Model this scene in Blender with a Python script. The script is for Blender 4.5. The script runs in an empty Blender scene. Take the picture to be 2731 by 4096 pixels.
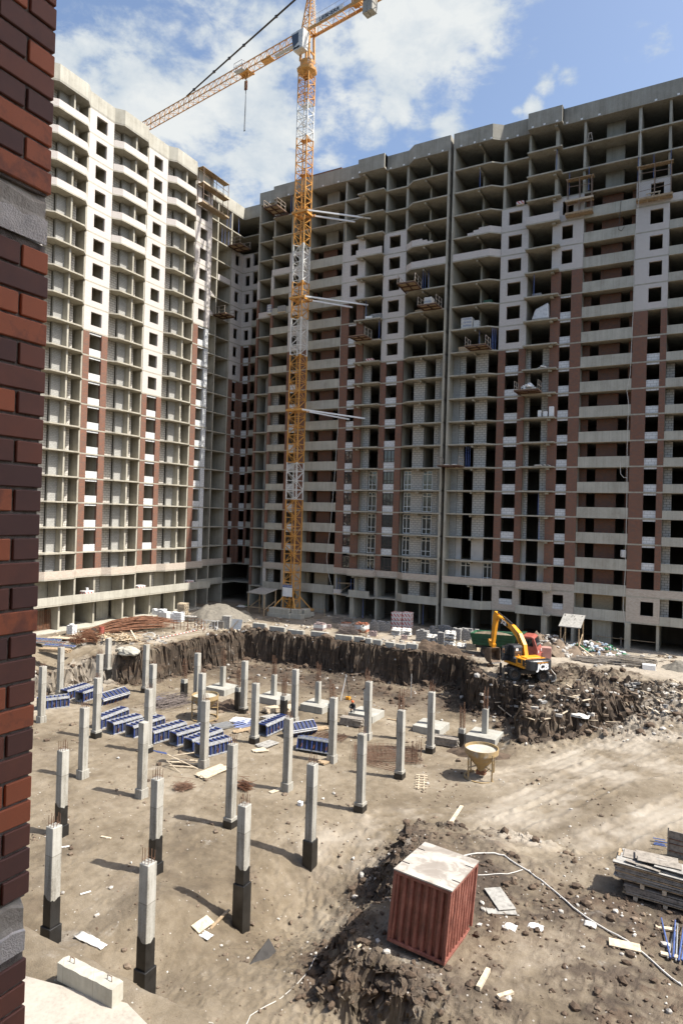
import bpy, bmesh, math, random
import numpy as np
from mathutils import Vector, Matrix
random.seed(7); RNG = np.random.default_rng(7)
SC = bpy.context.scene; COL = SC.collection
R_ = math.radians
# ------------------------------------------------------------------ objects
def link(o): COL.objects.link(o); return o
def tag(o, label, cat, group=None):
    o['label'] = label; o['category'] = cat
    if group: o['group'] = group
    return o
def thing(name, label, cat, loc=(0, 0, 0), rz=0.0, group=None):
    o = link(bpy.data.objects.new(name, None)); o.empty_display_size = .3
    o.location = loc; o.rotation_euler = (0, 0, rz)
    return tag(o, label, cat, group)
def copy_tree(o, parent=None):
    c = o.copy(); COL.objects.link(c)
    if parent is not None: c.parent = parent
    for ch in list(o.children): copy_tree(ch, c)
    return c
def again(o, loc, rz=0.0, label=None, scale=None):
    c = copy_tree(o); c.location = loc; c.rotation_euler = (0, 0, rz)
    if label: c['label'] = label
    if scale: c.scale = scale
    return c
class MB:
    """collects simple solids, builds one mesh object"""
    def __init__(s): s.v = []; s.f = []; s.m = []
    def add(s, vs, fs, mi=0):
        n = len(s.v); s.v += [tuple(p) for p in vs]
        s.f += [tuple(i + n for i in f) for f in fs]; s.m += [mi] * len(fs); return s
    def box(s, x0, x1, y0, y1, z0, z1, mi=0):
        x0, x1 = min(x0, x1), max(x0, x1); y0, y1 = min(y0, y1), max(y0, y1); z0, z1 = min(z0, z1), max(z0, z1)
        return s.add([(x0,y0,z0),(x1,y0,z0),(x1,y1,z0),(x0,y1,z0),(x0,y0,z1),(x1,y0,z1),(x1,y1,z1),(x0,y1,z1)],
              [(0,3,2,1),(4,5,6,7),(0,1,5,4),(1,2,6,5),(2,3,7,6),(3,0,4,7)], mi)
    def obox(s, M, x0, x1, y0, y1, z0, z1, mi=0):
        n = len(s.v); s.box(x0, x1, y0, y1, z0, z1, mi)
        for i in range(n, len(s.v)): s.v[i] = tuple(M @ Vector(s.v[i]))
        return s
    def prism(s, poly, z0, z1, mi=0):
        a = sum(poly[i][0]*poly[(i+1) % len(poly)][1] - poly[(i+1) % len(poly)][0]*poly[i][1] for i in range(len(poly)))
        if a < 0: poly = poly[::-1]
        n = len(poly)
        return s.add([(x, y, z0) for x, y in poly] + [(x, y, z1) for x, y in poly],
              [tuple(range(n-1, -1, -1)), tuple(range(n, 2*n))] + [(i, (i+1) % n, n+(i+1) % n, n+i) for i in range(n)], mi)
    def extr(s, poly, M, h0, h1, mi=0):
        """polygon in local xy, extruded along local z, placed by M"""
        n = len(s.v); s.prism(poly, h0, h1, mi)
        for i in range(n, len(s.v)): s.v[i] = tuple(M @ Vector(s.v[i]))
        return s
    def bar(s, p, q, w, h=None, mi=0, up=(0, 0, 1)):
        h = h or w; p = Vector(p); q = Vector(q); d = (q - p)
        L = d.length
        if L < 1e-6: return s
        d /= L; u = Vector(up)
        if abs(d.dot(u)) > .98: u = Vector((1, 0, 0))
        a = d.cross(u).normalized(); b = a.cross(d).normalized()
        M = Matrix(((a.x, b.x, d.x, p.x), (a.y, b.y, d.y, p.y), (a.z, b.z, d.z, p.z), (0, 0, 0, 1)))
        return s.obox(M, -w/2, w/2, -h/2, h/2, 0, L, mi)
    def tube(s, p, q, r0, r1=None, n=8, mi=0, caps=True):
        r1 = r0 if r1 is None else r1
        p = Vector(p); q = Vector(q); d = (q - p)
        if d.length < 1e-6: return s
        d.normalize(); u = Vector((0, 0, 1)) if abs(d.z) < .95 else Vector((1, 0, 0))
        a = d.cross(u).normalized(); b = a.cross(d)
        vs = []
        for (c, r) in ((p, r0), (q, r1)):
            for i in range(n):
                t = 2*math.pi*i/n; vs.append(c + a*(r*math.cos(t)) + b*(r*math.sin(t)))
        fs = [(i, n+i, n+(i+1) % n, (i+1) % n) for i in range(n)]
        if caps: fs += [tuple(range(n)), tuple(range(2*n-1, n-1, -1))]
        return s.add(vs, fs, mi)
    def path(s, pts, r, n=6, mi=0):
        for a, b in zip(pts[:-1], pts[1:]): s.tube(a, b, r, n=n, mi=mi)
        return s
    def lathe(s, prof, c=(0, 0, 0), n=20, mi=0):
        """profile [(r,z)...] about the z axis"""
        vs = []; k = len(prof)
        for r, z in prof:
            for i in range(n):
                t = 2*math.pi*i/n; vs.append((c[0]+r*math.cos(t), c[1]+r*math.sin(t), c[2]+z))
        fs = []
        for j in range(k-1):
            for i in range(n): fs.append((j*n+i, j*n+(i+1) % n, (j+1)*n+(i+1) % n, (j+1)*n+i))
        return s.add(vs, fs, mi)
    def build(s, name, mat, parent=None, off=None, smooth=False, bevel=0.0):
        me = bpy.data.meshes.new(name)
        vs = s.v
        if off is not None: vs = [(x-off[0], y-off[1], z-off[2]) for x, y, z in vs]
        me.from_pydata(vs, [], s.f)
        for m in (mat if isinstance(mat, (list, tuple)) else [mat]): me.materials.append(m)
        if any(s.m): me.polygons.foreach_set('material_index', s.m)
        if smooth: me.polygons.foreach_set('use_smooth', [True]*len(s.f))
        me.update()
        o = link(bpy.data.objects.new(name, me))
        if parent is not None: o.parent = parent
        if bevel:
            b = o.modifiers.new('Bevel', 'BEVEL'); b.width = bevel; b.segments = 1; b.limit_method = 'ANGLE'
        return o
def text_mesh(txt, size, M, mat, name, parent, depth=.004, bold=0.0, shear=0.0, sx=1.0):
    cu = bpy.data.curves.new(name, 'FONT'); cu.body = txt; cu.size = size; cu.extrude = depth
    cu.align_x = 'CENTER'; cu.align_y = 'CENTER'; cu.offset = bold; cu.shear = shear; cu.resolution_u = 2
    t = bpy.data.objects.new(name, cu); COL.objects.link(t)
    dg = bpy.context.evaluated_depsgraph_get(); dg.update()
    me = bpy.data.meshes.new_from_object(t.evaluated_get(dg))
    COL.objects.unlink(t); bpy.data.objects.remove(t)
    me.transform(M @ Matrix.Diagonal((sx, 1, 1, 1))); me.materials.clear(); me.materials.append(mat)
    o = link(bpy.data.objects.new(name, me)); o.parent = parent
    return o
# ------------------------------------------------------------------ materials
def newmat(name):
    m = bpy.data.materials.new(name); m.use_nodes = True
    nt = m.node_tree; nt.nodes.clear()
    out = nt.nodes.new('ShaderNodeOutputMaterial'); b = nt.nodes.new('ShaderNodeBsdfPrincipled')
    nt.links.new(b.outputs[0], out.inputs[0]); return m, nt, b
def N(nt, t, **kw):
    n = nt.nodes.new(t)
    for k, v in kw.items():
        if k.startswith('i_'):
            key = k[2:]; key = int(key) if key.isdigit() else key.replace('_', ' ')
            n.inputs[key].default_value = v
        else: setattr(n, k, v)
    return n
def L(nt, a, b): nt.links.new(a, b)
def c4(c): return (c[0], c[1], c[2], 1)
def math_(nt, op, a, b=None, c=None, clamp=False):
    n = nt.nodes.new('ShaderNodeMath'); n.operation = op; n.use_clamp = clamp
    for i, x in enumerate((a, b, c)):
        if x is None: continue
        if hasattr(x, 'is_output'): nt.links.new(x, n.inputs[i])
        else: n.inputs[i].default_value = x
    return n.outputs[0]
def mix_(nt, f, a, b, blend='MIX'):
    n = nt.nodes.new('ShaderNodeMix'); n.data_type = 'RGBA'; n.blend_type = blend
    for i, x in ((0, f), (6, a), (7, b)):
        if hasattr(x, 'is_output'): nt.links.new(x, n.inputs[i])
        else: n.inputs[i].default_value = c4(x) if isinstance(x, (tuple, list)) else x
    return n.outputs[2]
def ramp_(nt, f, stops):
    n = nt.nodes.new('ShaderNodeValToRGB'); e = n.color_ramp.elements
    while len(e) < len(stops): e.new(.5)
    for el, (p, c) in zip(e, stops): el.position = p; el.color = c4(c)
    nt.links.new(f, n.inputs[0]); return n.outputs[0]
def noise_(nt, vec, scale, detail=3, rough=.55, dist=0.0):
    n = N(nt, 'ShaderNodeTexNoise'); n.inputs['Scale'].default_value = scale; n.inputs['Detail'].default_value = detail
    n.inputs['Roughness'].default_value = rough; n.inputs['Distortion'].default_value = dist
    if vec is not None: L(nt, vec, n.inputs['Vector'])
    return n.outputs['Fac']
def mapped(nt, vec, scale=(1, 1, 1), loc=(0, 0, 0)):
    n = N(nt, 'ShaderNodeMapping'); n.inputs['Scale'].default_value = scale; n.inputs['Location'].default_value = loc
    L(nt, vec, n.inputs['Vector']); return n.outputs[0]
def bump_(nt, b, h, strength=.4, dist=.02):
    n = N(nt, 'ShaderNodeBump'); n.inputs['Strength'].default_value = strength; n.inputs['Distance'].default_value = dist
    L(nt, h, n.inputs['Height']); L(nt, n.outputs[0], b.inputs['Normal'])
def gpos(nt, obj=False):
    return N(nt, 'ShaderNodeTexCoord').outputs['Object'] if obj else N(nt, 'ShaderNodeNewGeometry').outputs['Position']
def plain(name, col, rough=.7, var=.25, scale=2.0, obj=True, metal=0.0, col2=None, bump=0.0, edge=0.0):
    """painted / raw surface with patchy variation of tone"""
    m, nt, b = newmat(name); v = gpos(nt, obj)
    oi = N(nt, 'ShaderNodeObjectInfo')
    if obj:
        a = N(nt, 'ShaderNodeVectorMath', operation='ADD'); L(nt, v, a.inputs[0]); L(nt, oi.outputs['Location'], a.inputs[1]); v = a.outputs[0]
    n1 = noise_(nt, v, scale, 4, .6); n2 = noise_(nt, v, scale*9, 3, .6)
    f = math_(nt, 'ADD', math_(nt, 'MULTIPLY', n1, .65), math_(nt, 'MULTIPLY', n2, .35))
    c2 = col2 or tuple(x*(1-var*1.6) for x in col)
    L(nt, ramp_(nt, f, [(.34, c2), (.5, tuple(x*(1-var*.3) for x in col)), (.66, tuple(min(1, x*(1+var*.35)) for x in col))]), b.inputs['Base Color'])
    b.inputs['Roughness'].default_value = rough; b.inputs['Metallic'].default_value = metal
    if bump: bump_(nt, b, n2, bump, .03)
    return m
def concrete(name, col, dark, rough=.9, streak=.5, panel=True):
    m, nt, b = newmat(name); v = gpos(nt)
    n1 = noise_(nt, v, .55, 5, .65); n2 = noise_(nt, v, 7, 4, .65)
    st = noise_(nt, mapped(nt, v, (2.6, 2.6, .16)), 1.0, 4, .6)
    f = math_(nt, 'ADD', math_(nt, 'MULTIPLY', n1, .45), math_(nt, 'MULTIPLY', n2, .2))
    f = math_(nt, 'ADD', f, math_(nt, 'MULTIPLY', st, .35*streak*2))
    lo = .36 + .12*(streak - .5)
    c = ramp_(nt, f, [(lo, dark), (lo+.13, tuple((a+d_)/2 for a, d_ in zip(col, dark))), (lo+.28, col)])
    if panel:   # formwork joints
        sx = N(nt, 'ShaderNodeSeparateXYZ'); L(nt, v, sx.inputs[0])
        u = math_(nt, 'ADD', sx.outputs[0], sx.outputs[1])
        g = math_(nt, 'LESS_THAN', math_(nt, 'ABSOLUTE', math_(nt, 'SUBTRACT', math_(nt, 'FRACT', math_(nt, 'DIVIDE', u, 1.37)), .5)), .011)
        c = mix_(nt, math_(nt, 'MULTIPLY', g, .35), c, tuple(x*.45 for x in dark))
    L(nt, c, b.inputs['Base Color']); b.inputs['Roughness'].default_value = rough
    bump_(nt, b, n2, .25, .02)
    return m
def bricks(name, ca, cb, cm, w, h, mort, rough=.85, stain=.25, third=None, bias=0.0):
    m, nt, b = newmat(name); v = gpos(nt)
    sx = N(nt, 'ShaderNodeSeparateXYZ'); L(nt, v, sx.inputs[0])
    cx = N(nt, 'ShaderNodeCombineXYZ'); L(nt, math_(nt, 'ADD', sx.outputs[0], sx.outputs[1]), cx.inputs[0]); L(nt, sx.outputs[2], cx.inputs[1])
    t = N(nt, 'ShaderNodeTexBrick'); L(nt, cx.outputs[0], t.inputs['Vector'])
    t.inputs['Scale'].default_value = 1; t.inputs['Brick Width'].default_value = w; t.inputs['Row Height'].default_value = h
    t.inputs['Mortar Size'].default_value = mort; t.inputs['Mortar Smooth'].default_value = .15; t.inputs['Bias'].default_value = bias
    t.inputs['Color1'].default_value = c4(ca); t.inputs['Color2'].default_value = c4(cb); t.inputs['Mortar'].default_value = c4(cm)
    n1 = noise_(nt, v, .7, 4, .65); c = t.outputs['Color']
    if third:
        n3 = noise_(nt, mapped(nt, v, (1.3, 1.3, 3.3)), 1.6, 3, .7)
        c = mix_(nt, math_(nt, 'MULTIPLY', math_(nt, 'GREATER_THAN', n3, .53), .8), c, third)
        c = mix_(nt, t.outputs['Fac'], c, cm)
    c = mix_(nt, math_(nt, 'MULTIPLY', math_(nt, 'SUBTRACT', 1.0, n1), stain*1.5), c, tuple(x*.5 for x in ca))
    L(nt, c, b.inputs['Base Color']); b.inputs['Roughness'].default_value = rough
    bump_(nt, b, t.outputs['Fac'], -.3, .02)
    return m
M = {}
M['conc'] = concrete('facade_concrete', (.46, .43, .35), (.27, .245, .19))
M['conc_grey'] = concrete('grey_concrete', (.385, .365, .31), (.23, .215, .175))
M['conc_par'] = concrete('parapet_concrete', (.49, .47, .395), (.31, .29, .235))
M['conc_in'] = concrete('interior_concrete', (.34, .30, .23), (.18, .165, .135))
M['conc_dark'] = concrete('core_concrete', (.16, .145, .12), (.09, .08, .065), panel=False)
M['conc_col'] = concrete('column_concrete', (.41, .40, .355), (.235, .225, .19), panel=False, streak=.6)
M['white_brick'] = bricks('white_brick', (.69, .65, .60), (.62, .57, .52), (.42, .37, .33), .26, .1, .018, stain=.12)
M['cream_brick'] = bricks('cream_brick', (.60, .52, .42), (.48, .38, .29), (.42, .38, .33), .26, .1, .018, stain=.15)
M['yellow_brick'] = bricks('yellow_brick', (.46, .36, .22), (.36, .27, .16), (.30, .26, .2), .26, .1, .016)
M['red_brick'] = bricks('red_brick', (.25, .092, .048), (.165, .07, .043), (.2, .145, .11), .26, .1, .014, third=(.125, .075, .058), stain=.2)
M['block'] = bricks('gas_block', (.58, .55, .49), (.52, .49, .435), (.14, .125, .105), .62, .3, .026, stain=.25)
M['block_white'] = bricks('white_gas_block', (.66, .67, .66), (.60, .61, .60), (.30, .29, .27), .62, .3, .018, stain=.1)
M['block_grey'] = bricks('grey_block', (.41, .40, .365), (.34, .33, .30), (.20, .2, .19), .4, .2, .014, stain=.2)
M['plaster'] = plain('plaster', (.52, .49, .45), .9, .12, 1.2, obj=False)
def postmat():
    m, nt, b = newmat('cast_column_concrete'); v = gpos(nt); sx = N(nt, 'ShaderNodeSeparateXYZ'); L(nt, v, sx.inputs[0]); oi = N(nt, 'ShaderNodeObjectInfo')
    n1 = noise_(nt, mapped(nt, v, (1, 1, .5)), 1.7, 6, .7); n2 = noise_(nt, v, 13, 4, .65); st = noise_(nt, mapped(nt, v, (7, 7, .35)), 1.0, 5, .65)
    zz = math_(nt, 'SUBTRACT', sx.outputs[2], math_(nt, 'MULTIPLY', oi.outputs['Random'], .5)); low = math_(nt, 'LESS_THAN', zz, -.55)
    seam = math_(nt, 'LESS_THAN', math_(nt, 'ABSOLUTE', math_(nt, 'ADD', zz, .55)), .018)
    f = math_(nt, 'ADD', math_(nt, 'MULTIPLY', n1, .4), math_(nt, 'ADD', math_(nt, 'MULTIPLY', n2, .2), math_(nt, 'MULTIPLY', st, .4)))
    f = math_(nt, 'SUBTRACT', f, math_(nt, 'MULTIPLY', low, math_(nt, 'MULTIPLY', n1, .11)))
    c = ramp_(nt, f, [(.34, (.17, .155, .125)), (.43, (.29, .275, .235)), (.52, (.385, .37, .325)), (.64, (.45, .44, .395))])
    L(nt, mix_(nt, math_(nt, 'MULTIPLY', seam, .6), c, (.13, .115, .09)), b.inputs['Base Color']); b.inputs['Roughness'].default_value = .9; bump_(nt, b, n2, .3, .02); return m
M['post'] = postmat()
M['tar'] = plain('bitumen_coating', (.018, .017, .016), .38, .5, 3, obj=False)
M['rebar'] = plain('rusty_rebar', (.16, .085, .05), .8, .4, 6)
M['rebar_grey'] = plain('grey_rebar', (.16, .13, .115), .75, .35, 6)
M['frame_dark'] = plain('dark_window_frame', (.045, .035, .032), .5, .2, 4, obj=False)
M['frame_white'] = plain('white_window_frame', (.75, .74, .70), .45, .1, 4, obj=False)
def glassmat():
    m, nt, b = newmat('window_glass')
    b.inputs['Base Color'].default_value = (.02, .022, .024, 1); b.inputs['Roughness'].default_value = .03
    b.inputs['IOR'].default_value = 1.9
    w = noise_(nt, gpos(nt), 1.1, 2, .5); bump_(nt, b, w, .12, .12)
    return m
M['glass'] = glassmat()
M['wood'] = plain('raw_timber', (.42, .31, .19), .85, .4, 5)
M['wood_pale'] = plain('pale_timber', (.60, .50, .36), .85, .3, 5)
M['wood_grey'] = plain('weathered_timber', (.30, .265, .22), .9, .4, 5)
M['ply'] = plain('grey_plywood', (.36, .345, .31), .85, .35, 4)
M['rust'] = plain('rusty_steel', (.20, .085, .045), .8, .45, 4, bump=.2)
M['rust_rod'] = plain('rust_orange_steel', (.205, .09, .045), .85, .5, 3)
M['platform'] = plain('platform_steel', (.13, .07, .05), .8, .45, 5)
M['blue'] = plain('blue_steel', (.04, .075, .27), .5, .35, 4)
M['blue_prop'] = plain('blue_prop_paint', (.075, .12, .30), .5, .3, 5)
M['galv'] = plain('galvanised_steel', (.42, .43, .43), .45, .25, 5, metal=.6)
M['yellow'] = plain('crane_yellow', (.64, .32, .075), .5, .25, 2)
M['crane_white'] = plain('crane_white', (.70, .70, .66), .5, .2, 2)
M['white'] = plain('white_paint', (.80, .80, .78), .5, .1, 3)
M['black'] = plain('black_rubber', (.02, .019, .018), .7, .3, 5)
M['black_paint'] = plain('black_paint', (.022, .022, .022), .35, .3, 4)
M['sack'] = plain('white_sack', (.60, .58, .53), .85, .2, 4, bump=.3)
M['film'] = plain('plastic_film', (.62, .62, .61), .3, .25, 3)
M['red'] = plain('red_print', (.50, .06, .04), .6, .3, 4)
M['steel_dark'] = plain('dark_steel', (.08, .075, .07), .55, .3, 4, metal=.5)
# ------------------------------------------------------------------ camera
H_ = 14.4
F_, ROLL, PIT, YAW = 2614.66, .0289, .00627, .50968
fw = np.array([-math.sin(YAW)*math.cos(PIT), math.cos(YAW)*math.cos(PIT), math.sin(PIT)])
rt = np.array([math.cos(YAW), math.sin(YAW), 0.]); up_ = np.cross(rt, fw)
RT = math.cos(ROLL)*rt + math.sin(ROLL)*up_; UP = -math.sin(ROLL)*rt + math.cos(ROLL)*up_
cd = bpy.data.cameras.new('camera'); cam = link(bpy.data.objects.new('camera', cd))
cam.matrix_world = Matrix(((RT[0], UP[0], -fw[0], 0), (RT[1], UP[1], -fw[1], 0), (RT[2], UP[2], -fw[2], H_), (0, 0, 0, 1)))
cd.sensor_fit = 'VERTICAL'; cd.sensor_height = 36; cd.lens = F_/4096*36; cd.clip_start = .1; cd.clip_end = 3000
SC.camera = cam
def ray(x, y):
    d = fw + RT*(x-1365.5)/F_ - UP*(y-2048)/F_; return d/np.linalg.norm(d)
# ------------------------------------------------------------------ sun, sky, clouds
SUN_AZ = Vector((.98, .22, 0)).normalized(); SUN_EL = R_(54.4)
sd = Vector((SUN_AZ.x*math.cos(SUN_EL), SUN_AZ.y*math.cos(SUN_EL), math.sin(SUN_EL)))
sl = bpy.data.lights.new('sun', 'SUN'); sl.energy = 4.25; sl.angle = R_(.53); sl.color = (1, .955, .89)
so = link(bpy.data.objects.new('sun', sl)); so.rotation_euler = sd.to_track_quat('Z', 'Y').to_euler(); so.location = (60, 20, 120)
W = bpy.data.worlds.new('World'); SC.world = W; W.use_nodes = True
def sky():
    nt = W.node_tree; nt.nodes.clear()
    out = N(nt, 'ShaderNodeOutputWorld')
    st = N(nt, 'ShaderNodeTexSky', sky_type='NISHITA'); st.sun_disc = False; st.sun_elevation = SUN_EL
    st.sun_rotation = math.atan2(SUN_AZ.x, SUN_AZ.y); st.air_density = 1.0; st.dust_density = 2.6; st.ozone_density = 1.2
    g = N(nt, 'ShaderNodeTexCoord').outputs['Generated']
    # cloud field in direction space: soft masses placed in the sky, broken up by noise
    warp = mapped(nt, g, (1, 1, 1.9))
    n1 = noise_(nt, warp, 5.5, 9, .62, .25); n2 = noise_(nt, mapped(nt, g, (1, 1, 3.2), (3, 1, 0)), 2.6, 6, .55, .6)
    blobs = [(170, 100, .10, .46, 0), (330, 60, .11, .44, 0), (270, 165, .08, .34, 0), (560, 40, .09, .42, 0), (470, 110, .06, .36, 0), (200, 250, .09, .95, 1), (330, 255, .10, 1.05, 1), (460, 255, .10, 1.1, 1), (560, 215, .08, 1.0, 1), (620, 275, .07, 1.0, 1), (640, 140, .06, .75, 1), (700, 80, .06, .6, 1),
             (400, 320, .05, .85, 1), (690, 210, .05, .8, 1), (770, 120, .07, .9, 1), (860, 60, .07, .95, 1), (960, 40, .09, 1.0, 1), (1080, 40, .07, .9, 1), (1170, 15, .05, .6, 1), (990, 140, .05, .7, 1), (930, 190, .03, .6, 1), (850, 130, .06, .8, 1),
             (500, 365, .04, .85, 1), (560, 390, .05, 1.0, 1), (620, 400, .05, .9, 1), (445, 350, .03, .6, 1), (640, 460, .05, .8, 1), (770, 235, .04, .9, 1), (825, 225, .04, .9, 1), (905, 245, .03, .85, 1), (870, 280, .03, .7, 1), (760, 370, .03, .6, 1), (1020, 295, .022, .75, 1), (960, 290, .03, .5, 1),
             (1305, 178, .016, .85, 1), (1225, 246, .017, .95, 1), (1250, 198, .018, .8, 1), (1275, 155, .012, .6, 1), (1190, 255, .01, .7, 1), (1500, 140, .03, .4, 1)]
    tot = None
    for (px, py, r, w, k) in blobs:
        d = ray(px*1.74171, py*1.74171)
        dp = N(nt, 'ShaderNodeVectorMath', operation='DISTANCE'); L(nt, g, dp.inputs[0]); dp.inputs[1].default_value = tuple(d)
        f = N(nt, 'ShaderNodeMapRange', interpolation_type='SMOOTHSTEP'); L(nt, dp.outputs['Value'], f.inputs[0])
        f.inputs[1].default_value = r*1.9; f.inputs[2].default_value = 0; f.inputs[3].default_value = 0; f.inputs[4].default_value = w
        tot = f.outputs[0] if tot is None else math_(nt, 'MAXIMUM', tot, f.outputs[0])
    # puffy edges from one noise, thin streaks from another
    n3 = noise_(nt, mapped(nt, g, (1, 1, 1.6), (5, 2, 1)), 15, 8, .62, .3)
    st_ = noise_(nt, mapped(nt, g, (1.0, 3.0, 7.0), (2, 0, 4)), 1.7, 7, .6, .8)
    fld = math_(nt, 'ADD', math_(nt, 'MULTIPLY', math_(nt, 'SUBTRACT', n1, .5), 2.1), math_(nt, 'ADD', math_(nt, 'SUBTRACT', tot, .45), math_(nt, 'MULTIPLY', math_(nt, 'SUBTRACT', n3, .5), 1.5)))
    fld = math_(nt, 'ADD', fld, math_(nt, 'MULTIPLY', math_(nt, 'SUBTRACT', st_, .5), .8))
    dens = N(nt, 'ShaderNodeMapRange', interpolation_type='SMOOTHSTEP'); L(nt, fld, dens.inputs[0])
    dens.inputs[1].default_value = -.14; dens.inputs[2].default_value = .40; dens.inputs[4].default_value = .96
    tex = noise_(nt, mapped(nt, g, (1, 1, 1.5), (.015, .01, -.03)), 8, 7, .6, .3)
    shade = N(nt, 'ShaderNodeMapRange'); L(nt, math_(nt, 'ADD', math_(nt, 'MULTIPLY', fld, .45), tex), shade.inputs[0])
    shade.inputs[1].default_value = .42; shade.inputs[2].default_value = .85
    cc = mix_(nt, shade.outputs[0], (.62, .72, .82), (.97, 1.0, .99))
    b1 = N(nt, 'ShaderNodeBackground'); L(nt, st.outputs[0], b1.inputs[0]); b1.inputs[1].default_value = SKY_S
    b2 = N(nt, 'ShaderNodeBackground'); L(nt, cc, b2.inputs[0]); b2.inputs[1].default_value = CLOUD_S
    mx = N(nt, 'ShaderNodeMixShader'); L(nt, dens.outputs[0], mx.inputs[0]); L(nt, b1.outputs[0], mx.inputs[1]); L(nt, b2.outputs[0], mx.inputs[2])
    L(nt, mx.outputs[0], out.inputs[0])
SKY_S, CLOUD_S = .118, .47
sky()
SC.view_settings.view_transform = 'Standard'; SC.view_settings.look = 'None'; SC.view_settings.exposure = .92; SC.view_settings.gamma = 1
SC.render.engine = 'CYCLES'; cy = SC.cycles
cy.max_bounces = 5; cy.diffuse_bounces = 4; cy.glossy_bounces = 2; cy.transmission_bounces = 2; cy.transparent_max_bounces = 4
cy.use_denoising = True; cy.caustics_reflective = False; cy.caustics_refractive = False; cy.sample_clamp_indirect = 6
# ------------------------------------------------------------------ buildings
J = lambda k: 63.113 - 3.0*k
XA, YB = -66.2, 82.18
SPLIT = {'block_wall', 'loggia_wall', 'partition_wall', 'grey_block_wall', 'string_course', 'beam', 'block_infill', 'block_strip', 'roof_parapet', 'balustrade'}
class Block:
    """u runs along the facade, d is distance out of it, mapped to the world"""
    def __init__(s, name, label, cat, fn, base, grp=None):
        s.fn = fn; s.base = base; s.root = thing(name, label, cat, base, 0, grp)
    def poly(s, pl): return [s.fn(u, d) for u, d in pl]
    def B(s, mb, u0, u1, d0, d1, z0, z1):
        a = s.fn(u0, d0); b = s.fn(u1, d1); mb.box(a[0], b[0], a[1], b[1], z0, z1)
    def P(s, name, mat, boxes, parent=None):
        if parent is None and name in SPLIT and len(boxes) > 1:
            for b in boxes: s.P(name, mat, [b])
            return
        mb = MB()
        for b in boxes: s.B(mb, *b)
        return mb.build(name, mat, parent or s.root, s.base) if parent is None else mb.build(name, mat, parent, s.base)
    def S(s, name, mat, poly, z0, z1):
        mb = MB(); mb.prism(s.poly(poly), z0, z1); return mb.build(name, mat, s.root, s.base)
def strip(outline, t):
    """closed ribbon polygon: outline and the same set back by t (d direction)"""
    return list(outline) + [(u, d - t) for u, d in reversed(outline)]
def wpanel(b, u0, u1, w0, w1, k, mat, name='brick_panel', d=0.0, zlo=None, zhi=None, sill=.82, head=2.47):
    """clad wall cell with a window opening"""
    z0 = J(k+1) + .085 if zlo is None else zlo; z1 = J(k) - .085 if zhi is None else zhi
    zs, zh = J(k+1)+sill, J(k+1)+head
    b.P(name, mat, [(u0, w0, d-.3, d, z0, z1), (w1, u1, d-.3, d, z0, z1), (w0, w1, d-.3, d, z0, zs), (w0, w1, d-.3, d, zh, z1)])
def bpiers(b, u0, u1, w0, w1, k, infill=True, d=0.0, right=True):
    z0, z1 = J(k+1)+.085, J(k)-.085
    b.P('brick_pier', M['red_brick'], [(u0, w0, d-.32, d+.012, z0, z1)])
    if right: b.P('brick_pier', M['red_brick'], [(w1, u1, d-.32, d+.012, z0, z1)])
    if infill:
        b.P('block_infill', M['block_white'], [(w0+.003, w1-.003, d-.3, d-.1, z0, z0+.83)])
        b.P('block_lintel', M['block_white'], [(w0+.003, w1-.003, d-.3, d-.1, z1-.24, z1)])
def window(b, u0, u1, z0, z1, d, mat, mull, trans=.0, fr=.1):
    mb = [(u0, u1, d-.08, d, z0, z0+fr), (u0, u1, d-.08, d, z1-fr, z1), (u0, u0+fr, d-.08, d, z0+fr, z1-fr), (u1-fr, u1, d-.08, d, z0+fr, z1-fr)]
    for m in mull: uu = u0+(u1-u0)*m; mb.append((uu-fr*.5, uu+fr*.5, d-.075, d-.003, z0+fr, z1-fr))
    if trans:
        for t in (trans if isinstance(trans, (list, tuple)) else [trans]):
            zz = z0+(z1-z0)*t; mb.append((u0+fr, u1-fr, d-.07, d-.006, zz-fr*.4, zz+fr*.4))
    w = b.P('window_frame', mat, mb)
    g = b.P('pane', M['glass'], [(u0+.02, u1-.02, d-.045, d-.035, z0+.02, z1-.02)], parent=w)
    return w
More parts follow.
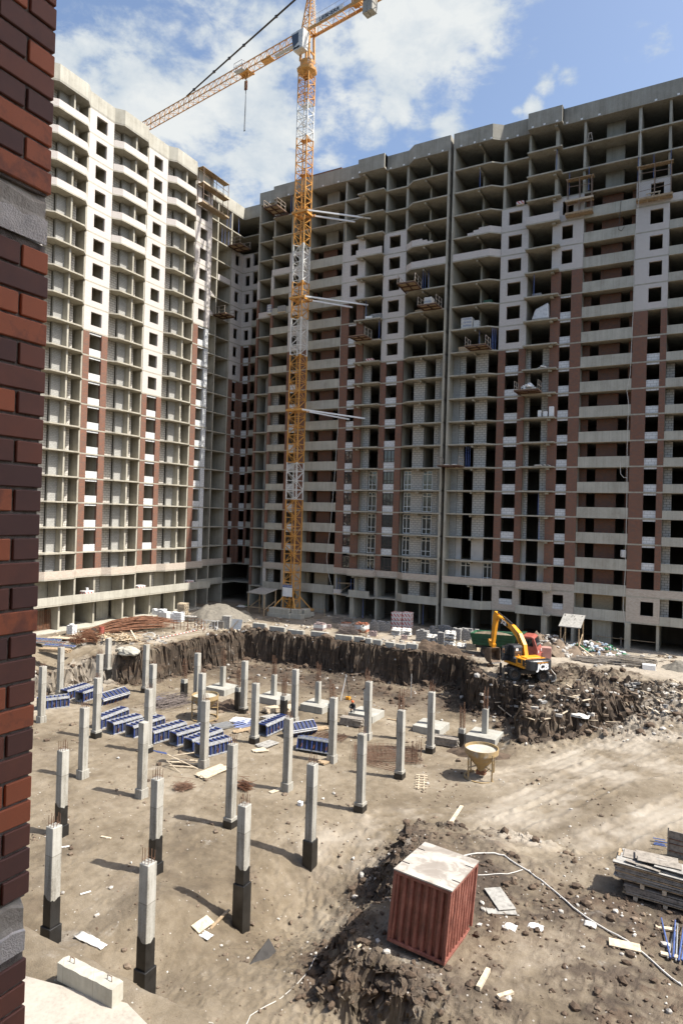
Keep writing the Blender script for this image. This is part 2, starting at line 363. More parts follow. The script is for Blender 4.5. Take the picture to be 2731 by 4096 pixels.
# ---- wing A (sunlit, left). u = y
A = Block('apartment_block', 'sunlit unfinished apartment block of white brick and bare concrete loggias on the left', 'building',
          lambda u, d: (XA + d, u), (XA, 66.0, 0), 'unfinished apartment blocks round the site')
UE = 95.4
ABAYS = [37.9, 47.5, 57.06, 66.5]; BW = 5.88
ACOLS = [(43.8, 47.45, 8), (53.35, 57.03, 8), (62.95, 66.48, 10), (72.4, 75.95, 6)]
def a_outline(off=0.0, close=True):
    pl = [(34.2, off)]
    for u0 in ABAYS:
        pl += [(u0, off), (u0+.95, .8+off), (u0+BW-.95, .8+off), (u0+BW, off)]
    pl += [(76.0, off), (76.0, -1.8+off), (85.9, -1.8+off)]
    return pl
def build_A():
    out = a_outline()
    for k in range(0, 20):
        if k == 0: continue
        A.S('floor_slab', M['conc'], out + [(UE, -1.8), (UE, -9), (34.2, -9)], J(k)-.085, J(k)+.085)
    A.S('floor_slab', M['conc'], [(34.2, .82), (76.9, .82), (76.9, 0), (76.0, 0), (76.0, -1.8), (UE, -1.8), (UE, -9), (34.2, -9)], J(20)-.1, J(20)+.08)
    A.S('roof_slab', M['conc_grey'], out + [(UE, -1.8), (UE, -9), (34.2, -9)], J(0)-.085, J(0)+.13)
    # parapet ring, butted on the roof slab
    A.S('roof_parapet', M['conc_par'], strip(a_outline(.012), .22), J(0)+.13, 65.02)
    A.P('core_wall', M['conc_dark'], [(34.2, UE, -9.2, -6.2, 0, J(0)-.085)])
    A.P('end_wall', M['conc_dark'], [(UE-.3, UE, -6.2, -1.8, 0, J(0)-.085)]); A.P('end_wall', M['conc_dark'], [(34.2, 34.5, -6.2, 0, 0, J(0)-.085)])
    # cross walls, one upright each
    ups = []
    for u0 in ABAYS:
        ups += [(u0+3.26, u0+3.50, -1.6, .36), (u0+BW-.26, u0+BW-.02, -4.2, -.02), (u0-.78, u0-.5, -4.2, -.34)]
    ups += [(75.0, 75.3, -4.2, -.34), (79.35, 79.6, -6.1, -1.84), (82.72, 82.97, -6.1, -1.84)]
    for (a, b_, d0, d1) in ups:
        A.P('cross_wall', M['conc'], [(a, b_, d0, d1, 0, J(0)-.09)])
    for (c0, c1, kw) in ACOLS:
        w0, w1 = c0+.28*(c1-c0), c0+.72*(c1-c0)
        for k in range(0, 19):
            last = c0 > 70
            if k <= kw:
                wpanel(A, c0, c1, w0, w1, k, M['white_brick'], sill=.78, head=2.42, zhi=(J(0)-.09 if k == 0 else None))
            elif not last:
                bpiers(A, c0, c1, w0-.12, w1+.1, k, infill=k < 18)
            else:
                bpiers(A, c0, c1, c0+1.05, c1-1.0, k, infill=k < 18, right=False)
                A.P('block_pier', M['block_white'], [(c1-.95, c1-.1, -.3, -.06, J(k+1)+.085, J(k)-.085)])
    # bays: low brick parapets on the top floors, block walls behind
    for bi, (u0, kp) in enumerate(zip(ABAYS, (3, 3, 4, 2))):
        u1 = u0+BW
        ol = [(u0+.02, 0), (u0+.96, .79), (u1-.96, .79), (u1-.02, 0)]
        for k in range(0, 19):
            z0, z1 = J(k+1)+.085, J(k)-.085
            if k <= kp: A.S('balcony_parapet', M['white_brick'], strip([(u, d+.006) for u, d in ol], .13), z0, z0+.82)
            if bi == 0: continue
            A.P('block_wall', M['block'], [(u0-.48, u0+2.0, -1.25, -1.0, z0, z1)])
            A.P('block_strip', M['block'], [(u0+3.503, u0+3.86, -.8, -.56, z0, z1)])
            A.P('block_jamb', M['block'], [(u0+4.5, u0+4.95, -1.1, -.85, z0, z1)])
            A.P('grey_block_wall', M['block_grey'], [(u0+2.003, u0+3.257, -.8, -.52, z0, z1)])
        # open storey below: deep side walls
        z0, z1 = J(20)+.08, J(19)-.085
        A.P('block_wall', M['block'], [(u0+.3, u0+1.2, -1.9, -1.6, z0, z1)])
        A.P('partition_wall', M['conc'], [(u0+1.3, u0+3.24, -1.9, -1.64, z0, z1), (u0+4.2, u0+BW-.3, -2.6, -2.3, z0, z1)])
        A.P('partition_wall', M['conc'], [(u0+1.3, u0+3.24, -2.4, -2.1, .05, J(20)-.1), (u0+4.3, u0+BW-.3, -3.0, -2.7, .05, J(20)-.1)])
    # recessed loggias and the corner column of windows
    for k in range(0, 19):
        z0, z1 = J(k+1)+.085, J(k)-.085; d = -1.8
        if 2 <= k <= 8: wpanel(A, 82.98, 85.9, 83.9, 85.0, k, M['white_brick'], d=d+.004)
        elif k > 8:
            bpiers(A, 82.98, 85.9, 83.95, 85.0, k, infill=k < 18, d=d)
        if k in (3, 4, 5):
            if k == 3: A.S('balcony_parapet', M['white_brick'], strip([(79.7, d+.01), (82.7, d+.01)], .14), z0, z0+.8)
            else:
                for j in range(10): A.P('stepped_parapet', M['white_brick'], [(76.1, 79.0-j*.13, d-.13, d+.01, z0+j*.09, z0+j*.09+.088)]) if j == 0 else None
                mb = MB()
                for j in range(10): A.B(mb, 76.1, 78.9-j*.14, d-.13, d+.01, z0+.09+j*.085, z0+.09+j*.085+.084)
                mb.build('stepped_parapet', M['white_brick'], A.root, A.base)
        if k >= 9:
            A.P('block_wall', M['block'], [(76.1, 76.9, -3.4, -3.15, z0, z1), (79.62, 80.3, -3.6, -3.3, z0, z1)])
        if k >= 13:
            window(A, 77.0, 78.3, z0+.05, z1-.2, -3.2, M['frame_white'], (.5,), (.3, .78))
    # brick string course at the first floor, concrete balustrade below it
    A.S('string_course', M['cream_brick'], strip([(u, d+.014) for u, d in a_outline() if u <= 76.0][:-1], .25), J(19)+.085, J(19)+.95)
    A.P('string_course', M['cream_brick'], [(76.05, 85.9, -2.05, -1.79, J(19)+.085, J(19)+.95)])
    A.P('balustrade', M['conc_par'], [(34.2, 76.9, .66, .84, J(20)+.08, J(20)+.98)])
    A.P('balustrade', M['conc_par'], [(77.0, 82.7, -2.0, -1.79, J(20)+.08, J(20)+.9)])
build_A()
# ---- wings B (in shade, facing us): two mirrored blocks either side of an expansion joint
XJ = -30.33
def build_B(name, label, sgn, umax, near_corner):
    b = Block(name, label, 'building', lambda u, d: (XJ + sgn*u, YB - d), (XJ + sgn*14, YB, 0), 'unfinished apartment blocks round the site')
    ol = [(.22, .95), (5.4, .95), (6.58, 0), (9.85, 0), (9.85, .95), (13.95, .95), (13.95, 0), (29.2, 0), (29.2, -.78)]
    ol += [(32.4, -.78), (32.4, -3.72), (37.66, -3.72)] if near_corner else [(umax, -.78)]
    ue = ol[-1][0]; back = [(ue, -13), (.22, -13)]
    for k in range(1, 21): b.S('floor_slab', M['conc'], ol + back, J(k)-.085, J(k)+.085)
    b.S('roof_slab', M['conc_grey'], ol + back, J(0)-.085, J(0)+.13)
    b.S('roof_parapet', M['conc_grey'], strip([(u, d+.012) for u, d in ol], .22), J(0)+.13, 65.02)
    b.P('roof_parapet', M['conc_grey'], [(.22, .44, -13, .7, J(0)+.13, 65.01)])
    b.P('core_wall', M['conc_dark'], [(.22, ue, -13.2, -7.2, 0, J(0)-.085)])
    ups = [(.22, .5, -7, .93, M['conc']), (3.58, 3.82, -4.5, -1.3, M['conc']), (6.6, 6.95, -3.2, -.34, M['conc']), (9.75, 10.05, -3.0, -.34, M['conc']),
           (13.0, 13.4, -3.4, -.36, M['conc']), (16.3, 16.58, -3.2, -.34, M['conc']), (18.65, 20.75, -2.4, -2.1, M['conc_grey']), (22.36, 22.7, -3.2, -.34, M['conc']),
           (25.55, 25.83, -6.5, -.34, M['conc'])]
    if ue > 29: ups += [(29.2, 29.5, -6.9, -.8, M['conc'])]
    if near_corner: ups += [(32.1, 32.38, -6.9, -.8, M['conc']), (34.6, 34.8, -6.9, -4.05, M['conc'])]
    for (a, c, d0, d1, m) in ups: b.P('cross_wall', m, [(a, c, d0, d1, 0, J(0)-.09)])
    cols = [(6.6, 10.02, 7.5, 9.2, 3, 8), (12.95, 16.58, 14.08, 15.35, 3, 5), (22.33, 25.84, 23.85, 25.2, 3, 7)]
    for ci, (u0, u1, w0, w1, ka, kb) in enumerate(cols):
        for k in range(ka, 19):
            if k <= kb: wpanel(b, u0, u1, w0, w1, k, M['white_brick'])
            else:
                skip = (ci == 1 and k == 6) or (ci == 2 and k == 8) or k == 18
                bpiers(b, u0, u1, w0, w1, k, infill=not skip)
                if near_corner and ci < 2 and k >= 13 and k < 19:
                    zb = J(k+1)+(.92 if k < 18 else .96)
                    window(b, w0+.02, w1-.02, zb, J(k)-.34, -.12, M['frame_dark'], (.33, .67) if ci == 0 else (.5,), .28)
        if near_corner and ci < 2: continue
        wpanel(b, u0, u1, w0, w1, 19, M['cream_brick'], sill=.75 if ci < 2 else .9, head=2.5)
        if ci < 2: b.P('block_infill', M['block_white'], [(w0+.003, w1-.003, -.28, -.1, J(20)+.7, J(20)+1.45)])
    for k in range(0, 20):
        z0, z1 = J(k+1)+.085, J(k)-.085
        # beams under the chamfered bay and the balcony
        b.P('beam', M['conc'], [(3.58, 3.82, -1.3, .7, z1-.28, z1), (12.98, 13.36, -.34, .62, z1-.26, z1)])
        if k == 4: b.S('balcony_parapet', M['white_brick'], strip([(.5, .94), (5.39, .94), (6.56, .01)], .13), z0, z0+.85)
        if k == 3:
            mb = MB()
            mb.prism(b.poly(strip([(2.4, .942), (5.39, .942), (6.56, .012)], .13)), z0, z0+.3); mb.prism(b.poly(strip([(3.2, .94), (5.39, .94), (6.56, .01)], .13)), z0+.3, z0+.55)
            mb.prism(b.poly(strip([(3.9, .938), (5.39, .938), (6.56, .008)], .13)), z0+.55, z0+.78)
            mb.build('stepped_parapet', M['white_brick'], b.root, b.base)
        if k == 3: b.S('balcony_parapet', M['white_brick'], strip([(9.9, -.3), (9.9, .94), (13.9, .94), (13.9, -.3)], .13) if False else [(9.9, .8), (9.9, .944), (13.93, .944), (13.93, .8)], z0, z0+.9)
        if k >= 9:   # block walls behind the loggias
            pl = k in (17, 18) and not near_corner
            b.P('grey_block_wall', M['block_grey'], [(.503, 1.38, -.9, -.6, z0, z1)])
            b.P('block_wall', M['plaster'] if pl else M['block'], [(1.383, 2.1, -1.1, -.8, z0, z1), (3.53, 5.13, -.9, -.6, z0, z1), (10.06, 10.5, -1.2, -.9, z0, z1), (11.98, 12.97, -1.2, -.9, z0, z1)])
            if near_corner and k >= 14 and k < 19:
                window(b, 2.13, 3.5, z0+.06, z1-.12, -.75, M['frame_white'], (.52,), (.27, .8))
                window(b, 5.16, 6.3, z0+.06, z1-.12, -.75, M['frame_white'], (.52,), (.27, .8))
                window(b, 10.6, 11.9, z0+.06, z1-.12, -1.05, M['frame_white'], (.55,), (.27, .8))
            elif not near_corner and k == 18:
                window(b, 2.13, 3.5, z0+.06, z1-.12, -.75, M['frame_white'], (.52,), (.27, .8))
                window(b, 5.16, 6.3, z0+.06, z1-.12, -.75, M['frame_white'], (.52,), (.27, .8))
        if k >= 3:   # long balcony: concrete parapet, brick wall with two door openings behind it
            b.P('balcony_parapet', M['conc_par'], [(16.62, 22.3, -.16, .014, z0-.16, z0+1.12)])
            bm = M['yellow_brick'] if k == 19 else M['red_brick']
            b.P('loggia_wall', bm, [(16.6, 17.42, -1.8, -1.5, z0, z1-.02), (18.43, 18.64, -1.8, -1.5, z0, z1-.02), (18.643, 20.77, -2.0, -1.5, z0, z1-.02), (21.77, 22.34, -1.8, -1.5, z0, z1-.02)])
        if k >= 3 and ue > 26:
            b.P('balcony_parapet', M['white_brick'] if k == 3 else M['conc_par'], [(25.86, min(29.1, ue), -.16, .013, z0-.13 if k > 3 else z0, z0+.86)])
            if k >= 10: b.P('block_wall', M['block'], [(25.85, 26.7, -1.6, -1.3, z0, z1), (28.1, 29.19, -1.6, -1.3, z0, z1)])
            if ue > 29.15 and 4 <= k:
                b.P('corner_pier', M['white_brick'] if k < 5 or k == 19 else M['red_brick'], [(28.75, 29.18, -.3, .01, z0, z1)])
        if near_corner:
            if k >= 4: b.P('corner_pier', M['white_brick'] if k == 4 else M['red_brick'], [(32.0, 32.38, -1.06, -.77, z0, z1)])
            if k == 5: b.P('balcony_parapet', M['white_brick'], [(29.52, 32.0, -.95, -.775, z0, z0+.8)])
            if k >= 9: b.P('block_wall', M['block_grey'], [(29.5, 31.3, -2.6, -2.3, z0, z1)])
            if 2 <= k <= 6: wpanel(b, 35.6, 37.66, 36.25, 37.15, k, M['white_brick'], d=-3.71)
            elif 7 <= k < 19: bpiers(b, 35.6, 37.66, 36.05, 37.2, k, infill=k < 18, d=-3.72)
            if k >= 2 and k < 19: b.P('balcony_parapet', M['white_brick'] if k < 5 else M['conc_par'], [(34.0, 35.59, -3.9, -3.71, z0, z0+.85)])
            if k == 0 or k == 1: pass
    # first-floor string course of cream brick
    zc = J(19)+.085
    b.S('string_course', M['cream_brick'], strip([(.24, .966), (5.41, .966), (6.59, .016), (9.83, .016)], .2), zc, zc+.78)
    b.S('string_course', M['cream_brick'], [(9.834, -.2), (9.834, .966), (13.97, .966), (13.97, -.2)], zc, zc+.8)
    b.P('string_course', M['cream_brick'], [(13.974, 16.6, -.2, .018, zc, zc+.78), (22.31, min(29.16, ue), -.2, .019, zc, zc+.8)])
    # concrete balustrades of the storey below
    zc = J(20)+.085
    b.S('balustrade', M['conc_par'], strip([(.24, .955), (5.405, .955), (6.57, .02)], .18), zc-.14, zc+.9)
    b.P('balustrade', M['conc_par'], [(9.9 if not near_corner else 10.4, 13.2 if not near_corner else 13.6, .78, .955, zc-.14, zc+.85)])
    if not near_corner: b.P('grey_block_wall', M['block_grey'], [(.503, 1.38, -.9, -.6, zc, J(19)-.09)]); b.P('block_wall', M['block'], [(1.383, 2.1, -1.1, -.8, zc, J(19)-.09), (3.9, 5.1, -.9, -.6, zc, J(19)-.09), (10.06, 10.5, -1.2, -.9, zc, J(19)-.09), (11.98, 12.97, -1.2, -.9, zc, J(19)-.09)])
    # ground floor: stair cores and columns
    b.P('ground_column', M['conc'], [(12.95, 13.55, .0, .6, 0, J(20)-.085)]); b.P('ground_column', M['conc'], [(22.3, 22.9, -.3, .3, 0, J(20)-.085)])
    b.P('ground_column', M['conc'], [(28.6, 29.1, -.32, .02, 0, J(20)-.085)])
    b.P('ground_wall', M['conc'], [(18.6, 20.7, -1.4, -1.1, 0, J(20)-.085)])
    return b
def tie_caps(b, us):
    for u, d in us: b.P('tie_cap', M['white'], [(u, u+.26, d+.012, d+.03, J(0)+.0, J(0)+.2)])
B1 = build_B('apartment_block', 'shaded brick and concrete apartment block behind the tower crane, filling the middle of the photo', -1, 37.2, True)
B2 = build_B('apartment_block', 'shaded unfinished apartment block on the right, beyond the dark vertical expansion joint', 1, 37.0, False)
rp = MB(); rp.box(-55.5, -49.3, YB+3, YB+6, 65.0, 67.1); rp.build('rooftop_room', M['red_brick'], B1.root, B1.base)

tie_caps(B1, [(1.2, .95), (3.1, .95), (5.2, .95), (7.2, 0), (9.2, 0), (13.6, .95), (15.2, 0), (17.6, 0), (20.2, 0), (22.6, 0), (26.3, 0), (30.3, -.78)])
tie_caps(B2, [(1.1, .95), (2.9, .95), (4.2, .95), (5.1, .95), (6.9, 0), (8.2, 0), (10.3, .95), (11.7, .95), (13.2, .95), (14.2, 0), (15.9, 0), (17.9, 0), (24.0, 0), (26.3, 0)])
# ------------------------------------------------------------------ terrain
def _hash(ix, iy, seed):
    h = (ix.astype(np.int64)*374761393 + iy.astype(np.int64)*668265263 + seed*974711) & 0x7fffffff
    h = ((h ^ (h >> 13)) * 1274126177) & 0x7fffffff
    return ((h ^ (h >> 16)) & 0xffff)/65535.0
def vnoise(x, y, seed=0):
    ix, iy = np.floor(x), np.floor(y); fx, fy = x-ix, y-iy
    fx = fx*fx*fx*(fx*(fx*6-15)+10); fy = fy*fy*fy*(fy*(fy*6-15)+10)
    a, b, c, d = _hash(ix, iy, seed), _hash(ix+1, iy, seed), _hash(ix, iy+1, seed), _hash(ix+1, iy+1, seed)
    return (a*(1-fx)+b*fx)*(1-fy) + (c*(1-fx)+d*fx)*fy - .5
def fbm(x, y, f, oct=4, seed=0, g=.5):
    s = 0; a = 1
    for i in range(oct):
        ca, sa = math.cos(i*1.1+.3), math.sin(i*1.1+.3)
        s = s + a*vnoise((x*ca-y*sa)*f+i*17.3, (x*sa+y*ca)*f+i*9.1, seed+i); f *= 2.03; a *= g
    return s
def sstep(a, b, x):
    t = np.clip((x-a)/(b-a), 0, 1); return t*t*(3-2*t)
PIT = [(-55.2, -10), (-55.2, 46.3), (-49.6, 50), (-49.3, 65.0), (-36, 65.3), (-21.8, 65.5), (-20.0, 62.5), (-18.6, 58.9), (-13.6, 58.7), (-13.2, 56), (-12.7, 52.4),
       (-10.7, 52.9), (-8.4, 55.0), (-5.5, 60.0), (-1.0, 66.2), (9, 67.0), (40, 67), (40, -10)]
def sdist(x, y, poly):
    """signed distance, positive inside; also arclength of the nearest point"""
    best = np.full(x.shape, 1e9); inside = np.zeros(x.shape, bool); arc = np.zeros(x.shape); acc = 0
    n = len(poly)
    for i in range(n):
        (x0, y0), (x1, y1) = poly[i], poly[(i+1) % n]
        dx, dy = x1-x0, y1-y0; l2 = dx*dx+dy*dy
        t = np.clip(((x-x0)*dx+(y-y0)*dy)/l2, 0, 1)
        d = np.hypot(x-x0-t*dx, y-y0-t*dy); m = d < best
        best = np.where(m, d, best); arc = np.where(m, acc+t*math.sqrt(l2), arc); acc += math.sqrt(l2)
        c = ((y0 > y) != (y1 > y)); xi = x0 + (y-y0)*dx/(dy if dy else 1e-9)
        inside ^= c & (x < xi)
    return np.where(inside, best, -best), arc
CLIFF = [(-13.9, 33.2), (-13.4, 30.5), (-12.7, 28.3), (-12.0, 27.6), (-11.9, 26.2), (-12.9, 24.6), (-12.6, 22.6), (-11.6, 21.2), (-9.4, 20.8), (-7.2, 19.6), (-4, 18.9), (10, 18.2), (30, 18), (30, 36), (-8, 36)]
def terrain(x, y):
    x = np.asarray(x, float); y = np.asarray(y, float)
    big = fbm(x, y, .12, 3, 3); mid = fbm(x, y, .55, 4, 11); fine = fbm(x, y, 2.2, 4, 21, .55)
    # upper level round the dig
    out = -1.75*sstep(-63.5, -55.6, x)*sstep(51, 44, y) + .12*big
    heap = sstep(13, 3, np.hypot((x+8.5)*1.0, (y-61.5)*1.25))          # churned heap by the excavator
    out = out + heap*(.2 + 1.0*np.maximum(0, mid) + .5*np.maximum(0, fine))*np.clip((np.hypot(x+14.0, y-61.0)-2.6)/3.2, 0, 1) - .35*sstep(-24, -18, x)*sstep(71, 62, y) - .8*sstep(6.5, 1.5, np.hypot(x+10.8, (y-53.2)))
    # floor of the dig, ramp up on the right
    e = np.interp(y, [15, 22, 30, 38, 50, 58, 66], [-2.6, -1.75, -1.7, -2.2, -1.9, -1.3, -.2])
    ramp = sstep(-17, 1, x)*sstep(30, 40, y)
    fl = -3.62 + (e+3.62)*ramp + .16*big
    sd2, _ = sdist(x, y, CLIFF)
    edge = sd2 + .55*mid + .25*fine
    pl = sstep(-.55, .75, edge)*sstep(40, 33, y)
    fl = np.where(y < 40, fl*(1-pl) + (e + .12*big + .1*mid)*pl, fl)
    # sloped hole round the two nearest right-hand columns
    hole = np.exp(-((x+16.6)/2.9)**2 - ((y-26.8)/4.6)**2)
    fl = fl - 1.75*hole*(1-pl) + .55*np.exp(-((x+21.2)/2.0)**2-((y-22.3)/1.8)**2) - .5*np.exp(-((x+18.3)/2.)**2-((y-19)/1.8)**2) - .25*np.exp(-((x+23.7)/2.)**2-((y-18.4)/1.8)**2)
    # berm along the track by the container and ground climbing to the near slab
    fl = fl + .28*np.exp(-((y-31.9-.12*(x+10))/1.1)**2)*sstep(-15, -12.5, x)*sstep(2, -6, x)*(1+mid)
    near = sstep(17.6, 15.4, y+.25*mid)*sstep(-9, -13, x); fl = fl*(1-near) + (-.98+.1*mid)*near
    sd, arc = sdist(x, y, PIT)
    rib = vnoise(arc*1.7+mid, arc*0+.5, 5)*.5 + vnoise(arc*4.6+fine*1.2, arc*0+3.5, 6)*.42 + vnoise(arc*9.5, arc*0+7.5, 7)*.22
    vf = fbm(x, y, 5.5, 3, 61, .6)
    t = sstep(-.42, .12, sd + rib*.8 + .32*mid + .2*fine + .16*vf)
    wet_shade = np.clip(1-np.abs(sd-0.2)/1.6, 0, 1)
    z = out*(1-t) + fl*t
    talus = np.exp(-np.maximum(sd, 0)/.8)*(sd > -.2)*.5*sstep(0, 1, t)*(.6+mid); z = z + talus*sstep(40, 50, y)
    # churned soil is rougher than the driven surfaces
    rough = np.clip(.16 + heap*1.5 + .9*np.exp(-(sd/1.6)**2) + .8*np.exp(-(sd2/1.5)**2)*(y < 36) + .5*hole, 0, 1.6)
    rough = rough*(1-near)
    tr = sstep(3.2, .6, np.abs(y - 69.2 - .03*(x+10)))*(x > -6) + sstep(4.5, 1, np.abs(y-44-.35*(x+4)))*sstep(-22, -14, x)   # driven tracks
    rough = rough*(1-.6*np.clip(tr, 0, 1))
    bil = 1-2*np.abs(vnoise(x*1.1+.7*mid, y*1.1, 41)*1.6); bil2 = 1-2*np.abs(vnoise(x*3.1+.4*fine, y*3.1-.3*fine, 42)*1.6); bil3 = 1-2*np.abs(vnoise(x*7.3+vf, y*7.3, 43)*1.6)
    z = z + rough*(.16*mid + .12*fine + .13*np.maximum(bil, 0)*np.maximum(bil2, -.4) + .10*np.maximum(bil2, -.3) + .07*np.maximum(bil3, -.2)) + .016*fine + .008*bil3*sstep(60, 20, y)
    dust = np.zeros(x.shape)
    for poly, wd in TRACKS:
        td = np.full(x.shape, 1e9)
        for (ax, ay), (bx_, by_) in zip(poly[:-1], poly[1:]):
            dx, dy = bx_-ax, by_-ay; tt = np.clip(((x-ax)*dx+(y-ay)*dy)/(dx*dx+dy*dy), 0, 1); td = np.minimum(td, np.hypot(x-ax-tt*dx, y-ay-tt*dy))
        td = td + .25*mid; k = sstep(wd+1.0, wd*.4, td)
        rut = np.exp(-((td-wd*.55)/.22)**2) + .7*np.exp(-((td-wd*.15)/.18)**2)
        z = z - .05*rut*k*(.6+1.5*np.abs(mid)) + .05*np.exp(-((td-wd*.85)/.2)**2)*(1+2*fine); dust = np.maximum(dust, k*(.75+.25*np.clip(np.sin(td*7+mid*5)+.2, 0, 1))*(.6+1.4*mid+.5*fine))
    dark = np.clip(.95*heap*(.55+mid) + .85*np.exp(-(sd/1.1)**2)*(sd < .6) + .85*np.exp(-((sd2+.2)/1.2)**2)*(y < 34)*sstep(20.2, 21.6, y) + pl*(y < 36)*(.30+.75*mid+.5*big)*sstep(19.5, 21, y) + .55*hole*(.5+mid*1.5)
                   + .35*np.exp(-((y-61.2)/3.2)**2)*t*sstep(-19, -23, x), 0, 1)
    dark = np.clip(dark*(1+.8*bil2) + .7*np.exp(-(np.minimum(sd-.1, 0)/.7)**2)*(sd < .9)*(y > 57)*(y < 67) + .30*sstep(.12, .4, mid)*(dust < .3), 0, 1)  # far banks darkened: their shade is painted into the soil mask
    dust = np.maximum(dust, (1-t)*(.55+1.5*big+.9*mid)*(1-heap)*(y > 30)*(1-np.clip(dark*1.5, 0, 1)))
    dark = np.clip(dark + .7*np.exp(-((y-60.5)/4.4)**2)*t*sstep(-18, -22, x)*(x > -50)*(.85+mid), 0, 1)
    return z, dark, np.clip(dust, 0, 1)
TRACKS = []
def gz(x, y): return float(terrain(np.array([float(x)]), np.array([float(y)]))[0][0])
def rough_f(x, y):
    sd, _ = sdist(x, y, PIT); sd2, _ = sdist(x, y, CLIFF); return np.exp(-(sd/1.2)**2) + np.exp(-(sd2/1.4)**2)*(y < 35)
def ground():
    a0 = YAW; az = np.arange(a0-.92, a0+.92, .0022)      # angle left of +y
    r = [7.0]
    while r[-1] < 128: r.append(r[-1] + ((.085 if 56 < r[-1] < 86 else min(.15, max(.045, .0032*r[-1]))) if r[-1] < 96 else .6))
    r += [140, 170, 220, 300, 450, 700, 1100, 1800]
    r = np.array(r); A_, Rr = np.meshgrid(az, r); x = -np.sin(A_)*Rr; y = np.cos(A_)*Rr
    z, dark, dust = terrain(x.ravel(), y.ravel())
    xr, yr = x.ravel(), y.ravel(); k = np.clip(dark*1.6-.4, 0, 1)*np.clip(rough_f(xr, yr), 0, 1)
    jx = fbm(yr*1.0+z*.3, z*1.6+xr*.2, 2.6, 4, 71, .65)*.42*k; jy = fbm(xr*1.0-z*.3, z*1.6+yr*.2, 2.6, 4, 73, .65)*.42*k   # broken, overhanging faces
    nr, na = x.shape; co = np.stack([xr+jx, yr+jy, z], 1).astype(np.float32)
    i = np.arange(nr*na).reshape(nr, na)
    q = np.stack([i[:-1, :-1], i[1:, :-1], i[1:, 1:], i[:-1, 1:]], -1).reshape(-1, 4)[:, ::-1]
    me = bpy.data.meshes.new('ground'); me.vertices.add(len(co)); me.vertices.foreach_set('co', co.ravel())
    me.loops.add(q.size); me.loops.foreach_set('vertex_index', q.ravel().astype(np.int32))
    me.polygons.add(len(q)); me.polygons.foreach_set('loop_start', np.arange(0, q.size, 4, dtype=np.int32))
    me.update(calc_edges=True)
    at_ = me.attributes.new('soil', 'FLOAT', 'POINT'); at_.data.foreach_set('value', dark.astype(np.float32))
    at2 = me.attributes.new('dust', 'FLOAT', 'POINT'); at2.data.foreach_set('value', dust.astype(np.float32))
    me.polygons.foreach_set('use_smooth', dark[q[:, 0]] < .33)
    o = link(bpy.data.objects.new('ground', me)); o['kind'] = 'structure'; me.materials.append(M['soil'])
def soilmat():
    m, nt, b = newmat('soil'); v = gpos(nt)
    at_ = N(nt, 'ShaderNodeAttribute', attribute_name='soil')
    n1 = noise_(nt, v, .16, 6, .6, .4); n2 = noise_(nt, v, 1.3, 6, .65); n3 = noise_(nt, v, 22, 5, .7)
    f = math_(nt, 'ADD', math_(nt, 'MULTIPLY', n1, .5), math_(nt, 'ADD', math_(nt, 'MULTIPLY', n2, .3), math_(nt, 'MULTIPLY', n3, .2)))
    dry = ramp_(nt, f, [(.36, (.092, .069, .043)), (.45, (.152, .119, .077)), (.54, (.222, .181, .125)), (.66, (.345, .30, .23))])
    wet_shade = ramp_(nt, f, [(.38, (.03, .021, .014)), (.5, (.064, .046, .031)), (.63, (.135, .102, .072))])  # damp soil tone, deepened for the painted shade of the far bank
    sp = N(nt, 'ShaderNodeSeparateXYZ'); L(nt, v, sp.inputs[0]); lay = noise_(nt, mapped(nt, v, (.25, .25, 2.4)), 1.3, 4, .6)
    nz_ = N(nt, 'ShaderNodeSeparateXYZ'); L(nt, N(nt, 'ShaderNodeNewGeometry').outputs['True Normal'], nz_.inputs[0])
    wet_shade = mix_(nt, math_(nt, 'MULTIPLY', math_(nt, 'GREATER_THAN', lay, .55), .35), wet_shade, (.125, .08, .048))
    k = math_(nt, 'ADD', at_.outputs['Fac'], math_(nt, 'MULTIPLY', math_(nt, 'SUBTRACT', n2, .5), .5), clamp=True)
    c = mix_(nt, k, dry, wet_shade)
    du = N(nt, 'ShaderNodeAttribute', attribute_name='dust'); c = mix_(nt, math_(nt, 'MULTIPLY', du.outputs['Fac'], .75), c, (.37, .325, .26))
    # pale lime and cement spills
    pm = N(nt, 'ShaderNodeMapRange', interpolation_type='SMOOTHSTEP'); L(nt, noise_(nt, mapped(nt, v, (1, 1, 1), (31, 7, 0)), .33, 6, .7, .5), pm.inputs[0])
    pm.inputs[1].default_value = .60; pm.inputs[2].default_value = .74
    c = mix_(nt, math_(nt, 'MULTIPLY', pm.outputs[0], .6), c, (.44, .415, .365))
    # pebbles
    vo = N(nt, 'ShaderNodeTexVoronoi', feature='F1'); L(nt, v, vo.inputs['Vector']); vo.inputs['Scale'].default_value = 5.5
    pb = math_(nt, 'MULTIPLY', math_(nt, 'LESS_THAN', vo.outputs['Distance'], .17), math_(nt, 'GREATER_THAN', N(nt, 'ShaderNodeSeparateColor').outputs[0], 2.0))
    sc = [n for n in nt.nodes if n.bl_idname == 'ShaderNodeSeparateColor'][0]; L(nt, vo.outputs['Color'], sc.inputs[0])
    pb = math_(nt, 'MULTIPLY', math_(nt, 'LESS_THAN', vo.outputs['Distance'], .2), math_(nt, 'GREATER_THAN', sc.outputs[0], .93))
    c = mix_(nt, math_(nt, 'MULTIPLY', pb, .7), c, mix_(nt, sc.outputs[1], (.33, .29, .24), (.58, .55, .5)))
    L(nt, c, b.inputs['Base Color']); b.inputs['Roughness'].default_value = .95
    h = math_(nt, 'ADD', math_(nt, 'MULTIPLY', n2, .5), math_(nt, 'ADD', math_(nt, 'MULTIPLY', n3, .35), math_(nt, 'MULTIPLY', pb, .25)))
    bump_(nt, b, h, .9, .11)
    return m
M['soil'] = soilmat()

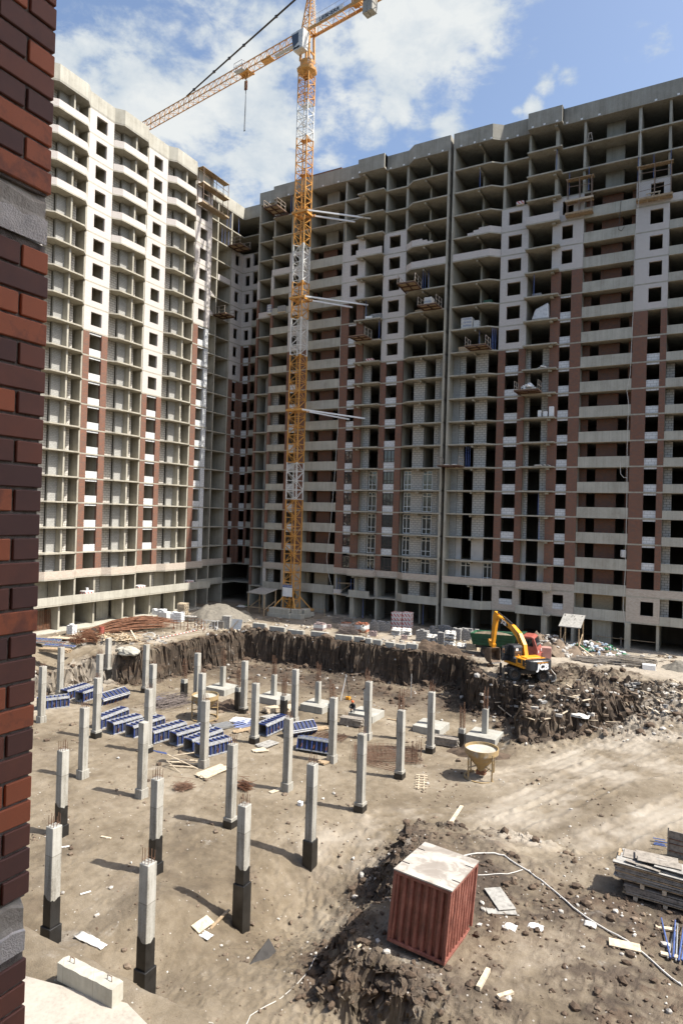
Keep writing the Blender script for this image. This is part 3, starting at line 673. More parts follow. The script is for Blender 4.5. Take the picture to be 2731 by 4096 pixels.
def _lay():
    for pts, wd, z0 in (([(1600, 1775), (1400, 1795), (1250, 1850), (1100, 1885), (900, 1893), (760, 1890)], 1.5, -2.6), ([(1600, 1700), (1450, 1745), (1300, 1795), (1180, 1835), (1040, 1850), (880, 1850)], 1.5, -2.7),
                    ([(1600, 1625), (1500, 1682), (1360, 1730), (1240, 1757), (1120, 1765)], 1.4, -2.6), ([(1150, 1475), (1260, 1508), (1400, 1535), (1650, 1552)], 2.4, -.1), ([(60, 1545), (200, 1500), (330, 1478), (470, 1452)], 2.2, -.3),
                    ([(1600, 1850), (1450, 1900), (1300, 1935), (1150, 1940)], 1.3, -2.3)):
        out = []
        for (px, py) in pts: d = ray(px*1.74171, py*1.74171); t = (z0-H_)/d[2]; out.append((d[0]*t, d[1]*t))
        TRACKS.append((out, wd))
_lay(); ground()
# ------------------------------------------------------------------ cast columns in the dig
XS = dict(a=-53.6, b=-48.25, c=-41.6, d=-36.05, e=-30.6, f=-23.55, g=-18.15)
YS = {1: 18.3, 2: 24.2, 3: 30.1, 4: 35.9, 5: 41.8, 6: 47.5}
TOP = 1.1
def rebar_bunch(root, w, z, h, n=3, tie=.12, seed=0, rad=.013):
    rr = random.Random(seed); mb = MB(); a = w/2-.07
    pts = [(-a, -a), (0, -a), (a, -a), (a, 0), (a, a), (0, a), (-a, a), (-a, 0)]
    for (x, y) in pts:
        hh = h*rr.uniform(.75, 1.1); mb.tube((x, y, z-.05), (x+rr.uniform(-.03, .03), y+rr.uniform(-.03, .03), z+hh), rad, n=5)
    for t in (tie if isinstance(tie, (list, tuple)) else [tie]):
        for i in range(4):
            (x0, y0), (x1, y1) = [(-a, -a), (a, -a), (a, a), (-a, a)][i], [(a, -a), (a, a), (-a, a), (-a, -a)][i]
            mb.tube((x0, y0, z+t), (x1, y1, z+t), rad*.75, n=4)
    return mb.build('rebar', M['rebar'], root)
CH = {('f', 1): .8, ('g', 1): 1.2, ('g', 2): 2.05, ('g', 3): 1.35}
def column(key, row, zb, label, tar=None, collar=True, bars=.42, x=None, y=None, w=.46, coll_tar=False):
    X = XS[key] if x is None else x; Y = YS[row] if y is None else y
    t = thing('concrete_post', label, 'column', (X, Y, zb), 0, 'tall concrete columns standing in the dig')
    h = TOP-zb; a = w/2
    mb = MB().box(-a, a, -a, a, -.6, h); mb.build('shaft', M['post'], t, bevel=.018)
    if collar: MB().box(-a-.07, a+.07, -a-.07, a+.07, -.6, CH.get((key, row), .58)).build('collar', M['tar'] if tar else M['post'], t, bevel=.012)
    if collar and coll_tar: MB().box(-a-.075, a+.075, -a-.075, a+.075, -.6, .40).build('bitumen_band', M['tar'], t)
    if tar:
        rr = random.Random(int(X*7+Y)); mb = MB(); e = a+.006; n = 6; ring = []
        for (x0, y0), (x1, y1) in (((-e, -e), (e, -e)), ((e, -e), (e, e)), ((e, e), (-e, e)), ((-e, e), (-e, -e))): ring += [(x0+(x1-x0)*i/n, y0+(y1-y0)*i/n) for i in range(n)]
        m_ = len(ring); s0 = rr.uniform(-.1, .1); tops = [tar-zb+s0*x/e+.05*math.sin(i*1.3)+rr.uniform(-.03, .03) for i, (x, y) in enumerate(ring)]
        mb.add([(x, y, -.55) for x, y in ring] + [(x, y, tops[i]) for i, (x, y) in enumerate(ring)], [(i, (i+1) % m_, m_+(i+1) % m_, m_+i) for i in range(m_)]); mb.build('bitumen_coat', M['tar'], t)
    if bars: rebar_bunch(t, w, h, bars, seed=int(X*100+Y))
    return t
CL = [  # key,row,base z, tar top, collar tarred, bars, label
 ('f', 1, -3.95, -1.85, 0, .5, 'half tarred concrete column beside the brick wall, behind the left end of the concrete beam'),
 ('g', 1, -4.25, -1.75, 0, .55, 'half tarred concrete column nearest to us, at the right end of the concrete beam'),
 ('e', 2, -3.5, -1.9, 0, .55, 'half tarred concrete column right beside the brick wall, left of the lowest brick joint'),
 ('f', 2, -3.62, -1.85, 0, .5, 'half tarred concrete column partly hidden behind the nearest column'),
 ('g', 2, -5.5, -1.72, 0, .5, 'concrete column with a long tarred foot in the hollow left of the red container'),
 ('d', 3, -3.6, None, 0, .4, 'pale concrete column with a plain collar, second from the brick wall in its row'),
 ('e', 3, -3.6, None, 0, 0, 'pale concrete column without rebar standing alone on the left of the open ground'),
 ('f', 3, -3.75, None, 1, .45, 'concrete column with tarred collar in the middle foreground, above the rusty wire bundle'),
 ('g', 3, -5.05, -3.75, 0, .5, 'tall concrete column with tarred foot on the slope right of the middle'),
 ('c', 4, -3.45, None, 1, .4, 'concrete column standing in front of the left stack of blue forms'),
 ('d', 4, -3.6, None, 1, .4, 'concrete column with tarred collar right of the second group of blue forms'),
 ('e', 4, -3.65, None, 0, .5, 'concrete column standing in front of the middle pile of blue forms'),
 ('f', 4, -3.85, None, 0, .45, 'concrete column left of the blue form that lies on its side'),
 ('g', 4, -3.8, None, 1, .5, 'concrete column with tarred collar at the near edge of the rebar mats'),
 ('a', 5, -3.4, None, 0, .3, 'concrete column at the far left end of the dig, close to the brick wall'),
 ('b', 5, -3.6, None, 0, .5, 'rebar topped column seen just left of the bare topped column at the earth bank'),
 ('c', 5, -3.6, None, 0, .3, 'concrete column behind the right end of the second group of blue forms'),
 ('d', 5, -3.6, None, 0, .35, 'concrete column in front of the far mortar hopper'),
 ('e', 5, -3.65, None, 1, .45, 'concrete column with tarred collar between the two middle groups of blue forms'),
 ('f', 5, -3.7, None, 0, .45, 'concrete column at the right end of the blue form lying on its side'),
 ('g', 5, -3.9, None, 1, .45, 'concrete column with tarred collar at the right edge of the rebar mats'),
 ('a', 6, -3.6, None, 1, 0, 'bare topped concrete column against the left earth bank with a tarred collar'),
 ('b', 6, -3.6, None, 1, .35, 'concrete column with a deep tarred collar against the left earth bank'),
 ('c', 6, -3.6, None, 0, .3, 'slim concrete column beside the left earth bank, behind the far hopper'),
 ('d', 6, -3.6, None, 1, .4, 'concrete column standing right of the mortar hopper in the far row'),
 ('e', 6, -3.3, None, 0, .4, 'concrete column in the far row behind the stack of blue form'),
 ('f', 6, -3.5, None, 0, .4, 'concrete column in the far row right in front of the crouching worker footing'),
 ('g', 6, -3.95, None, 1, .4, 'rightmost tall concrete column, left of the yellow mortar hopper'),
 ('b', 4, -3.5, None, 0, .3, 'concrete column mostly hidden behind the edge of the brick wall'),
]
for key, row, zb, tar, ct, bars, lab in CL:
    g_ = gz(XS[key], YS[row]); zb2 = min(zb, g_+.05) if abs(g_-zb) < .6 else zb
    column(key, row, g_, lab, tar, True, bars, coll_tar=bool(ct))
# pad footings with a short stub and tall starter bars
FT = [(-42.1, 51.9, .0, 'left'), (-36.0, 52.1, 0, ''), (-31.1, 52.2, 0, ''), (-26.1, 52.3, 0, ''), (-20.0, 52.4, 0, ''), (-15.4, 52.5, 0, '')]
FL = ['concrete pad footing with a short column at the far left, beneath the earth bank corner', 'concrete pad footing with a short column right behind the mortar hopper',
      'concrete pad footing with a short column and tall starter bars behind the middle blue forms', 'concrete pad footing with the crouching worker beside its short column',
      'concrete pad footing behind the rightmost tall column', 'rightmost concrete pad footing with a short column, below the dark earth cut']
for (x, y, r, _), lab in zip(FT, FL):
    z = gz(x, y)
    t = thing('pad_footing', lab, 'footing', (x, y, z), r, 'pad footings along the far side of the dig')
    MB().box(-1.2, 1.2, -1.2, 1.2, -.4, .58).build('pad', M['conc_col'], t, bevel=.02)
    MB().box(-.22, .22, -.22, .22, .58, 2.55).build('stub_column', M['conc_col'], t, bevel=.012)
    rebar_bunch(t, .44, 2.55, 1.75, tie=(.12, .3, .5, .75), seed=int(x*10), rad=.021)
ST = [(-43.9, 48.3, 1.75, 'short tarred column with a rebar cage in front of the left pad footing'), (-37.0, 47.9, 2.1, 'short tarred column right of the far mortar hopper, with a rebar cage'),
      (-32.8, 49.1, 1.7, 'short tarred column with a rebar cage behind the stack of planks'), (-27.8, 49.0, 1.8, 'short tarred column between the plank stacks, with a rebar cage'),
      (-21.35, 49.0, 2.1, 'short tarred column mostly hidden behind a tall column right of the rebar mats'), (-16.6, 50.3, 1.45, 'short tarred column with a white cap left of the rightmost pad footing')]
for x, y, h, lab in ST:
    z = gz(x, y)
    t = thing('stub_post', lab, 'column', (x, y, z), 0, 'short tarred columns with rebar cages')
    MB().box(-.24, .24, -.24, .24, -.4, h).build('shaft', M['conc_col'], t, bevel=.012)
    MB().box(-.247, .247, -.247, .247, -.4, h-.36).build('bitumen_coat', M['tar'], t)
    rebar_bunch(t, .46, h, 1.95, tie=tuple(.1+.2*i for i in range(7)), seed=int(x*10), rad=.02)
# ------------------------------------------------------------------ picking points on the terrain
def gp(px, py, z=None):
    """where the sight line through a photo point meets the terrain (or the level z)"""
    d = ray(px, py)
    if z is not None:
        t = (z-H_)/d[2]; return Vector((d[0]*t, d[1]*t, z))
    lo, hi = 8.0, 160.0
    for n in (600, 60):      # coarse, then fine
        t = np.linspace(lo, hi, n); under = H_+d[2]*t < terrain(d[0]*t, d[1]*t)[0]
        i = int(np.argmax(under)) if under.any() else n-1
        lo, hi = t[max(i-1, 0)], t[i]
    return Vector((d[0]*hi, d[1]*hi, H_+d[2]*hi))
def frame(o, fx, fz=(0, 0, 1)):
    """matrix with local x along fx"""
    x = Vector(fx).normalized(); z = Vector(fz); y = z.cross(x).normalized(); z = x.cross(y)
    return Matrix(((x.x, y.x, z.x, o[0]), (x.y, y.y, z.y, o[1]), (x.z, y.z, z.z, o[2]), (0, 0, 0, 1)))
# ------------------------------------------------------------------ tower crane
def crane():
    cx, cy = -51.95, 78.94; w = 1.72; a = w/2
    base = (cx, cy, 0)
    t = thing('tower_crane', 'yellow and white tower crane with a long lattice jib, tied to the shaded block', 'crane', base)
    lev = [(.9, 'y'), (6.1, 'y'), (11.3, 'y'), (16.6, 'w'), (21.9, 'y'), (27.1, 'y'), (32.2, 'y'), (37.36, 'w'), (42.7, 'y'), (47.95, 'w'), (53.3, 'y'), (58.6, 'y'), (63.7, 'y'), (68.73, 'w'), (73.8, 'y'), (78.0, None)]
    for (z0, c), (z1, _) in zip(lev[:-1], lev[1:]):
        mb = MB(); n = 4; dz = (z1-z0)/n; cr = [(-a, -a), (a, -a), (a, a), (-a, a)]
        for (x, y) in cr: mb.box(x-.065, x+.065, y-.065, y+.065, z0, z1)
        for f in range(4):
            p, q = cr[f], cr[(f+1) % 4]
            for i in range(n):
                zz = z0+i*dz
                mb.bar((*p, zz+.06), (*q, zz+.06), .075)
                s_ = (p, q) if (i+f) % 2 else (q, p)
                mb.bar((*s_[0], zz+.06), (*s_[1], zz+dz+.04), .07)
        # inner ladder with rest platform
        for x in (-.25, .2): mb.bar((x, .25, z0), (x-.1, -.1, z1), .045)
        k = 0
        while z0+k*.32 < z1: mb.bar((-.25, .25-k*.35*.32/(z1-z0), z0+k*.32), (.2, .25-k*.35*.32/(z1-z0), z0+k*.32), .03); k += 1
        mb.box(-a+.1, a-.1, -.1, a-.1, z1-.1, z1-.05)
        mb.bar((-a, -a, z1-.1), (a, a, z1-.1), .06); mb.bar((a, -a, z1-.1), (-a, a, z1-.1), .06)
        mb.build('mast_section', M['yellow'] if c == 'y' else M['crane_white'], t)
    # slewing platform, ring and turret
    mb = MB(); mb.lathe([(.5, 77.7), (1.45, 78.4), (1.5, 78.75), (.9, 78.76)], n=8); mb.build('slewing_platform', M['yellow'], t)
    mb = MB(); mb.lathe([(.95, 78.76), (1.0, 79.5), (.97, 79.52), (.97, 79.6), (1.0, 79.62), (1.0, 79.95), (.7, 79.96)], n=20); mb.build('slewing_ring', M['yellow'], t)
    mb = MB()
    for (x, y) in ((-.8, -.8), (.8, -.8), (.8, .8), (-.8, .8)): mb.bar((x*.9, y*.9, 79.9), (x*.75, y*.75, 84.1), .26)
    mb.bar((-.7, -.7, 81.1), (.7, -.7, 81.1), .2); mb.bar((.7, -.7, 81.1), (.7, .7, 81.1), .2); mb.bar((-.6, -.6, 84), (.6, -.6, 84), .2); mb.bar((.6, -.6, 84), (.6, .6, 84), .2); mb.bar((-.6, .6, 84), (.6, .6, 84), .2)
    mb.build('turret', M['yellow'], t)
    mb = MB()
    for z in (78.75,):
        for i in range(5): mb.bar((1.0+.1*i, -1.3+.55*i, z), (1.0+.1*i, -1.3+.55*i, z+1.0), .035)
        mb.bar((1.0, -1.3, z+1), (1.4, .9, z+1), .035); mb.bar((1.0, -1.3, z+.5), (1.4, .9, z+.5), .03)
    mb.build('platform_railing', M['galv'], t)
    jd = Vector((-.988, .152, 0)); nd = Vector((-.152, -.988, 0))        # along the jib; toward the camera
    P = lambda s, n, z: jd*s + nd*n + Vector((0, 0, z))
    # cab hangs on the camera side of the turret
    mb = MB(); c = [(1.5, .55), (-.75, .55), (-.95, 2.0), (1.75, 2.0)]
    MX = Matrix(((jd.x, nd.x, 0, 0), (jd.y, nd.y, 0, 0), (0, 0, 1, 0), (0, 0, 0, 1)))
    lo = [P(.95, .75, 80.75), P(-.75, .75, 80.75), P(-.75, 2.0, 80.75), P(.95, 2.0, 80.75)]
    hi = [P(1.25, .75, 83.45), P(-.95, .75, 83.45), P(-.95, 2.05, 83.45), P(1.45, 2.05, 83.45)]
    mb.add(lo+hi, [(0, 1, 2, 3), (7, 6, 5, 4), (0, 4, 5, 1), (1, 5, 6, 2), (2, 6, 7, 3), (3, 7, 4, 0)])
    cab = mb.build('cab', M['crane_white'], t, bevel=.05)
    mb = MB(); A0, A1, B1_, B0 = P(.95, 2.06, 81.3), P(.0, 2.06, 81.75), P(.0, 2.08, 83.1), P(1.3, 2.08, 83.1)
    mb.add([A0, A1, B1_, B0] + [v+nd*-.05 for v in (A0, A1, B1_, B0)], [(0, 1, 2, 3), (7, 6, 5, 4), (0, 3, 7, 4), (1, 5, 6, 2), (0, 4, 5, 1), (3, 2, 6, 7)])
    mb.build('cab_glazing', M['glass'], cab)
    text_mesh('LIEBHERR', .3, Matrix.Translation(P(.35, 2.055, 81.05)) @ Matrix(((-jd.x, 0, nd.x, 0), (-jd.y, 0, nd.y, 0), (0, 1, 0, 0), (0, 0, 0, 1))), M['black_paint'], 'lettering', cab, .02, .008)
    # tower head
    mb = MB(); top = P(-.4, 0, 91.0); ft = [P(.7, .75, 84), P(-.75, .75, 84), P(-.75, -.75, 84), P(.7, -.75, 84)]
    tp = [top+v for v in (jd*.16+nd*.16, -jd*.16+nd*.16, -jd*.16-nd*.16, jd*.16-nd*.16)]
    for p, q in zip(ft, tp): mb.bar(p, q, .15)
    for f in range(4):
        for i in range(6):
            u, v = i/6, (i+1)/6; p0, p1 = ft[f].lerp(tp[f], u), ft[(f+1) % 4].lerp(tp[(f+1) % 4], u); q1 = ft[(f+1) % 4].lerp(tp[(f+1) % 4], v); q0 = ft[f].lerp(tp[f], v)
            mb.bar(p0, p1, .07); mb.bar(p0 if i % 2 else p1, q1 if i % 2 else q0, .07)
    mb.build('tower_head', M['yellow'], t)
    mb = MB()
    for n in (-.2, .25): mb.bar(P(-1.35, n, 84.4), P(-.75, n, 91), .05)
    for i in range(18): mb.bar(P(-1.35+.6*i/18, -.2, 84.4+6.6*i/18), P(-1.35+.6*i/18, .25, 84.4+6.6*i/18), .035)
    for i in range(7):
        z = 85+i*.85; pts = [P(-1.3+.6*(z-84.4)/6.6 - .38*math.sin(k*math.pi/5), -.2+.45*(k/5), z) for k in range(6)]
        for p, q in zip(pts[:-1], pts[1:]): mb.bar(p, q, .03)
    mb.build('head_ladder', M['crane_white'], t)
    # jib: triangular lattice, two lower chords and one upper
    L0, L1, zb, zt, hw = 1.0, 46.0, 83.5, 85.15, .56
    n = 34; ds = (L1-L0)/n; parts = 4
    for k in range(parts):
        i0, i1 = k*n//parts, (k+1)*n//parts; mb = MB(); s0, s1 = L0+i0*ds, L0+i1*ds
        for nn in (hw, -hw): mb.bar(P(s0, nn, zb), P(s1, nn, zb), .115)
        mb.bar(P(s0+(ds if k == 0 else 0), 0, zt), P(s1-(1.2 if k == parts-1 else 0), 0, zt), .125)
        for i in range(i0, i1):
            s = L0+i*ds
            mb.bar(P(s, hw, zb), P(s, -hw, zb), .06); mb.bar(P(s, hw if i % 2 else -hw, zb), P(s+ds, -hw if i % 2 else hw, zb), .05)
            if k == 0 and i == 0: 
                for nn in (hw, -hw): mb.bar(P(s, nn, zb), P(s+ds, 0, zt), .075)
                continue
            if i == n-1: continue
            for nn in (hw, -hw): mb.bar(P(s, nn, zb), P(s+ds*.5, 0, zt), .06); mb.bar(P(s+ds*.5, 0, zt), P(s+ds, nn, zb), .06)
        mb.build('jib_section', M['yellow'], t)
    mb = MB(); mb.obox(MX, 2.2, 6.5, -.3, .3, zb-.06, zb-.03); mb.build('jib_walkway', M['galv'], t)
    mb = MB(); mb.obox(MX, 7.0, 9.0, -.5, .5, zb-.14, zb-.05); mb.obox(MX, 7.5, 8.2, -.3, .3, zb, zb+.5); mb.build('trolley_winch', M['yellow'], t)
    # pendant bars from the head to the jib
    mb = MB(); a_, b_ = top, P(27.4, 0, zt+.1)
    for nn in (-.09, .09): mb.tube(a_+nd*nn, b_+nd*nn*.6, .075, n=6)
    for u in (.25, .5, .62, .75, .93): mb.obox(Matrix.Translation(a_.lerp(b_, u)), -.2, .2, -.14, .14, -.16, .16)
    mb.build('pendant', M['steel_dark'], t)
    # trolley, hook block and chain slings
    s = 12.75
    mb = MB(); mb.obox(MX, s-1.0, s+1.0, -.75, .75, zb-.28, zb-.14)
    for ss in (-.9, .9):
        for nn in (-.72, .72): mb.tube(P(s+ss, nn-.06, zb-.16), P(s+ss, nn+.06, zb-.16), .19, n=12)
    for ss in (-.7, -.2, .4, .9): mb.bar(P(s+ss, 0, zb-.2), P(s+ss*.8, 0, zb-.75), .16)
    mb.bar(P(s-.7, 0, zb-.62), P(s+.9, 0, zb-.62), .14); mb.bar(P(s-1.05, .6, zb-.2), P(s-1.2, .6, zb-1.5), .08)
    tr = mb.build('trolley', M['yellow'], t)
    mb = MB(); mb.obox(MX, s-.6, s+1.2, .75, 1.5, zb-.3, zb-.22)
    for ss, nn in ((-.6, .8), (1.2, .8), (-.6, 1.5), (1.2, 1.5)): mb.bar(P(s+ss, nn, zb-.3), P(s+ss, nn, zb+1.0), .05)
    for z in (.4, 1.0): mb.bar(P(s-.6, 1.5, zb+z), P(s+1.2, 1.5, zb+z), .05); mb.bar(P(s-.6, .8, zb+z), P(s-.6, 1.5, zb+z), .05); mb.bar(P(s+1.2, .8, zb+z), P(s+1.2, 1.5, zb+z), .05)
    mb.build('service_basket', M['galv'], tr)
    hk = MB(); hk.obox(MX, s-.28, s+.28, -.16, .16, 80.75, 82.2); hook = hk.build('hook_block', M['rust'], t, bevel=.08)
    for i in range(3):
        mb = MB(); mb.obox(MX @ Matrix.Translation((s, 0, 81.1+i*.4)) @ Matrix.Rotation(.6, 4, 'Y'), -.2, .2, .162, .17, -.06, .06); mb.build('warning_stripe', M['yellow'], hook)
    mb = MB()
    for ss in (-.22, .22): mb.tube(P(s+ss, 0, zb-.5), P(s+ss, 0, 82.1), .018, n=5)
    mb.tube(P(s, 0, zb-.7), P(s, 0, 82.3), .05, n=5); mb.build('hoist_rope', M['steel_dark'], t)
    mb = MB()
    mb.tube(P(s, 0, 80.8), P(s, 0, 80.2), .06, n=6)
    for ss in (-.05, .05): mb.path([P(s, 0, 80.3), P(s+ss, 0, 77.8), P(s+ss*2.2, .05, 74.4)], .038, n=5)
    mb.tube(P(s-.1, 0, 74.4), P(s+.1, .05, 74.25), .07, n=6); mb.build('chain_sling', M['steel_dark'], t)
    # counter-jib with sign, railing, winch and ballast
    mb = MB()
    for nn in (.75, -.75): mb.obox(MX, -13.0, -.6, nn-.07, nn+.07, 83.75, 84.2)
    for i in range(9):
        s0 = -1.2-i*1.4; mb.bar(P(s0, .75, 83.85), P(s0, -.75, 83.85), .08); mb.bar(P(s0, .75 if i % 2 else -.75, 83.85), P(s0-1.4, -.75 if i % 2 else .75, 83.85), .07)
    mb.build('counter_jib', M['yellow'], t)
    sg = MB(); sg.obox(MX, -7.1, -2.15, .83, .87, 84.05, 84.72); sg = sg.build('sign_panel', M['white'], t)
    text_mesh('LIEBHERR', .72, Matrix.Translation(P(-4.62, .875, 84.38)) @ Matrix(((-jd.x, 0, nd.x, 0), (-jd.y, 0, nd.y, 0), (0, 1, 0, 0), (0, 0, 0, 1))), M['black_paint'], 'lettering', sg, .008, .022, sx=1.2)
    mb = MB()
    for nn in (.8, -.8):
        for i in range(6): mb.bar(P(-1.2-i*1.5, nn, 84.2), P(-1.2-i*1.5, nn, 85.5), .035)
        for z in (84.85, 85.5): mb.bar(P(-1.2, nn, z), P(-8.7, nn, z), .03)
    mb.build('jib_railing', M['galv'], t)
    mb = MB(); mb.obox(MX, -9.6, -8.2, -.5, .5, 84.25, 85.1); mb.tube(P(-8.9, -.5, 84.9), P(-8.9, .5, 84.9), .4, n=12); mb.build('hoist_winch', M['yellow'], t)
    for i in range(2):
        mb = MB(); mb.obox(MX, -11.0-i*.83, -10.2-i*.83, -.62, .62, 82.0, 84.65); mb.build('ballast_block', M['conc_col'], t, bevel=.06)
    # wall ties
    for z in (57.8, 45.5, 29.4):
        mb = MB()
        for (x0, x1, y0, y1) in ((-1.15, 1.5, -1.15, -.85), (-1.15, 1.5, .85, 1.15), (-1.15, -.85, -.85, .85), (.85, 1.15, -.85, .85)): mb.box(x0, x1, y0, y1, z-.15, z+.15)
        mb.build('tie_collar', M['yellow'], t)
        for (x0, y0, x1) in ((1.45, -.9, 6.4), (1.15, .9, 3.9)):
            mb = MB(); mb.bar((x0, y0, z), (x1+3.0, YB-cy-.05, z-1.1), .2); mb.build('tie_strut', M['white'], t)
    # base: cross of concrete ballast blocks round the first section
    bl = [(-1.9, 1.9, -3.3, -2.1, .0, .55), (-1.7, 1.7, -3.2, -2.2, .552, 1.25), (1.7, 3.6, -3.0, -2.0, 0, .7), (1.9, 3.2, -2.9, -2.1, .702, 1.3), (2.2, 3.4, -1.6, .8, 0, .6), (2.2, 3.2, -1.5, .2, .602, 1.15), (-3.0, -2.0, -1.5, 1.2, 0, .6)]
    for b in bl: MB().box(*b).build('ballast_block', M['conc_par'], t, bevel=.04)
    mb = MB()
    for (x, y) in ((-1, -1), (1, -1), (1, 1), (-1, 1)): mb.bar((x*a, y*a, 2.6), (x*2.2, y*2.2, .6), .14); mb.bar((x*.1, y*.1, .7), (x*2.4, y*2.4, .7), .3)
    mb.build('base_frame', M['yellow'], t)
    sb = MB().box(-a-.02, a-.12, -a-.16, -a-.12, 2.7, 4.35).build('notice_board', M['white'], t)
    MB().box(-a-.02, a-.12, -a-.166, -a-.161, 3.98, 4.35).build('notice_header', M['blue_prop'], sb)
    text_mesh('СХЕМЫ СТРОПОВКИ', .16, Matrix(((1, 0, 0, -.07), (0, 0, -1, -a-.168), (0, 1, 0, 4.16), (0, 0, 0, 1))), M['white'], 'lettering', sb, .002)
    return t
crane()
# ------------------------------------------------------------------ wheels
def wheel(root, c, r, w, axis, rimc, name='wheel'):
    """tyre with shoulders, rim as its part; axis = unit vector of the axle"""
    x = Vector(axis); Mx = frame(c, x) @ Matrix.Rotation(math.pi/2, 4, 'Y')
    mb = MB(); prof = [(r*.55, -w*.42), (r*.86, -w*.5), (r*.97, -w*.42), (r, -w*.3), (r, w*.3), (r*.97, w*.42), (r*.86, w*.5), (r*.55, w*.42)]
    n = 22; mb.lathe(prof, n=n); 
    for i in range(18):
        tt = 2*math.pi*i/18; mb.obox(Matrix.Rotation(tt, 4, 'Z'), r*.985, r*1.03, -.045*r, .045*r, -w*.46, w*.46)
    mb.v = [tuple(Mx @ Vector(v)) for v in mb.v]
    o = mb.build(name, M['black'], root, smooth=False)
    mb = MB(); mb.lathe([(.001, -w*.3), (r*.2, -w*.32), (r*.25, -w*.22), (r*.45, -w*.25), (r*.56, -w*.43), (r*.56, w*.43), (r*.45, w*.25), (r*.25, w*.22), (r*.2, w*.32), (.001, w*.3)], n=16)
    mb.v = [tuple(Mx @ Vector(v)) for v in mb.v]; mb.build('rim', rimc, o)
    return o
M['digger'] = plain('digger_yellow', (.78, .33, .02), .45, .2, 2); M['green'] = plain('truck_green', (.018, .085, .038), .6, .35, 3)
M['cabred'] = plain('faded_red_paint', (.34, .085, .06), .55, .3, 3); M['mudrim'] = plain('muddy_rim', (.10, .075, .055), .9, .4, 5); M['darkcab'] = plain('charcoal_paint', (.03, .032, .036), .35, .2, 3)
M['mudsteel'] = plain('muddy_steel', (.17, .12, .08), .85, .4, 4)
M['blade'] = plain('worn_blade', (.42, .40, .36), .6, .4, 4)
def excavator():
    gx, gy = -14.25, 61.25; z = gz(gx, gy)-.05
    t = thing('wheeled_excavator', 'yellow and black wheeled excavator digging on the heap beside the green truck', 'excavator', (gx, gy, z))
    ca = R_(22); cxv = Vector((math.cos(ca), math.sin(ca), 0)); cyv = Vector((-math.sin(ca), math.cos(ca), 0))
    Mc = Matrix(((cxv.x, cyv.x, 0, 0), (cxv.y, cyv.y, 0, 0), (0, 0, 1, 0), (0, 0, 0, 1)))
    mb = MB(); mb.obox(Mc, -2.0, 1.9, -.45, .45, .55, 1.0); mb.obox(Mc, -1.35, -1.05, -.95, .95, .42, .72); mb.obox(Mc, 1.15, 1.45, -.95, .95, .42, .72); mb.obox(Mc, -.7, .7, -.95, .95, .6, .95); mb.build('chassis', M['steel_dark'], t, bevel=.03)
    for sx in (-1.2, 1.3):
        for sy in (-1.08, 1.08): wheel(t, Mc @ Vector((sx, sy, .54)), .54, .5, cyv, M['mudrim'])
    for sy in (-1, 1):
        mb = MB(); mb.obox(Mc, -2.3, -2.1, sy*1.0-.11, sy*1.0+.11, .05, 1.05); mb.obox(Mc, -2.45, -1.95, sy*1.0-.25, sy*1.0+.25, -.02, .06); mb.build('outrigger', M['steel_dark'], t)
    mb = MB(); prof = [(2.05, .05), (2.35, .12), (2.5, .4), (2.42, .75), (2.34, .74), (2.4, .42), (2.28, .2), (2.05, .12)]
    mb.extr([(x, y) for x, y in prof], Mc @ Matrix(((1, 0, 0, 0), (0, 0, 1, 0), (0, 1, 0, 0), (0, 0, 0, 1))), -1.2, 1.2); mb.obox(Mc, 1.8, 2.3, -.6, -.4, .35, .5); mb.obox(Mc, 1.8, 2.3, .4, .6, .35, .5)
    mb.build('dozer_blade', M['blade'], t)
    # upper structure
    ua = R_(141); ux = Vector((math.cos(ua), math.sin(ua), 0)); uy = Vector((-math.sin(ua), math.cos(ua), 0))   # forward, left
    Mu = Matrix(((ux.x, uy.x, 0, 0), (ux.y, uy.y, 0, 0), (0, 0, 1, 0), (0, 0, 0, 1)))
    MB().lathe([(.6, 1.0), (.62, 1.2), (.001, 1.2)], n=20).build('turntable', M['steel_dark'], t)
    mb = MB(); mb.obox(Mu, -1.35, 1.75, -1.25, 1.25, 1.2, 1.42); mb.build('deck', M['digger'], t, bevel=.03)
    mb = MB(); mb.obox(Mu, -1.3, .25, .3, 1.22, 1.42, 2.05); mb.obox(Mu, -1.3, .25, -1.22, .3, 1.42, 2.05); hood = mb.build('engine_hood', M['digger'], t, bevel=.05)
    mb = MB(); mb.obox(Mu, -1.2, -.25, -.6, .9, 2.06, 2.14); mb.build('hood_lid', M['digger'], hood, bevel=.02)
    mb = MB(); mb.obox(Mu, -.05, .24, 1.222, 1.235, 1.44, 2.03); mb.build('side_panel', M['darkcab'], hood); mb = MB(); mb.obox(Mu, -1.3, -1.0, 1.222, 1.233, 1.44, 2.0); mb.build('side_panel', M['darkcab'], hood)
    mb = MB(); mb.obox(Mu, -.8, -.3, 1.222, 1.236, 1.6, 1.95); mb.build('air_grille', M['steel_dark'], hood)
    text_mesh('JCB', .22, Matrix.Translation(Mu @ Vector((.1, 1.238, 1.93))) @ Matrix(((-ux.x, 0, uy.x, 0), (-ux.y, 0, uy.y, 0), (0, 1, 0, 0), (0, 0, 0, 1))), M['white'], 'lettering', hood, .004, .008)
    # counterweight with rounded rear
    pl = [(-1.3, -1.25)]
    pl += [(-1.75+.0*i-.5*math.cos(R_(-70+i*14)), 1.25*math.sin(R_(-70+i*14))/math.sin(R_(70))) for i in range(11)] + [(-1.3, 1.25)]
    mb = MB(); mb.extr(pl, Mu, 1.15, 2.08); cw = mb.build('counterweight', M['darkcab'], t, bevel=.08)
    Mt = Matrix.Translation(Mu @ Vector((-2.27, 0, 1.52))) @ Matrix(((-uy.x, 0, -ux.x, 0), (-uy.y, 0, -ux.y, 0), (0, 1, 0, 0), (0, 0, 0, 1)))
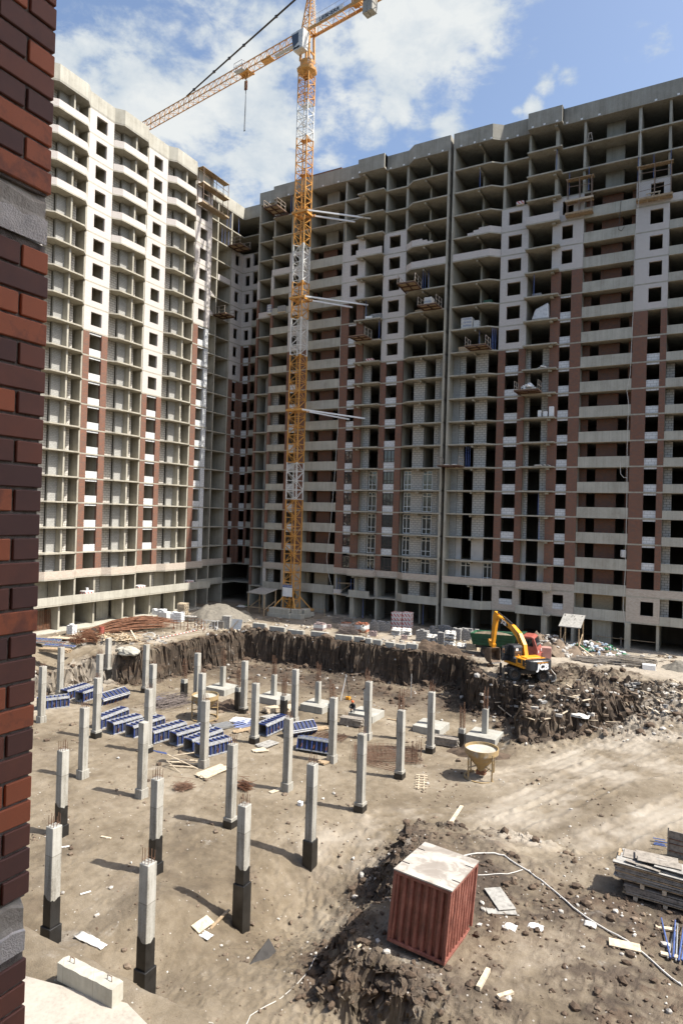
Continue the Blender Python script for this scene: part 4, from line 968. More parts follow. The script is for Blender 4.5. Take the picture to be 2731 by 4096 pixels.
    text_mesh('JCB', .74, Mt, M['white'], 'lettering', cw, .03, .03, .12, 1.05)
    text_mesh('8 965-444-99-99', .17, Mt @ Matrix.Translation((0, .38, 0)), M['yellow'], 'phone_number', cw, .03, .004)
    for i in range(3):
        mb = MB(); mb.obox(Matrix.Translation((0, 0, .2*i)) @ Mu, -1.55, -1.36, 1.245, 1.26, 1.3, 1.38); mb.build('chevron', M['yellow'], cw)
    # cab
    side = [(.3, 1.42), (1.75, 1.42), (1.85, 2.0), (1.72, 2.75), (1.45, 2.95), (.5, 3.0), (.3, 2.85)]
    Mp = Mu @ Matrix(((1, 0, 0, 0), (0, 0, -1, 0), (0, 1, 0, 0), (0, 0, 0, 1)))    # polygon in (forward,up), extruded toward right
    mb = MB(); mb.extr(side, Mp, -1.22, -.25); cab = mb.build('cab', M['darkcab'], t, bevel=.06)
    mb = MB(); mb.extr([(1.05, 1.98), (1.66, 1.98), (1.58, 2.72), (1.05, 2.8)], Mp, -1.235, -1.225); mb.build('door_window', M['glass'], cab)
    mb = MB(); mb.extr([(.42, 1.98), (.95, 1.98), (.95, 2.82), (.5, 2.82)], Mp, -1.235, -1.225); mb.build('side_window', M['glass'], cab)
    mb = MB(); mb.obox(Mu, .285, .297, .4, 1.1, 2.1, 2.8); mb.build('rear_window', M['glass'], cab)
    mb = MB(); mb.obox(Mu, .275, .284, .75, 1.0, 2.5, 2.72); mb.build('rear_sticker', M['white'], cab)
    mb = MB(); mb.obox(Mu, 1.0, 1.06, 1.235, 1.3, 1.5, 2.9); mb.obox(Mu, 1.0, 1.06, 1.3, 2.0, 1.5, 1.55); mb.obox(Mu, 1.0, 1.05, 1.3, 2.0, 2.84, 2.9); mb.obox(Mu, 1.0, 1.05, 1.95, 2.0, 1.55, 2.84); mb.obox(Mu, 1.015, 1.035, 1.3, 1.95, 1.55, 1.95); dr = mb.build('cab_door', M['darkcab'], cab)
    mb = MB(); mb.obox(Mu, 1.02, 1.03, 1.31, 1.94, 1.96, 2.83); mb.build('door_glass', M['glass'], dr)
    for (px_, py_) in ((-.1, 1.0),): MB().lathe([(.07, 2.06), (.07, 2.25), (.001, 2.27)], c=Mu @ Vector((px_, py_, 0)), n=8).build('beacon', M['digger'], t)
    mb = MB(); mb.tube(Mu @ Vector((-1.0, -.9, 2.05)), Mu @ Vector((-1.0, -.9, 2.5)), .05, n=8); mb.build('exhaust', M['rust'], t)
    # boom, stick, bucket: side profiles in the working plane (forward, up)
    sq = lambda z: z if z < 2.5 else 2.5+(z-2.5)*.8
    def plate(pl, y0, y1, name, mat, parent=t, bevel=.02):
        pl = [(x, sq(z)) for x, z in pl]
        mb = MB(); mb.extr(pl, Mp, y0, y1); return mb.build(name, mat, parent, bevel=bevel)
    boom = [(.15, 1.55), (.55, 1.5), (.95, 2.6), (1.75, 3.75), (2.6, 4.4), (5.05, 5.35), (5.1, 5.72), (4.85, 5.75), (2.3, 4.95), (1.25, 4.25), (.5, 3.1)]
    bm = plate(boom, .0, .42, 'boom', M['digger'])
    text_mesh('JCB', .5, Matrix.Translation(Mu @ Vector((3.6, .012, sq(5.03)))) @ Matrix.Rotation(0, 4, 'Z') @ Matrix(((-ux.x, 0, uy.x, 0), (-ux.y, 0, uy.y, 0), (0, 1, 0, 0), (0, 0, 0, 1))) @ Matrix.Rotation(R_(-17), 4, 'Z'), M['white'], 'lettering', bm, .01, .02)
    mb = MB(); mb.extr([(x, sq(z)) for x, z in ((2.95, 4.62), (4.3, 5.13), (4.3, 5.47), (2.95, 4.98))], Mp, -.006, -.001); mb.build('name_plate', M['black_paint'], bm)
    stick = [(4.75, 5.95), (5.3, 6.15), (5.55, 5.6), (5.75, 2.1), (5.45, 1.95), (5.2, 3.4), (4.95, 5.2)]
    plate(stick, .05, .37, 'stick', M['digger'])
    cyl = lambda p, q, r, name, fix=lambda v: (v[0], v[1], sq(v[2])): (lambda mb, p, q: (mb.tube(Mu @ Vector(p), Mu @ Vector(p).lerp(Vector(q), .6), r, n=8), mb.tube(Mu @ Vector(p).lerp(Vector(q), .55), Mu @ Vector(q), r*.55, n=8), mb.build(name, M['steel_dark'], t)))(MB(), fix(p), fix(q))
    cyl((1.1, -.08, 1.75), (1.75, -.08, 3.85), .1, 'boom_cylinder'); cyl((1.1, -.42, 1.75), (1.75, -.42, 3.85), .1, 'boom_cylinder')
    cyl((2.5, -.2, 5.05), (4.9, -.2, 6.1), .1, 'stick_cylinder'); cyl((5.55, -.2, 5.4), (6.05, -.2, 2.4), .085, 'bucket_cylinder')
    mb = MB(); mb.path([Mu @ Vector((v[0], v[1], sq(v[2]))) for v in ((.9, .03, 3.2), (1.5, .05, 4.3), (2.4, .05, 5.05), (3.4, .06, 5.4))], .03, n=5); mb.build('hydraulic_hose', M['black'], t)
    mb = MB(); mb.extr([(5.3, 2.1), (5.7, 2.2), (6.15, 2.5), (6.2, 2.3), (5.9, 1.85), (5.4, 1.75)], Mp, .02, .4); mb.build('linkage', M['digger'], t)
    bs = [(5.2, 1.75), (5.95, 1.7), (6.35, 1.2), (6.3, .65), (5.9, .3), (5.2, .25), (4.95, .35), (5.05, .5), (5.6, .48), (5.95, .75), (5.95, 1.15), (5.55, 1.45)]
    mb = MB(); mb.extr(bs, Mp, -.3, .75); mb.extr([(5.2, 1.72), (5.9, 1.65), (6.25, 1.2), (6.2, .7), (5.85, .38), (5.1, .4)], Mp, -.34, -.305); mb.extr([(5.2, 1.72), (5.9, 1.65), (6.25, 1.2), (6.2, .7), (5.85, .38), (5.1, .4)], Mp, .755, .79)
    bk = mb.build('bucket', M['mudsteel'], t)
    for i in range(5): mb = MB(); mb.extr([(5.15, .26), (4.75, .3), (5.15, .42)], Mp, -.3+.24*i, -.2+.24*i); mb.build('bucket_tooth', M['galv'], bk)
excavator()
def truck():
    x0, y0 = -20.2, 69.0; z = gz(x0, y0)
    t = thing('dump_truck', 'dark green dump truck with a faded red cab, loaded with soil', 'truck', (x0, y0, z), R_(3)); t.scale = (.93, .95, 1)
    MB().box(-1.3, 5.6, -.45, .45, .75, 1.05).build('chassis', M['steel_dark'], t)
    for x, tw in ((0.0, 1), (1.35, 1), (4.75, 0)):
        for s in (-1, 1): wheel(t, Vector((x, s*1.0, .55)), .55, .52 if tw else .32, (0, 1, 0), M['mudrim'])
    # tipper body: tapered side walls, ribs
    mb = MB(); lo = [(-1.5, -1.05, 1.15), (3.2, -1.05, 1.15), (3.2, 1.05, 1.15), (-1.5, 1.05, 1.15)]; hi = [(-1.75, -1.28, 2.35), (3.45, -1.28, 2.55), (3.45, 1.28, 2.55), (-1.75, 1.28, 2.35)]
    mb.add(lo+hi, [(0, 3, 2, 1), (0, 1, 5, 4), (1, 2, 6, 5), (2, 3, 7, 6), (3, 0, 4, 7)])
    ii = [(-1.62, -1.16, 2.3), (3.33, -1.16, 2.45), (3.33, 1.16, 2.45), (-1.62, 1.16, 2.3)]; fl = [(-1.4, -.98, 1.9), (3.1, -.98, 1.9), (3.1, .98, 1.9), (-1.4, .98, 1.9)]
    mb.add(hi+ii+fl, [(0, 1, 5, 4), (1, 2, 6, 5), (2, 3, 7, 6), (3, 0, 4, 7), (4, 5, 9, 8), (5, 6, 10, 9), (6, 7, 11, 10), (7, 4, 8, 11), (8, 9, 10, 11)])
    body = mb.build('tipper_body', M['green'], t)
    for zz in (1.32, 1.62, 1.92):
        d = (zz-1.15)*.19; MB().box(-1.35, 3.1, -1.12-d, -1.03-d, zz, zz+.1).build('side_rib', M['green'], body)
    mb = MB(); mb.add([(3.0, -1.2, 2.5), (4.2, -1.05, 2.72), (4.2, 1.05, 2.72), (3.0, 1.2, 2.5), (3.0, -1.2, 2.58), (4.2, -1.05, 2.78), (4.2, 1.05, 2.78), (3.0, 1.2, 2.58)], [(0, 3, 2, 1), (4, 5, 6, 7), (0, 1, 5, 4), (1, 2, 6, 5), (2, 3, 7, 6), (3, 0, 4, 7)]); mb.build('canopy', M['green'], body)
    g = 14; mb = MB(); vs = []
    for i in range(g+1):
        for j in range(g+1):
            u, v = i/g, j/g; x = -1.58+4.88*u; y = -1.14+2.28*v
            vs.append((x, y, 2.15+.42*math.sin(math.pi*u)*math.sin(math.pi*v)+.12*float(fbm(np.array([x*1.0]), np.array([y*1.0]), 1.6, 3, 9)[0])))
    mb.add(vs, [(i*(g+1)+j, (i+1)*(g+1)+j, (i+1)*(g+1)+j+1, i*(g+1)+j+1) for i in range(g) for j in range(g)]); mb.build('soil_load', M['soil'], t)
    pr = [(3.75, .75), (5.75, .75), (5.8, 1.3), (5.72, 1.55), (5.35, 2.5), (5.1, 2.62), (3.85, 2.62), (3.7, 2.4)]
    mb = MB(); mb.extr(pr, Matrix(((1, 0, 0, 0), (0, 0, -1, 0), (0, 1, 0, 0), (0, 0, 0, 1))), -1.18, 1.18); cab = mb.build('cab', M['cabred'], t, bevel=.06)
    nrm = Vector((.93, 0, .37)); mb = MB(); c0 = [Vector((5.70, -1.02, 1.62)), Vector((5.70, 1.02, 1.62)), Vector((5.40, .98, 2.42)), Vector((5.40, -.98, 2.42))]
    mb.add([p+nrm*.02 for p in c0] + [p-nrm*.03 for p in c0], [(0, 1, 2, 3), (7, 6, 5, 4), (0, 4, 5, 1), (1, 5, 6, 2), (2, 6, 7, 3), (3, 7, 4, 0)]); mb.build('windscreen', M['glass'], cab)
    mb = MB(); mb.extr([(4.3, 1.62), (5.3, 1.62), (5.1, 2.4), (4.3, 2.4)], Matrix(((1, 0, 0, 0), (0, 0, -1, 0), (0, 1, 0, 0), (0, 0, 0, 1))), 1.182, 1.195); mb.build('side_window', M['glass'], cab)
    MB().box(5.7, 5.92, -1.2, 1.2, .5, .82).build('bumper', M['cabred'], t, bevel=.03)
    for s in (-1, 1): MB().box(5.8, 5.84, s*.85-.16, s*.85+.16, .95, 1.2).build('headlight', M['white'], cab)
    MB().box(5.45, 5.5, -1.55, -1.35, 1.75, 2.15).build('wing_mirror', M['black_paint'], cab)
    mb = MB(); mb.lathe([(.001, 0), (.33, 0), (.33, .9), (.001, .9)], n=14); mb.v = [(x*1+3.4-.9+z, y-.75, .75+xx) if 0 else (2.2+z, y-.8, .85+x) for (x, y, z), xx in zip(mb.v, range(len(mb.v)))]; mb.build('fuel_tank', M['steel_dark'], t)
truck()
# ------------------------------------------------------------------ red steel container, tilted on its mound
def container():
    k = 1.04; C = Vector((-7.53*k, 21.62*k, H_-15.36*k)); W_, D_, Hh = 2.22*k, 2.89*k, 2.5*k
    ez = Vector((math.sin(.05), math.sin(.08), 1)).normalized(); ex = Vector((math.cos(-.02), math.sin(-.02), 0)); ex = (ex-ez*ex.dot(ez)).normalized(); ey = ez.cross(ex)
    Mx = Matrix(((ex.x, ey.x, ez.x, C.x), (ex.y, ey.y, ez.y, C.y), (ex.z, ey.z, ez.z, C.z), (0, 0, 0, 1))) @ Matrix.Translation((-W_, 0, 0))
    t = thing('steel_container', 'rusty red corrugated steel container with a pale dusty top, tilted on the mound', 'container', (0, 0, 0)); t.matrix_world = Mx
    def corr(n, length, z0, z1, place):
        mb = MB(); pts = []; p = length/n; d = .105
        for i in range(n):
            s = i*p; pts += [(s, 0), (s+p*.34, 0), (s+p*.5, d), (s+p*.84, d)]
        pts.append((length, 0)); m = len(pts); zz = [z0+(z1-z0)*j/6 for j in range(7)]
        rr = random.Random(n); vs = []
        for z in zz:
            for (a, b) in pts: dent = rr.uniform(-.014, .014); vs.append(place(a, b+dent, z))
        fs = [(j*m+i, j*m+i+1, (j+1)*m+i+1, (j+1)*m+i) for j in range(6) for i in range(m-1)]
        mb.add(vs, fs); return mb.build('corrugated_side', M['cont'], t)
    e = .12
    corr(7, W_-2*e, e, Hh-e, lambda a, b, z: (e+a, .045+b, z)); corr(7, W_-2*e, e, Hh-e, lambda a, b, z: (e+a, D_-.045-b, z))
    corr(9, D_-2*e, e, Hh-e, lambda a, b, z: (W_-.045-b, e+a, z)); corr(9, D_-2*e, e, Hh-e, lambda a, b, z: (.045+b, e+a, z))
    for x in (0, W_-e):
        for y in (0, D_-e): MB().box(x, x+e, y, y+e, e, Hh-e).build('corner_frame', M['cont'], t, bevel=.01)
    for z in (0, Hh-e):
        for y in (0, D_-e): MB().box(0, W_, y, y+e, z, z+e).build('end_rail', M['cont'], t, bevel=.01)
        for x in (0, W_-e): MB().box(x, x+e, e+.002, D_-e-.002, z, z+e).build('side_rail', M['cont'], t, bevel=.01)
    # roof sheet with lifting notches cut at the long edges
    mb = MB()
    ys = [0, .72, .80, D_-.80, D_-.72, D_]
    for i, (a, b) in enumerate(zip(ys[:-1], ys[1:])):
        ins = .30 if i in (1, 3) else -.015
        mb.box(ins, W_-ins, a if i else -.015, b if i < 4 else D_+.015, Hh+.002, Hh+.05)
    mb.build('roof_sheet', M['cont_top'], t)
    MB().box(.1, W_-.1, .1, D_-.1, .06, .1).build('underfloor', M['cont'], t)
def cont_mats():
    m, nt, b = newmat('container_paint'); v = gpos(nt, True)
    n1 = noise_(nt, v, 1.6, 5, .7); n2 = noise_(nt, mapped(nt, v, (6, 6, .7)), 1.5, 4, .7); n3 = noise_(nt, v, 14, 3, .7)
    f = math_(nt, 'ADD', math_(nt, 'MULTIPLY', n1, .4), math_(nt, 'ADD', math_(nt, 'MULTIPLY', n2, .4), math_(nt, 'MULTIPLY', n3, .2)))
    L(nt, ramp_(nt, f, [(.36, (.085, .036, .027)), (.47, (.19, .068, .05)), (.56, (.27, .10, .072)), (.68, (.36, .18, .135))]), b.inputs['Base Color']); b.inputs['Roughness'].default_value = .5
    bump_(nt, b, n3, .2, .01); M['cont'] = m
    m, nt, b = newmat('dusty_roof'); v = gpos(nt, True); n1 = noise_(nt, v, 1.1, 5, .6, .8); n2 = noise_(nt, v, 9, 3)
    c = ramp_(nt, n1, [(.38, (.25, .22, .185)), (.48, (.30, .27, .23)), (.52, (.385, .355, .305)), (.64, (.44, .41, .36))]); L(nt, mix_(nt, math_(nt, 'GREATER_THAN', n2, .72), c, (.2, .1, .07)), b.inputs['Base Color']); b.inputs['Roughness'].default_value = .7
    M['cont_top'] = m
cont_mats(); container()
# ------------------------------------------------------------------ mortar hoppers
def hopper(loc, label):
    t = thing('mortar_hopper', label, 'hopper', loc, 0, 'mortar hoppers in the dig')
    mb = MB(); mb.lathe([(1.16, 2.1), (1.16, 1.75), (1.12, 1.7), (.32, .72), (.26, .5), (.22, .5), (.28, .74), (1.08, 1.72), (1.10, 2.1), (1.16, 2.1)], n=28); mb.build('funnel', M['hop'], t, smooth=False)
    mb = MB(); mb.lathe([(1.1, 1.92), (.6, 1.86), (.001, 1.84)], n=24); mb.build('mortar_fill', M['conc_par'], t, smooth=True)
    mb = MB()
    for i in range(24):
        a, b = 2*math.pi*i/24, 2*math.pi*(i+1)/24; mb.bar((1.14*math.cos(a), 1.14*math.sin(a), .06), (1.14*math.cos(b), 1.14*math.sin(b), .06), .12, .07)
    for i in range(4):
        a = math.pi/4+i*math.pi/2+.2; c, s = math.cos(a), math.sin(a); mb.bar((1.12*c, 1.12*s, .05), (1.14*c, 1.14*s, 1.9), .09)
        mb.bar((1.12*c, 1.12*s, .85), (.4*c, .4*s, .9), .07)
    mb.build('stand', M['hop'], t)
    MB().box(-.3, .3, -.25, .25, .25, .55).build('gate', M['rust'], t)
    mb = MB(); mb.tube((.3, -.2, .45), (.75, -.5, .95), .03, n=6); mb.build('lever', M['steel_dark'], t)
M['hop'] = plain('mortar_stained_yellow', (.34, .235, .105), .75, .45, 2.5, col2=(.33, .31, .27))
hopper((-13.3, 44.7, gz(-13.3, 44.7)), 'yellowish mortar hopper standing alone on the open ground, right of the rebar mats')
hopper((-37.9, 44.4, gz(-37.9, 44.4)), 'yellowish mortar hopper half hidden behind the concrete columns')
# ------------------------------------------------------------------ the brick building we look out of
def own_building():
    X0, Y1 = -2.45, 1.79
    t = thing('brick_building', 'near dark red brick wall end with bare concrete floor bands at the left edge', 'building', (X0, Y1, 0))
    zb = [(12.55, 12.77), (15.50, 15.71)]
    def band(z): return any(a-.001 < z+.05 < b+.04 for a, b in zb)
    # bricks run round the corner: face towards us (x = X0) and the end face (y = Y1)
    mb = MB(); rr = random.Random(3); hh = .088; cols = []
    z = 8.02; row = 0; zs = []
    while z < 21:
        hit = [b for a, b in zb if a - hh < z < b]
        if hit: z = hit[0] + .012; continue
        nxt = [a for a, b in zb if z < a < z+hh]; h = min(hh, min(nxt)-z-.006) if nxt else hh
        if h > .03: zs.append((z, h))
        z += hh+.012
    for i, (z, h) in enumerate(zs):
        y = Y1; first = .12 if i % 2 else .25
        k = 0
        while y > -.6:
            L_ = first if k == 0 else .25; y0 = y-L_
            e = rr.uniform(-.0015, .0015); n0 = len(mb.f)
            depth = .25 if (k == 0 and i % 2) else .12
            mb.box(X0-depth, X0+e, y0, y + (e if k == 0 else 0), z, z+h)
            cols += [rr.random()]*6; y = y0-.012; k += 1
        x = X0-(.25 if i % 2 else .12)-.012; k = 0
        while x > X0-1.2:
            mb.box(x-.25, x, Y1-.12, Y1+rr.uniform(-.001, .001), z, z+h); cols += [rr.random()]*6; x -= .262
    w = mb.build('brick_wall', M['near_brick'], t, (X0, Y1, 0), bevel=.004)
    a = w.data.attributes.new('tone', 'FLOAT', 'FACE'); a.data.foreach_set('value', cols)
    mb = MB(); prev = 7.9
    for lo, hi in zb + [(21.2, 21.4)]:
        mb.box(X0-1.15, X0-.012, -.55, Y1-.012, prev, lo+.0); prev = hi
    mb.build('mortar', M['near_mortar'], t, (X0, Y1, 0))
    for lo, hi in zb:
        # rough edge of the floor slab, spalled lip and a smear of render along its lower half
        n = 40; vs = []; mb = MB()
        ys = [Y1-.016-(2.2)*j/n for j in range(n+1)]
        prof = lambda j: [lo, lo+.055+.012*math.sin(j*1.7)+.01*rr.uniform(-1, 1), lo+.12, hi-.035+.014*rr.uniform(-1, 1), hi]
        for j, y in enumerate(ys):
            p = prof(j); off = [.0, .004, -.012, -.010, -.028+.012*rr.uniform(-1, 1)]
            for zz, o in zip(p, off): vs.append((X0+o+rr.uniform(-.002, .002), y, zz))
        fs = [(j*5+i, j*5+i+1, (j+1)*5+i+1, (j+1)*5+i) for j in range(n) for i in range(4)]
        mb.add(vs, fs); mb.box(X0-1.2, X0-.03, -.4, Y1-.02, lo+.002, hi-.004); mb.build('floor_band', M['near_conc'], t, (X0, Y1, 0))
        mb = MB(); vs = []
        for j, y in enumerate(ys):
            top = lo+.085+.022*vnoise(np.array([y*9.]), np.array([lo]), 4)[0]*2 + .012*rr.uniform(-1, 1)
            vs += [(X0+.004, y, lo+.001), (X0+.0065, y, top), (X0-.006, y, top+.004)]
        mb.add(vs, [(j*3+i, j*3+i+1, (j+1)*3+i+1, (j+1)*3+i) for j in range(n) for i in range(2)]); mb.build('render_smear', M['near_render'], t, (X0, Y1, 0))
    # unseen rest of the building; right wing added, sized to shade the brick wall
    for (x0, x1, y0, y1, z0, z1, m) in ((X0-12, X0-1.2, -6, Y1-.2, 0, 27, 'near_brick_far'), (3.0, 10, -6, 3.6, 0, 27, 'near_brick_far'), (X0-1.2, 3.0, -6, -1.2, 0, 27, 'near_brick_far'), (X0+.001, 3.0, -1.2, -.2, 12.0, 12.75, 'conc')):
        MB().box(x0, x1, y0, y1, z0, z1).build('unseen_wing', M[m], t, (X0, Y1, 0))
def near_mats():
    m, nt, b = newmat('near_brick'); v = gpos(nt)
    a = N(nt, 'ShaderNodeAttribute', attribute_name='tone'); n1 = noise_(nt, v, 9, 4, .6); n2 = noise_(nt, v, 260, 3, .7)
    c = ramp_(nt, math_(nt, 'ADD', math_(nt, 'MULTIPLY', a.outputs['Fac'], .9), math_(nt, 'MULTIPLY', math_(nt, 'SUBTRACT', n1, .5), .5)),
              [(.0, (.16, .085, .075)), (.25, (.21, .10, .08)), (.5, (.30, .125, .088)), (.66, (.34, .13, .085)), (.74, (.62, .20, .10)), (1, (.66, .20, .095))])
    L(nt, mix_(nt, math_(nt, 'MULTIPLY', n2, .35), c, (.09, .05, .042)), b.inputs['Base Color']); b.inputs['Roughness'].default_value = .75
    bump_(nt, b, n2, .5, .002); M['near_brick'] = m
    M['near_mortar'] = plain('near_mortar', (.30, .265, .235), .95, .4, 30, obj=False, bump=.5)
    M['near_brick_far'] = M['red_brick']
    m, nt, b = newmat('near_concrete'); v = gpos(nt); n1 = noise_(nt, v, 7, 5, .65); n2 = noise_(nt, v, 60, 5, .7)
    c = ramp_(nt, math_(nt, 'ADD', math_(nt, 'MULTIPLY', n1, .6), math_(nt, 'MULTIPLY', n2, .4)), [(.33, (.2, .17, .14)), (.43, (.50, .46, .40)), (.6, (.60, .56, .49))])
    L(nt, c, b.inputs['Base Color']); b.inputs['Roughness'].default_value = .9; bump_(nt, b, n2, .7, .01); M['near_conc'] = m
    M['near_render'] = plain('near_render', (.85, .81, .76), .8, .2, 14, obj=False, bump=.4)
near_mats(); own_building()
M['apron'] = plain('dusty_apron', (.40, .36, .30), .95, .25, .8, obj=False, bump=.3)
# ------------------------------------------------------------------ near slab and beam
t = thing('concrete_apron', 'pale dusty concrete apron under the long beam at the bottom left corner', 'apron', (-18, 12, -.7))
MB().prism([(-26, 3), (-12.2, 3), (-12.2, 13.9), (-15.2, 14.62), (-18.9, 13.75), (-26, 13.6)], -1.6, -.72).build('apron_top', M['apron'], t, (-18, 12, -.7), bevel=.03)
def near_beam():
    a = gp(262*.8712, 3072+975*.8712, -.72); b_ = gp(515*.8712, 3072+1105*.8712, -.72); d = (b_-a); Ln = d.length; d.normalize()
    t = thing('concrete_beam', 'long rough concrete foundation beam lying on the apron beside the nearest column', 'beam', a + d*Ln*.5 + Vector((-d.y, d.x, 0))*.22, math.atan2(d.y, d.x))
    mb = MB(); rr = random.Random(5); n = 14
    for i in range(n+1):
        x = -Ln/2+Ln*i/n; j = lambda s: rr.uniform(-s, s)
        mb.v += [(x, -.22+j(.008), 0), (x, -.22+j(.012), .55+j(.015)), (x, 0+j(.02), .58+j(.02)), (x, .22+j(.012), .55+j(.02)), (x, .22, 0)]
    for i in range(n):
        for k in range(4): mb.f.append((i*5+k, (i+1)*5+k, (i+1)*5+k+1, i*5+k+1)); mb.m.append(0)
    mb.f += [(0, 1, 2, 3, 4), tuple(n*5+k for k in (4, 3, 2, 1, 0))]; mb.m += [0, 0]
    mb.build('beam_body', M['conc_par'], t)
    for x in (-Ln*.33, Ln*.35):
        mb = MB(); mb.path([(x-.1, 0, .5), (x-.1, .02, .72), (x+.08, .02, .72), (x+.1, 0, .5)], .012, n=5); mb.build('lifting_loop', M['rebar'], t)
near_beam()
# ------------------------------------------------------------------ steel forms for casting columns
def make_form(L_=3.1, flat=False, seed=0, lab='', loc=(0, 0, 0), rz=0, roll=0.0):
    t = thing('column_form', lab, 'formwork', loc, rz, 'blue steel column forms lying in the dig'); t.rotation_euler = (roll, 0, rz)
    hw, hz = .46, .44
    # two plywood faced leaves joined in an L, each with rails and ribs
    for nm, o in (('side_leaf', 0), ('top_leaf', 1)):
        T = (lambda x, u, d: (x, -hw-d, hz+u)) if o == 0 else (lambda x, u, d: (x, u, 2*hz+d))
        U = hz if o == 0 else hw
        def bx(mb, x0, x1, u0, u1, d0, d1):
            p, q = T(x0, u0, d0), T(x1, u1, d1); mb.box(p[0], q[0], p[1], q[1], p[2], q[2])
        mb = MB(); bx(mb, -L_/2, L_/2, -U, U, -.02, .0); lf = mb.build(nm, M['formskin'], t)
        for u in (-U+.045, U-.045):
            mb = MB(); bx(mb, -L_/2, L_/2, u-.045, u+.045, .0, .1); mb.build('rail', M['formrail'], lf)
        for i in range(8):
            x = -L_/2+.05+(L_-.1)*i/7; mb = MB(); bx(mb, x-.03, x+.03, -U+.09, U-.09, .0, .09); mb.build('rib', M['blue'], lf)
    mb = MB(); mb.box(-L_/2, L_/2, -hw, hw, 0, .03); mb.build('bottom_leaf', M['formrail'], t)
    mb = MB(); mb.box(-L_/2, L_/2, hw-.03, hw, .03, 2*hz-.02); mb.build('far_leaf', M['ply'], t)
    for i in range(3):
        x = -1.0+i; mb = MB(); mb.bar((x, -hw-.14, .2), (x+.04, -hw-.14, .5), .05); mb.tube((x, -hw-.2, .33), (x, -hw-.02, .33), .03, n=6); mb.build('clamp', M['rust'], t)
    return t
M['formskin'] = plain('form_skin', (.05, .055, .08), .8, .5, 6); M['formrail'] = plain('worn_form_rail', (.36, .365, .37), .7, .45, 6)
FORMS = [((60, 216), (200, 199), 0, 'blue column form nearest the brick wall, seen along its ribbed side'), ((190, 172), (290, 140), 0, 'blue column form at the top of the leftmost group, under the earth bank'),
         ((262, 180), (345, 150), 0, 'blue column form with an open square end behind the tall left column'), ((338, 196), (458, 160), .5, 'blue column form propped up on its edge at the right of the leftmost group'),
         ((330, 305), (472, 250), 0, 'blue column form with an orange mark on top, left end of the second group'), ((395, 325), (525, 290), 0, 'blue column form with an open square end in the second group'),
         ((485, 340), (625, 295), 0, 'blue column form passing behind the pale column in the second group'), ((575, 370), (722, 318), 0, 'blue column form at the right end of the second group'),
         ((675, 380), (835, 328), 0, 'blue column form at the far left of the middle pile'), ((748, 405), (885, 355), 0, 'blue column form behind the column in the middle pile'),
         ((790, 432), (925, 395), 0, 'bright blue column form nearest to us in the middle pile'), ]
for (a, b_, roll, lab) in FORMS:
    A_, B_ = gp(100+a[0]*.8929, 2650+a[1]*.8929), gp(100+b_[0]*.8929, 2650+b_[1]*.8929); d = B_-A_; rz = math.atan2(d.y, d.x); c = (A_+B_)*.5 + Vector((-d.y, d.x, 0)).normalized()*.46
    make_form(max(2.6, min(3.3, d.length)), lab=lab, loc=(c.x, c.y, c.z+.02), rz=rz, roll=roll)
for (a, b_, roll, lab) in [((262, 298), (350, 258), 0, 'blue column form lying by the plank stack, right of the tall middle column'), ((345, 300), (455, 282), .6, 'blue column form tipped on edge behind another, beside the rebar mesh'), ((383, 352), (522, 376), -.25, 'dark blue column form lying on its side in front of the rebar mesh')]:
    A_, B_ = gp(800+a[0]*1.0045, 2650+a[1]*1.0045), gp(800+b_[0]*1.0045, 2650+b_[1]*1.0045); d = B_-A_; rz = math.atan2(d.y, d.x); c = (A_+B_)*.5 + Vector((-d.y, d.x, 0)).normalized()*.46
    make_form(max(2.6, min(3.3, d.length)), lab=lab, loc=(c.x, c.y, c.z+.05), rz=rz, roll=roll)
# ------------------------------------------------------------------ loose materials about the site
M['soil_plain'] = plain('heap_soil', (.105, .072, .047), .95, .4, 3, obj=False, bump=.6); M['sandy'] = plain('grey_sand', (.20, .18, .145), .95, .25, 2.5, obj=False, bump=.4)
M['stone'] = plain('pale_rubble', (.48, .45, .40), .9, .35, 2, obj=False); M['clod'] = plain('dry_clod', (.20, .15, .105), .95, .4, 2, obj=False)
M['brick_or'] = bricks('orange_brick_stack', (.50, .16, .075), (.40, .12, .06), (.2, .12, .08), .25, .09, .014); M['brick_gr'] = bricks('grey_brick_stack', (.40, .31, .29), (.33, .25, .235), (.15, .12, .11), .25, .09, .014)
M['blk_gr'] = bricks('grey_block_stack', (.36, .35, .33), (.30, .295, .28), (.09, .085, .08), .4, .2, .022); M['blk_wh'] = bricks('white_block_stack', (.74, .75, .75), (.66, .67, .68), (.2, .2, .2), .6, .25, .02)
M['striped'] = (lambda: None)()
def stripes():
    m, nt, b = newmat('printed_wrap'); v = gpos(nt, True); sx = N(nt, 'ShaderNodeSeparateXYZ'); L(nt, v, sx.inputs[0])
    u = math_(nt, 'ADD', math_(nt, 'ADD', sx.outputs[0], sx.outputs[1]), math_(nt, 'MULTIPLY', sx.outputs[2], .8))
    k = math_(nt, 'MULTIPLY', math_(nt, 'LESS_THAN', math_(nt, 'FRACT', math_(nt, 'MULTIPLY', u, 2.4)), .42), math_(nt, 'GREATER_THAN', math_(nt, 'FRACT', math_(nt, 'MULTIPLY', sx.outputs[2], 1.9)), .25))
    L(nt, mix_(nt, k, (.66, .63, .60), (.50, .075, .05)), b.inputs['Base Color']); b.inputs['Roughness'].default_value = .45; return m
M['striped'] = stripes()
def T(name, label, cat, p, rz=0, grp=None): return thing(name, label, cat, p, rz, grp)
def pallet_base(t, w=1.2, d=1.0):
    mb = MB()
    for y in (-d/2+.06, 0, d/2-.06): mb.box(-w/2, w/2, y-.05, y+.05, 0, .1)
    for i in range(5): x = -w/2+.06+(w-.12)*i/4; mb.box(x-.06, x+.06, -d/2, d/2, .1, .13)
    return mb.build('pallet', M['wood_pale'], t)
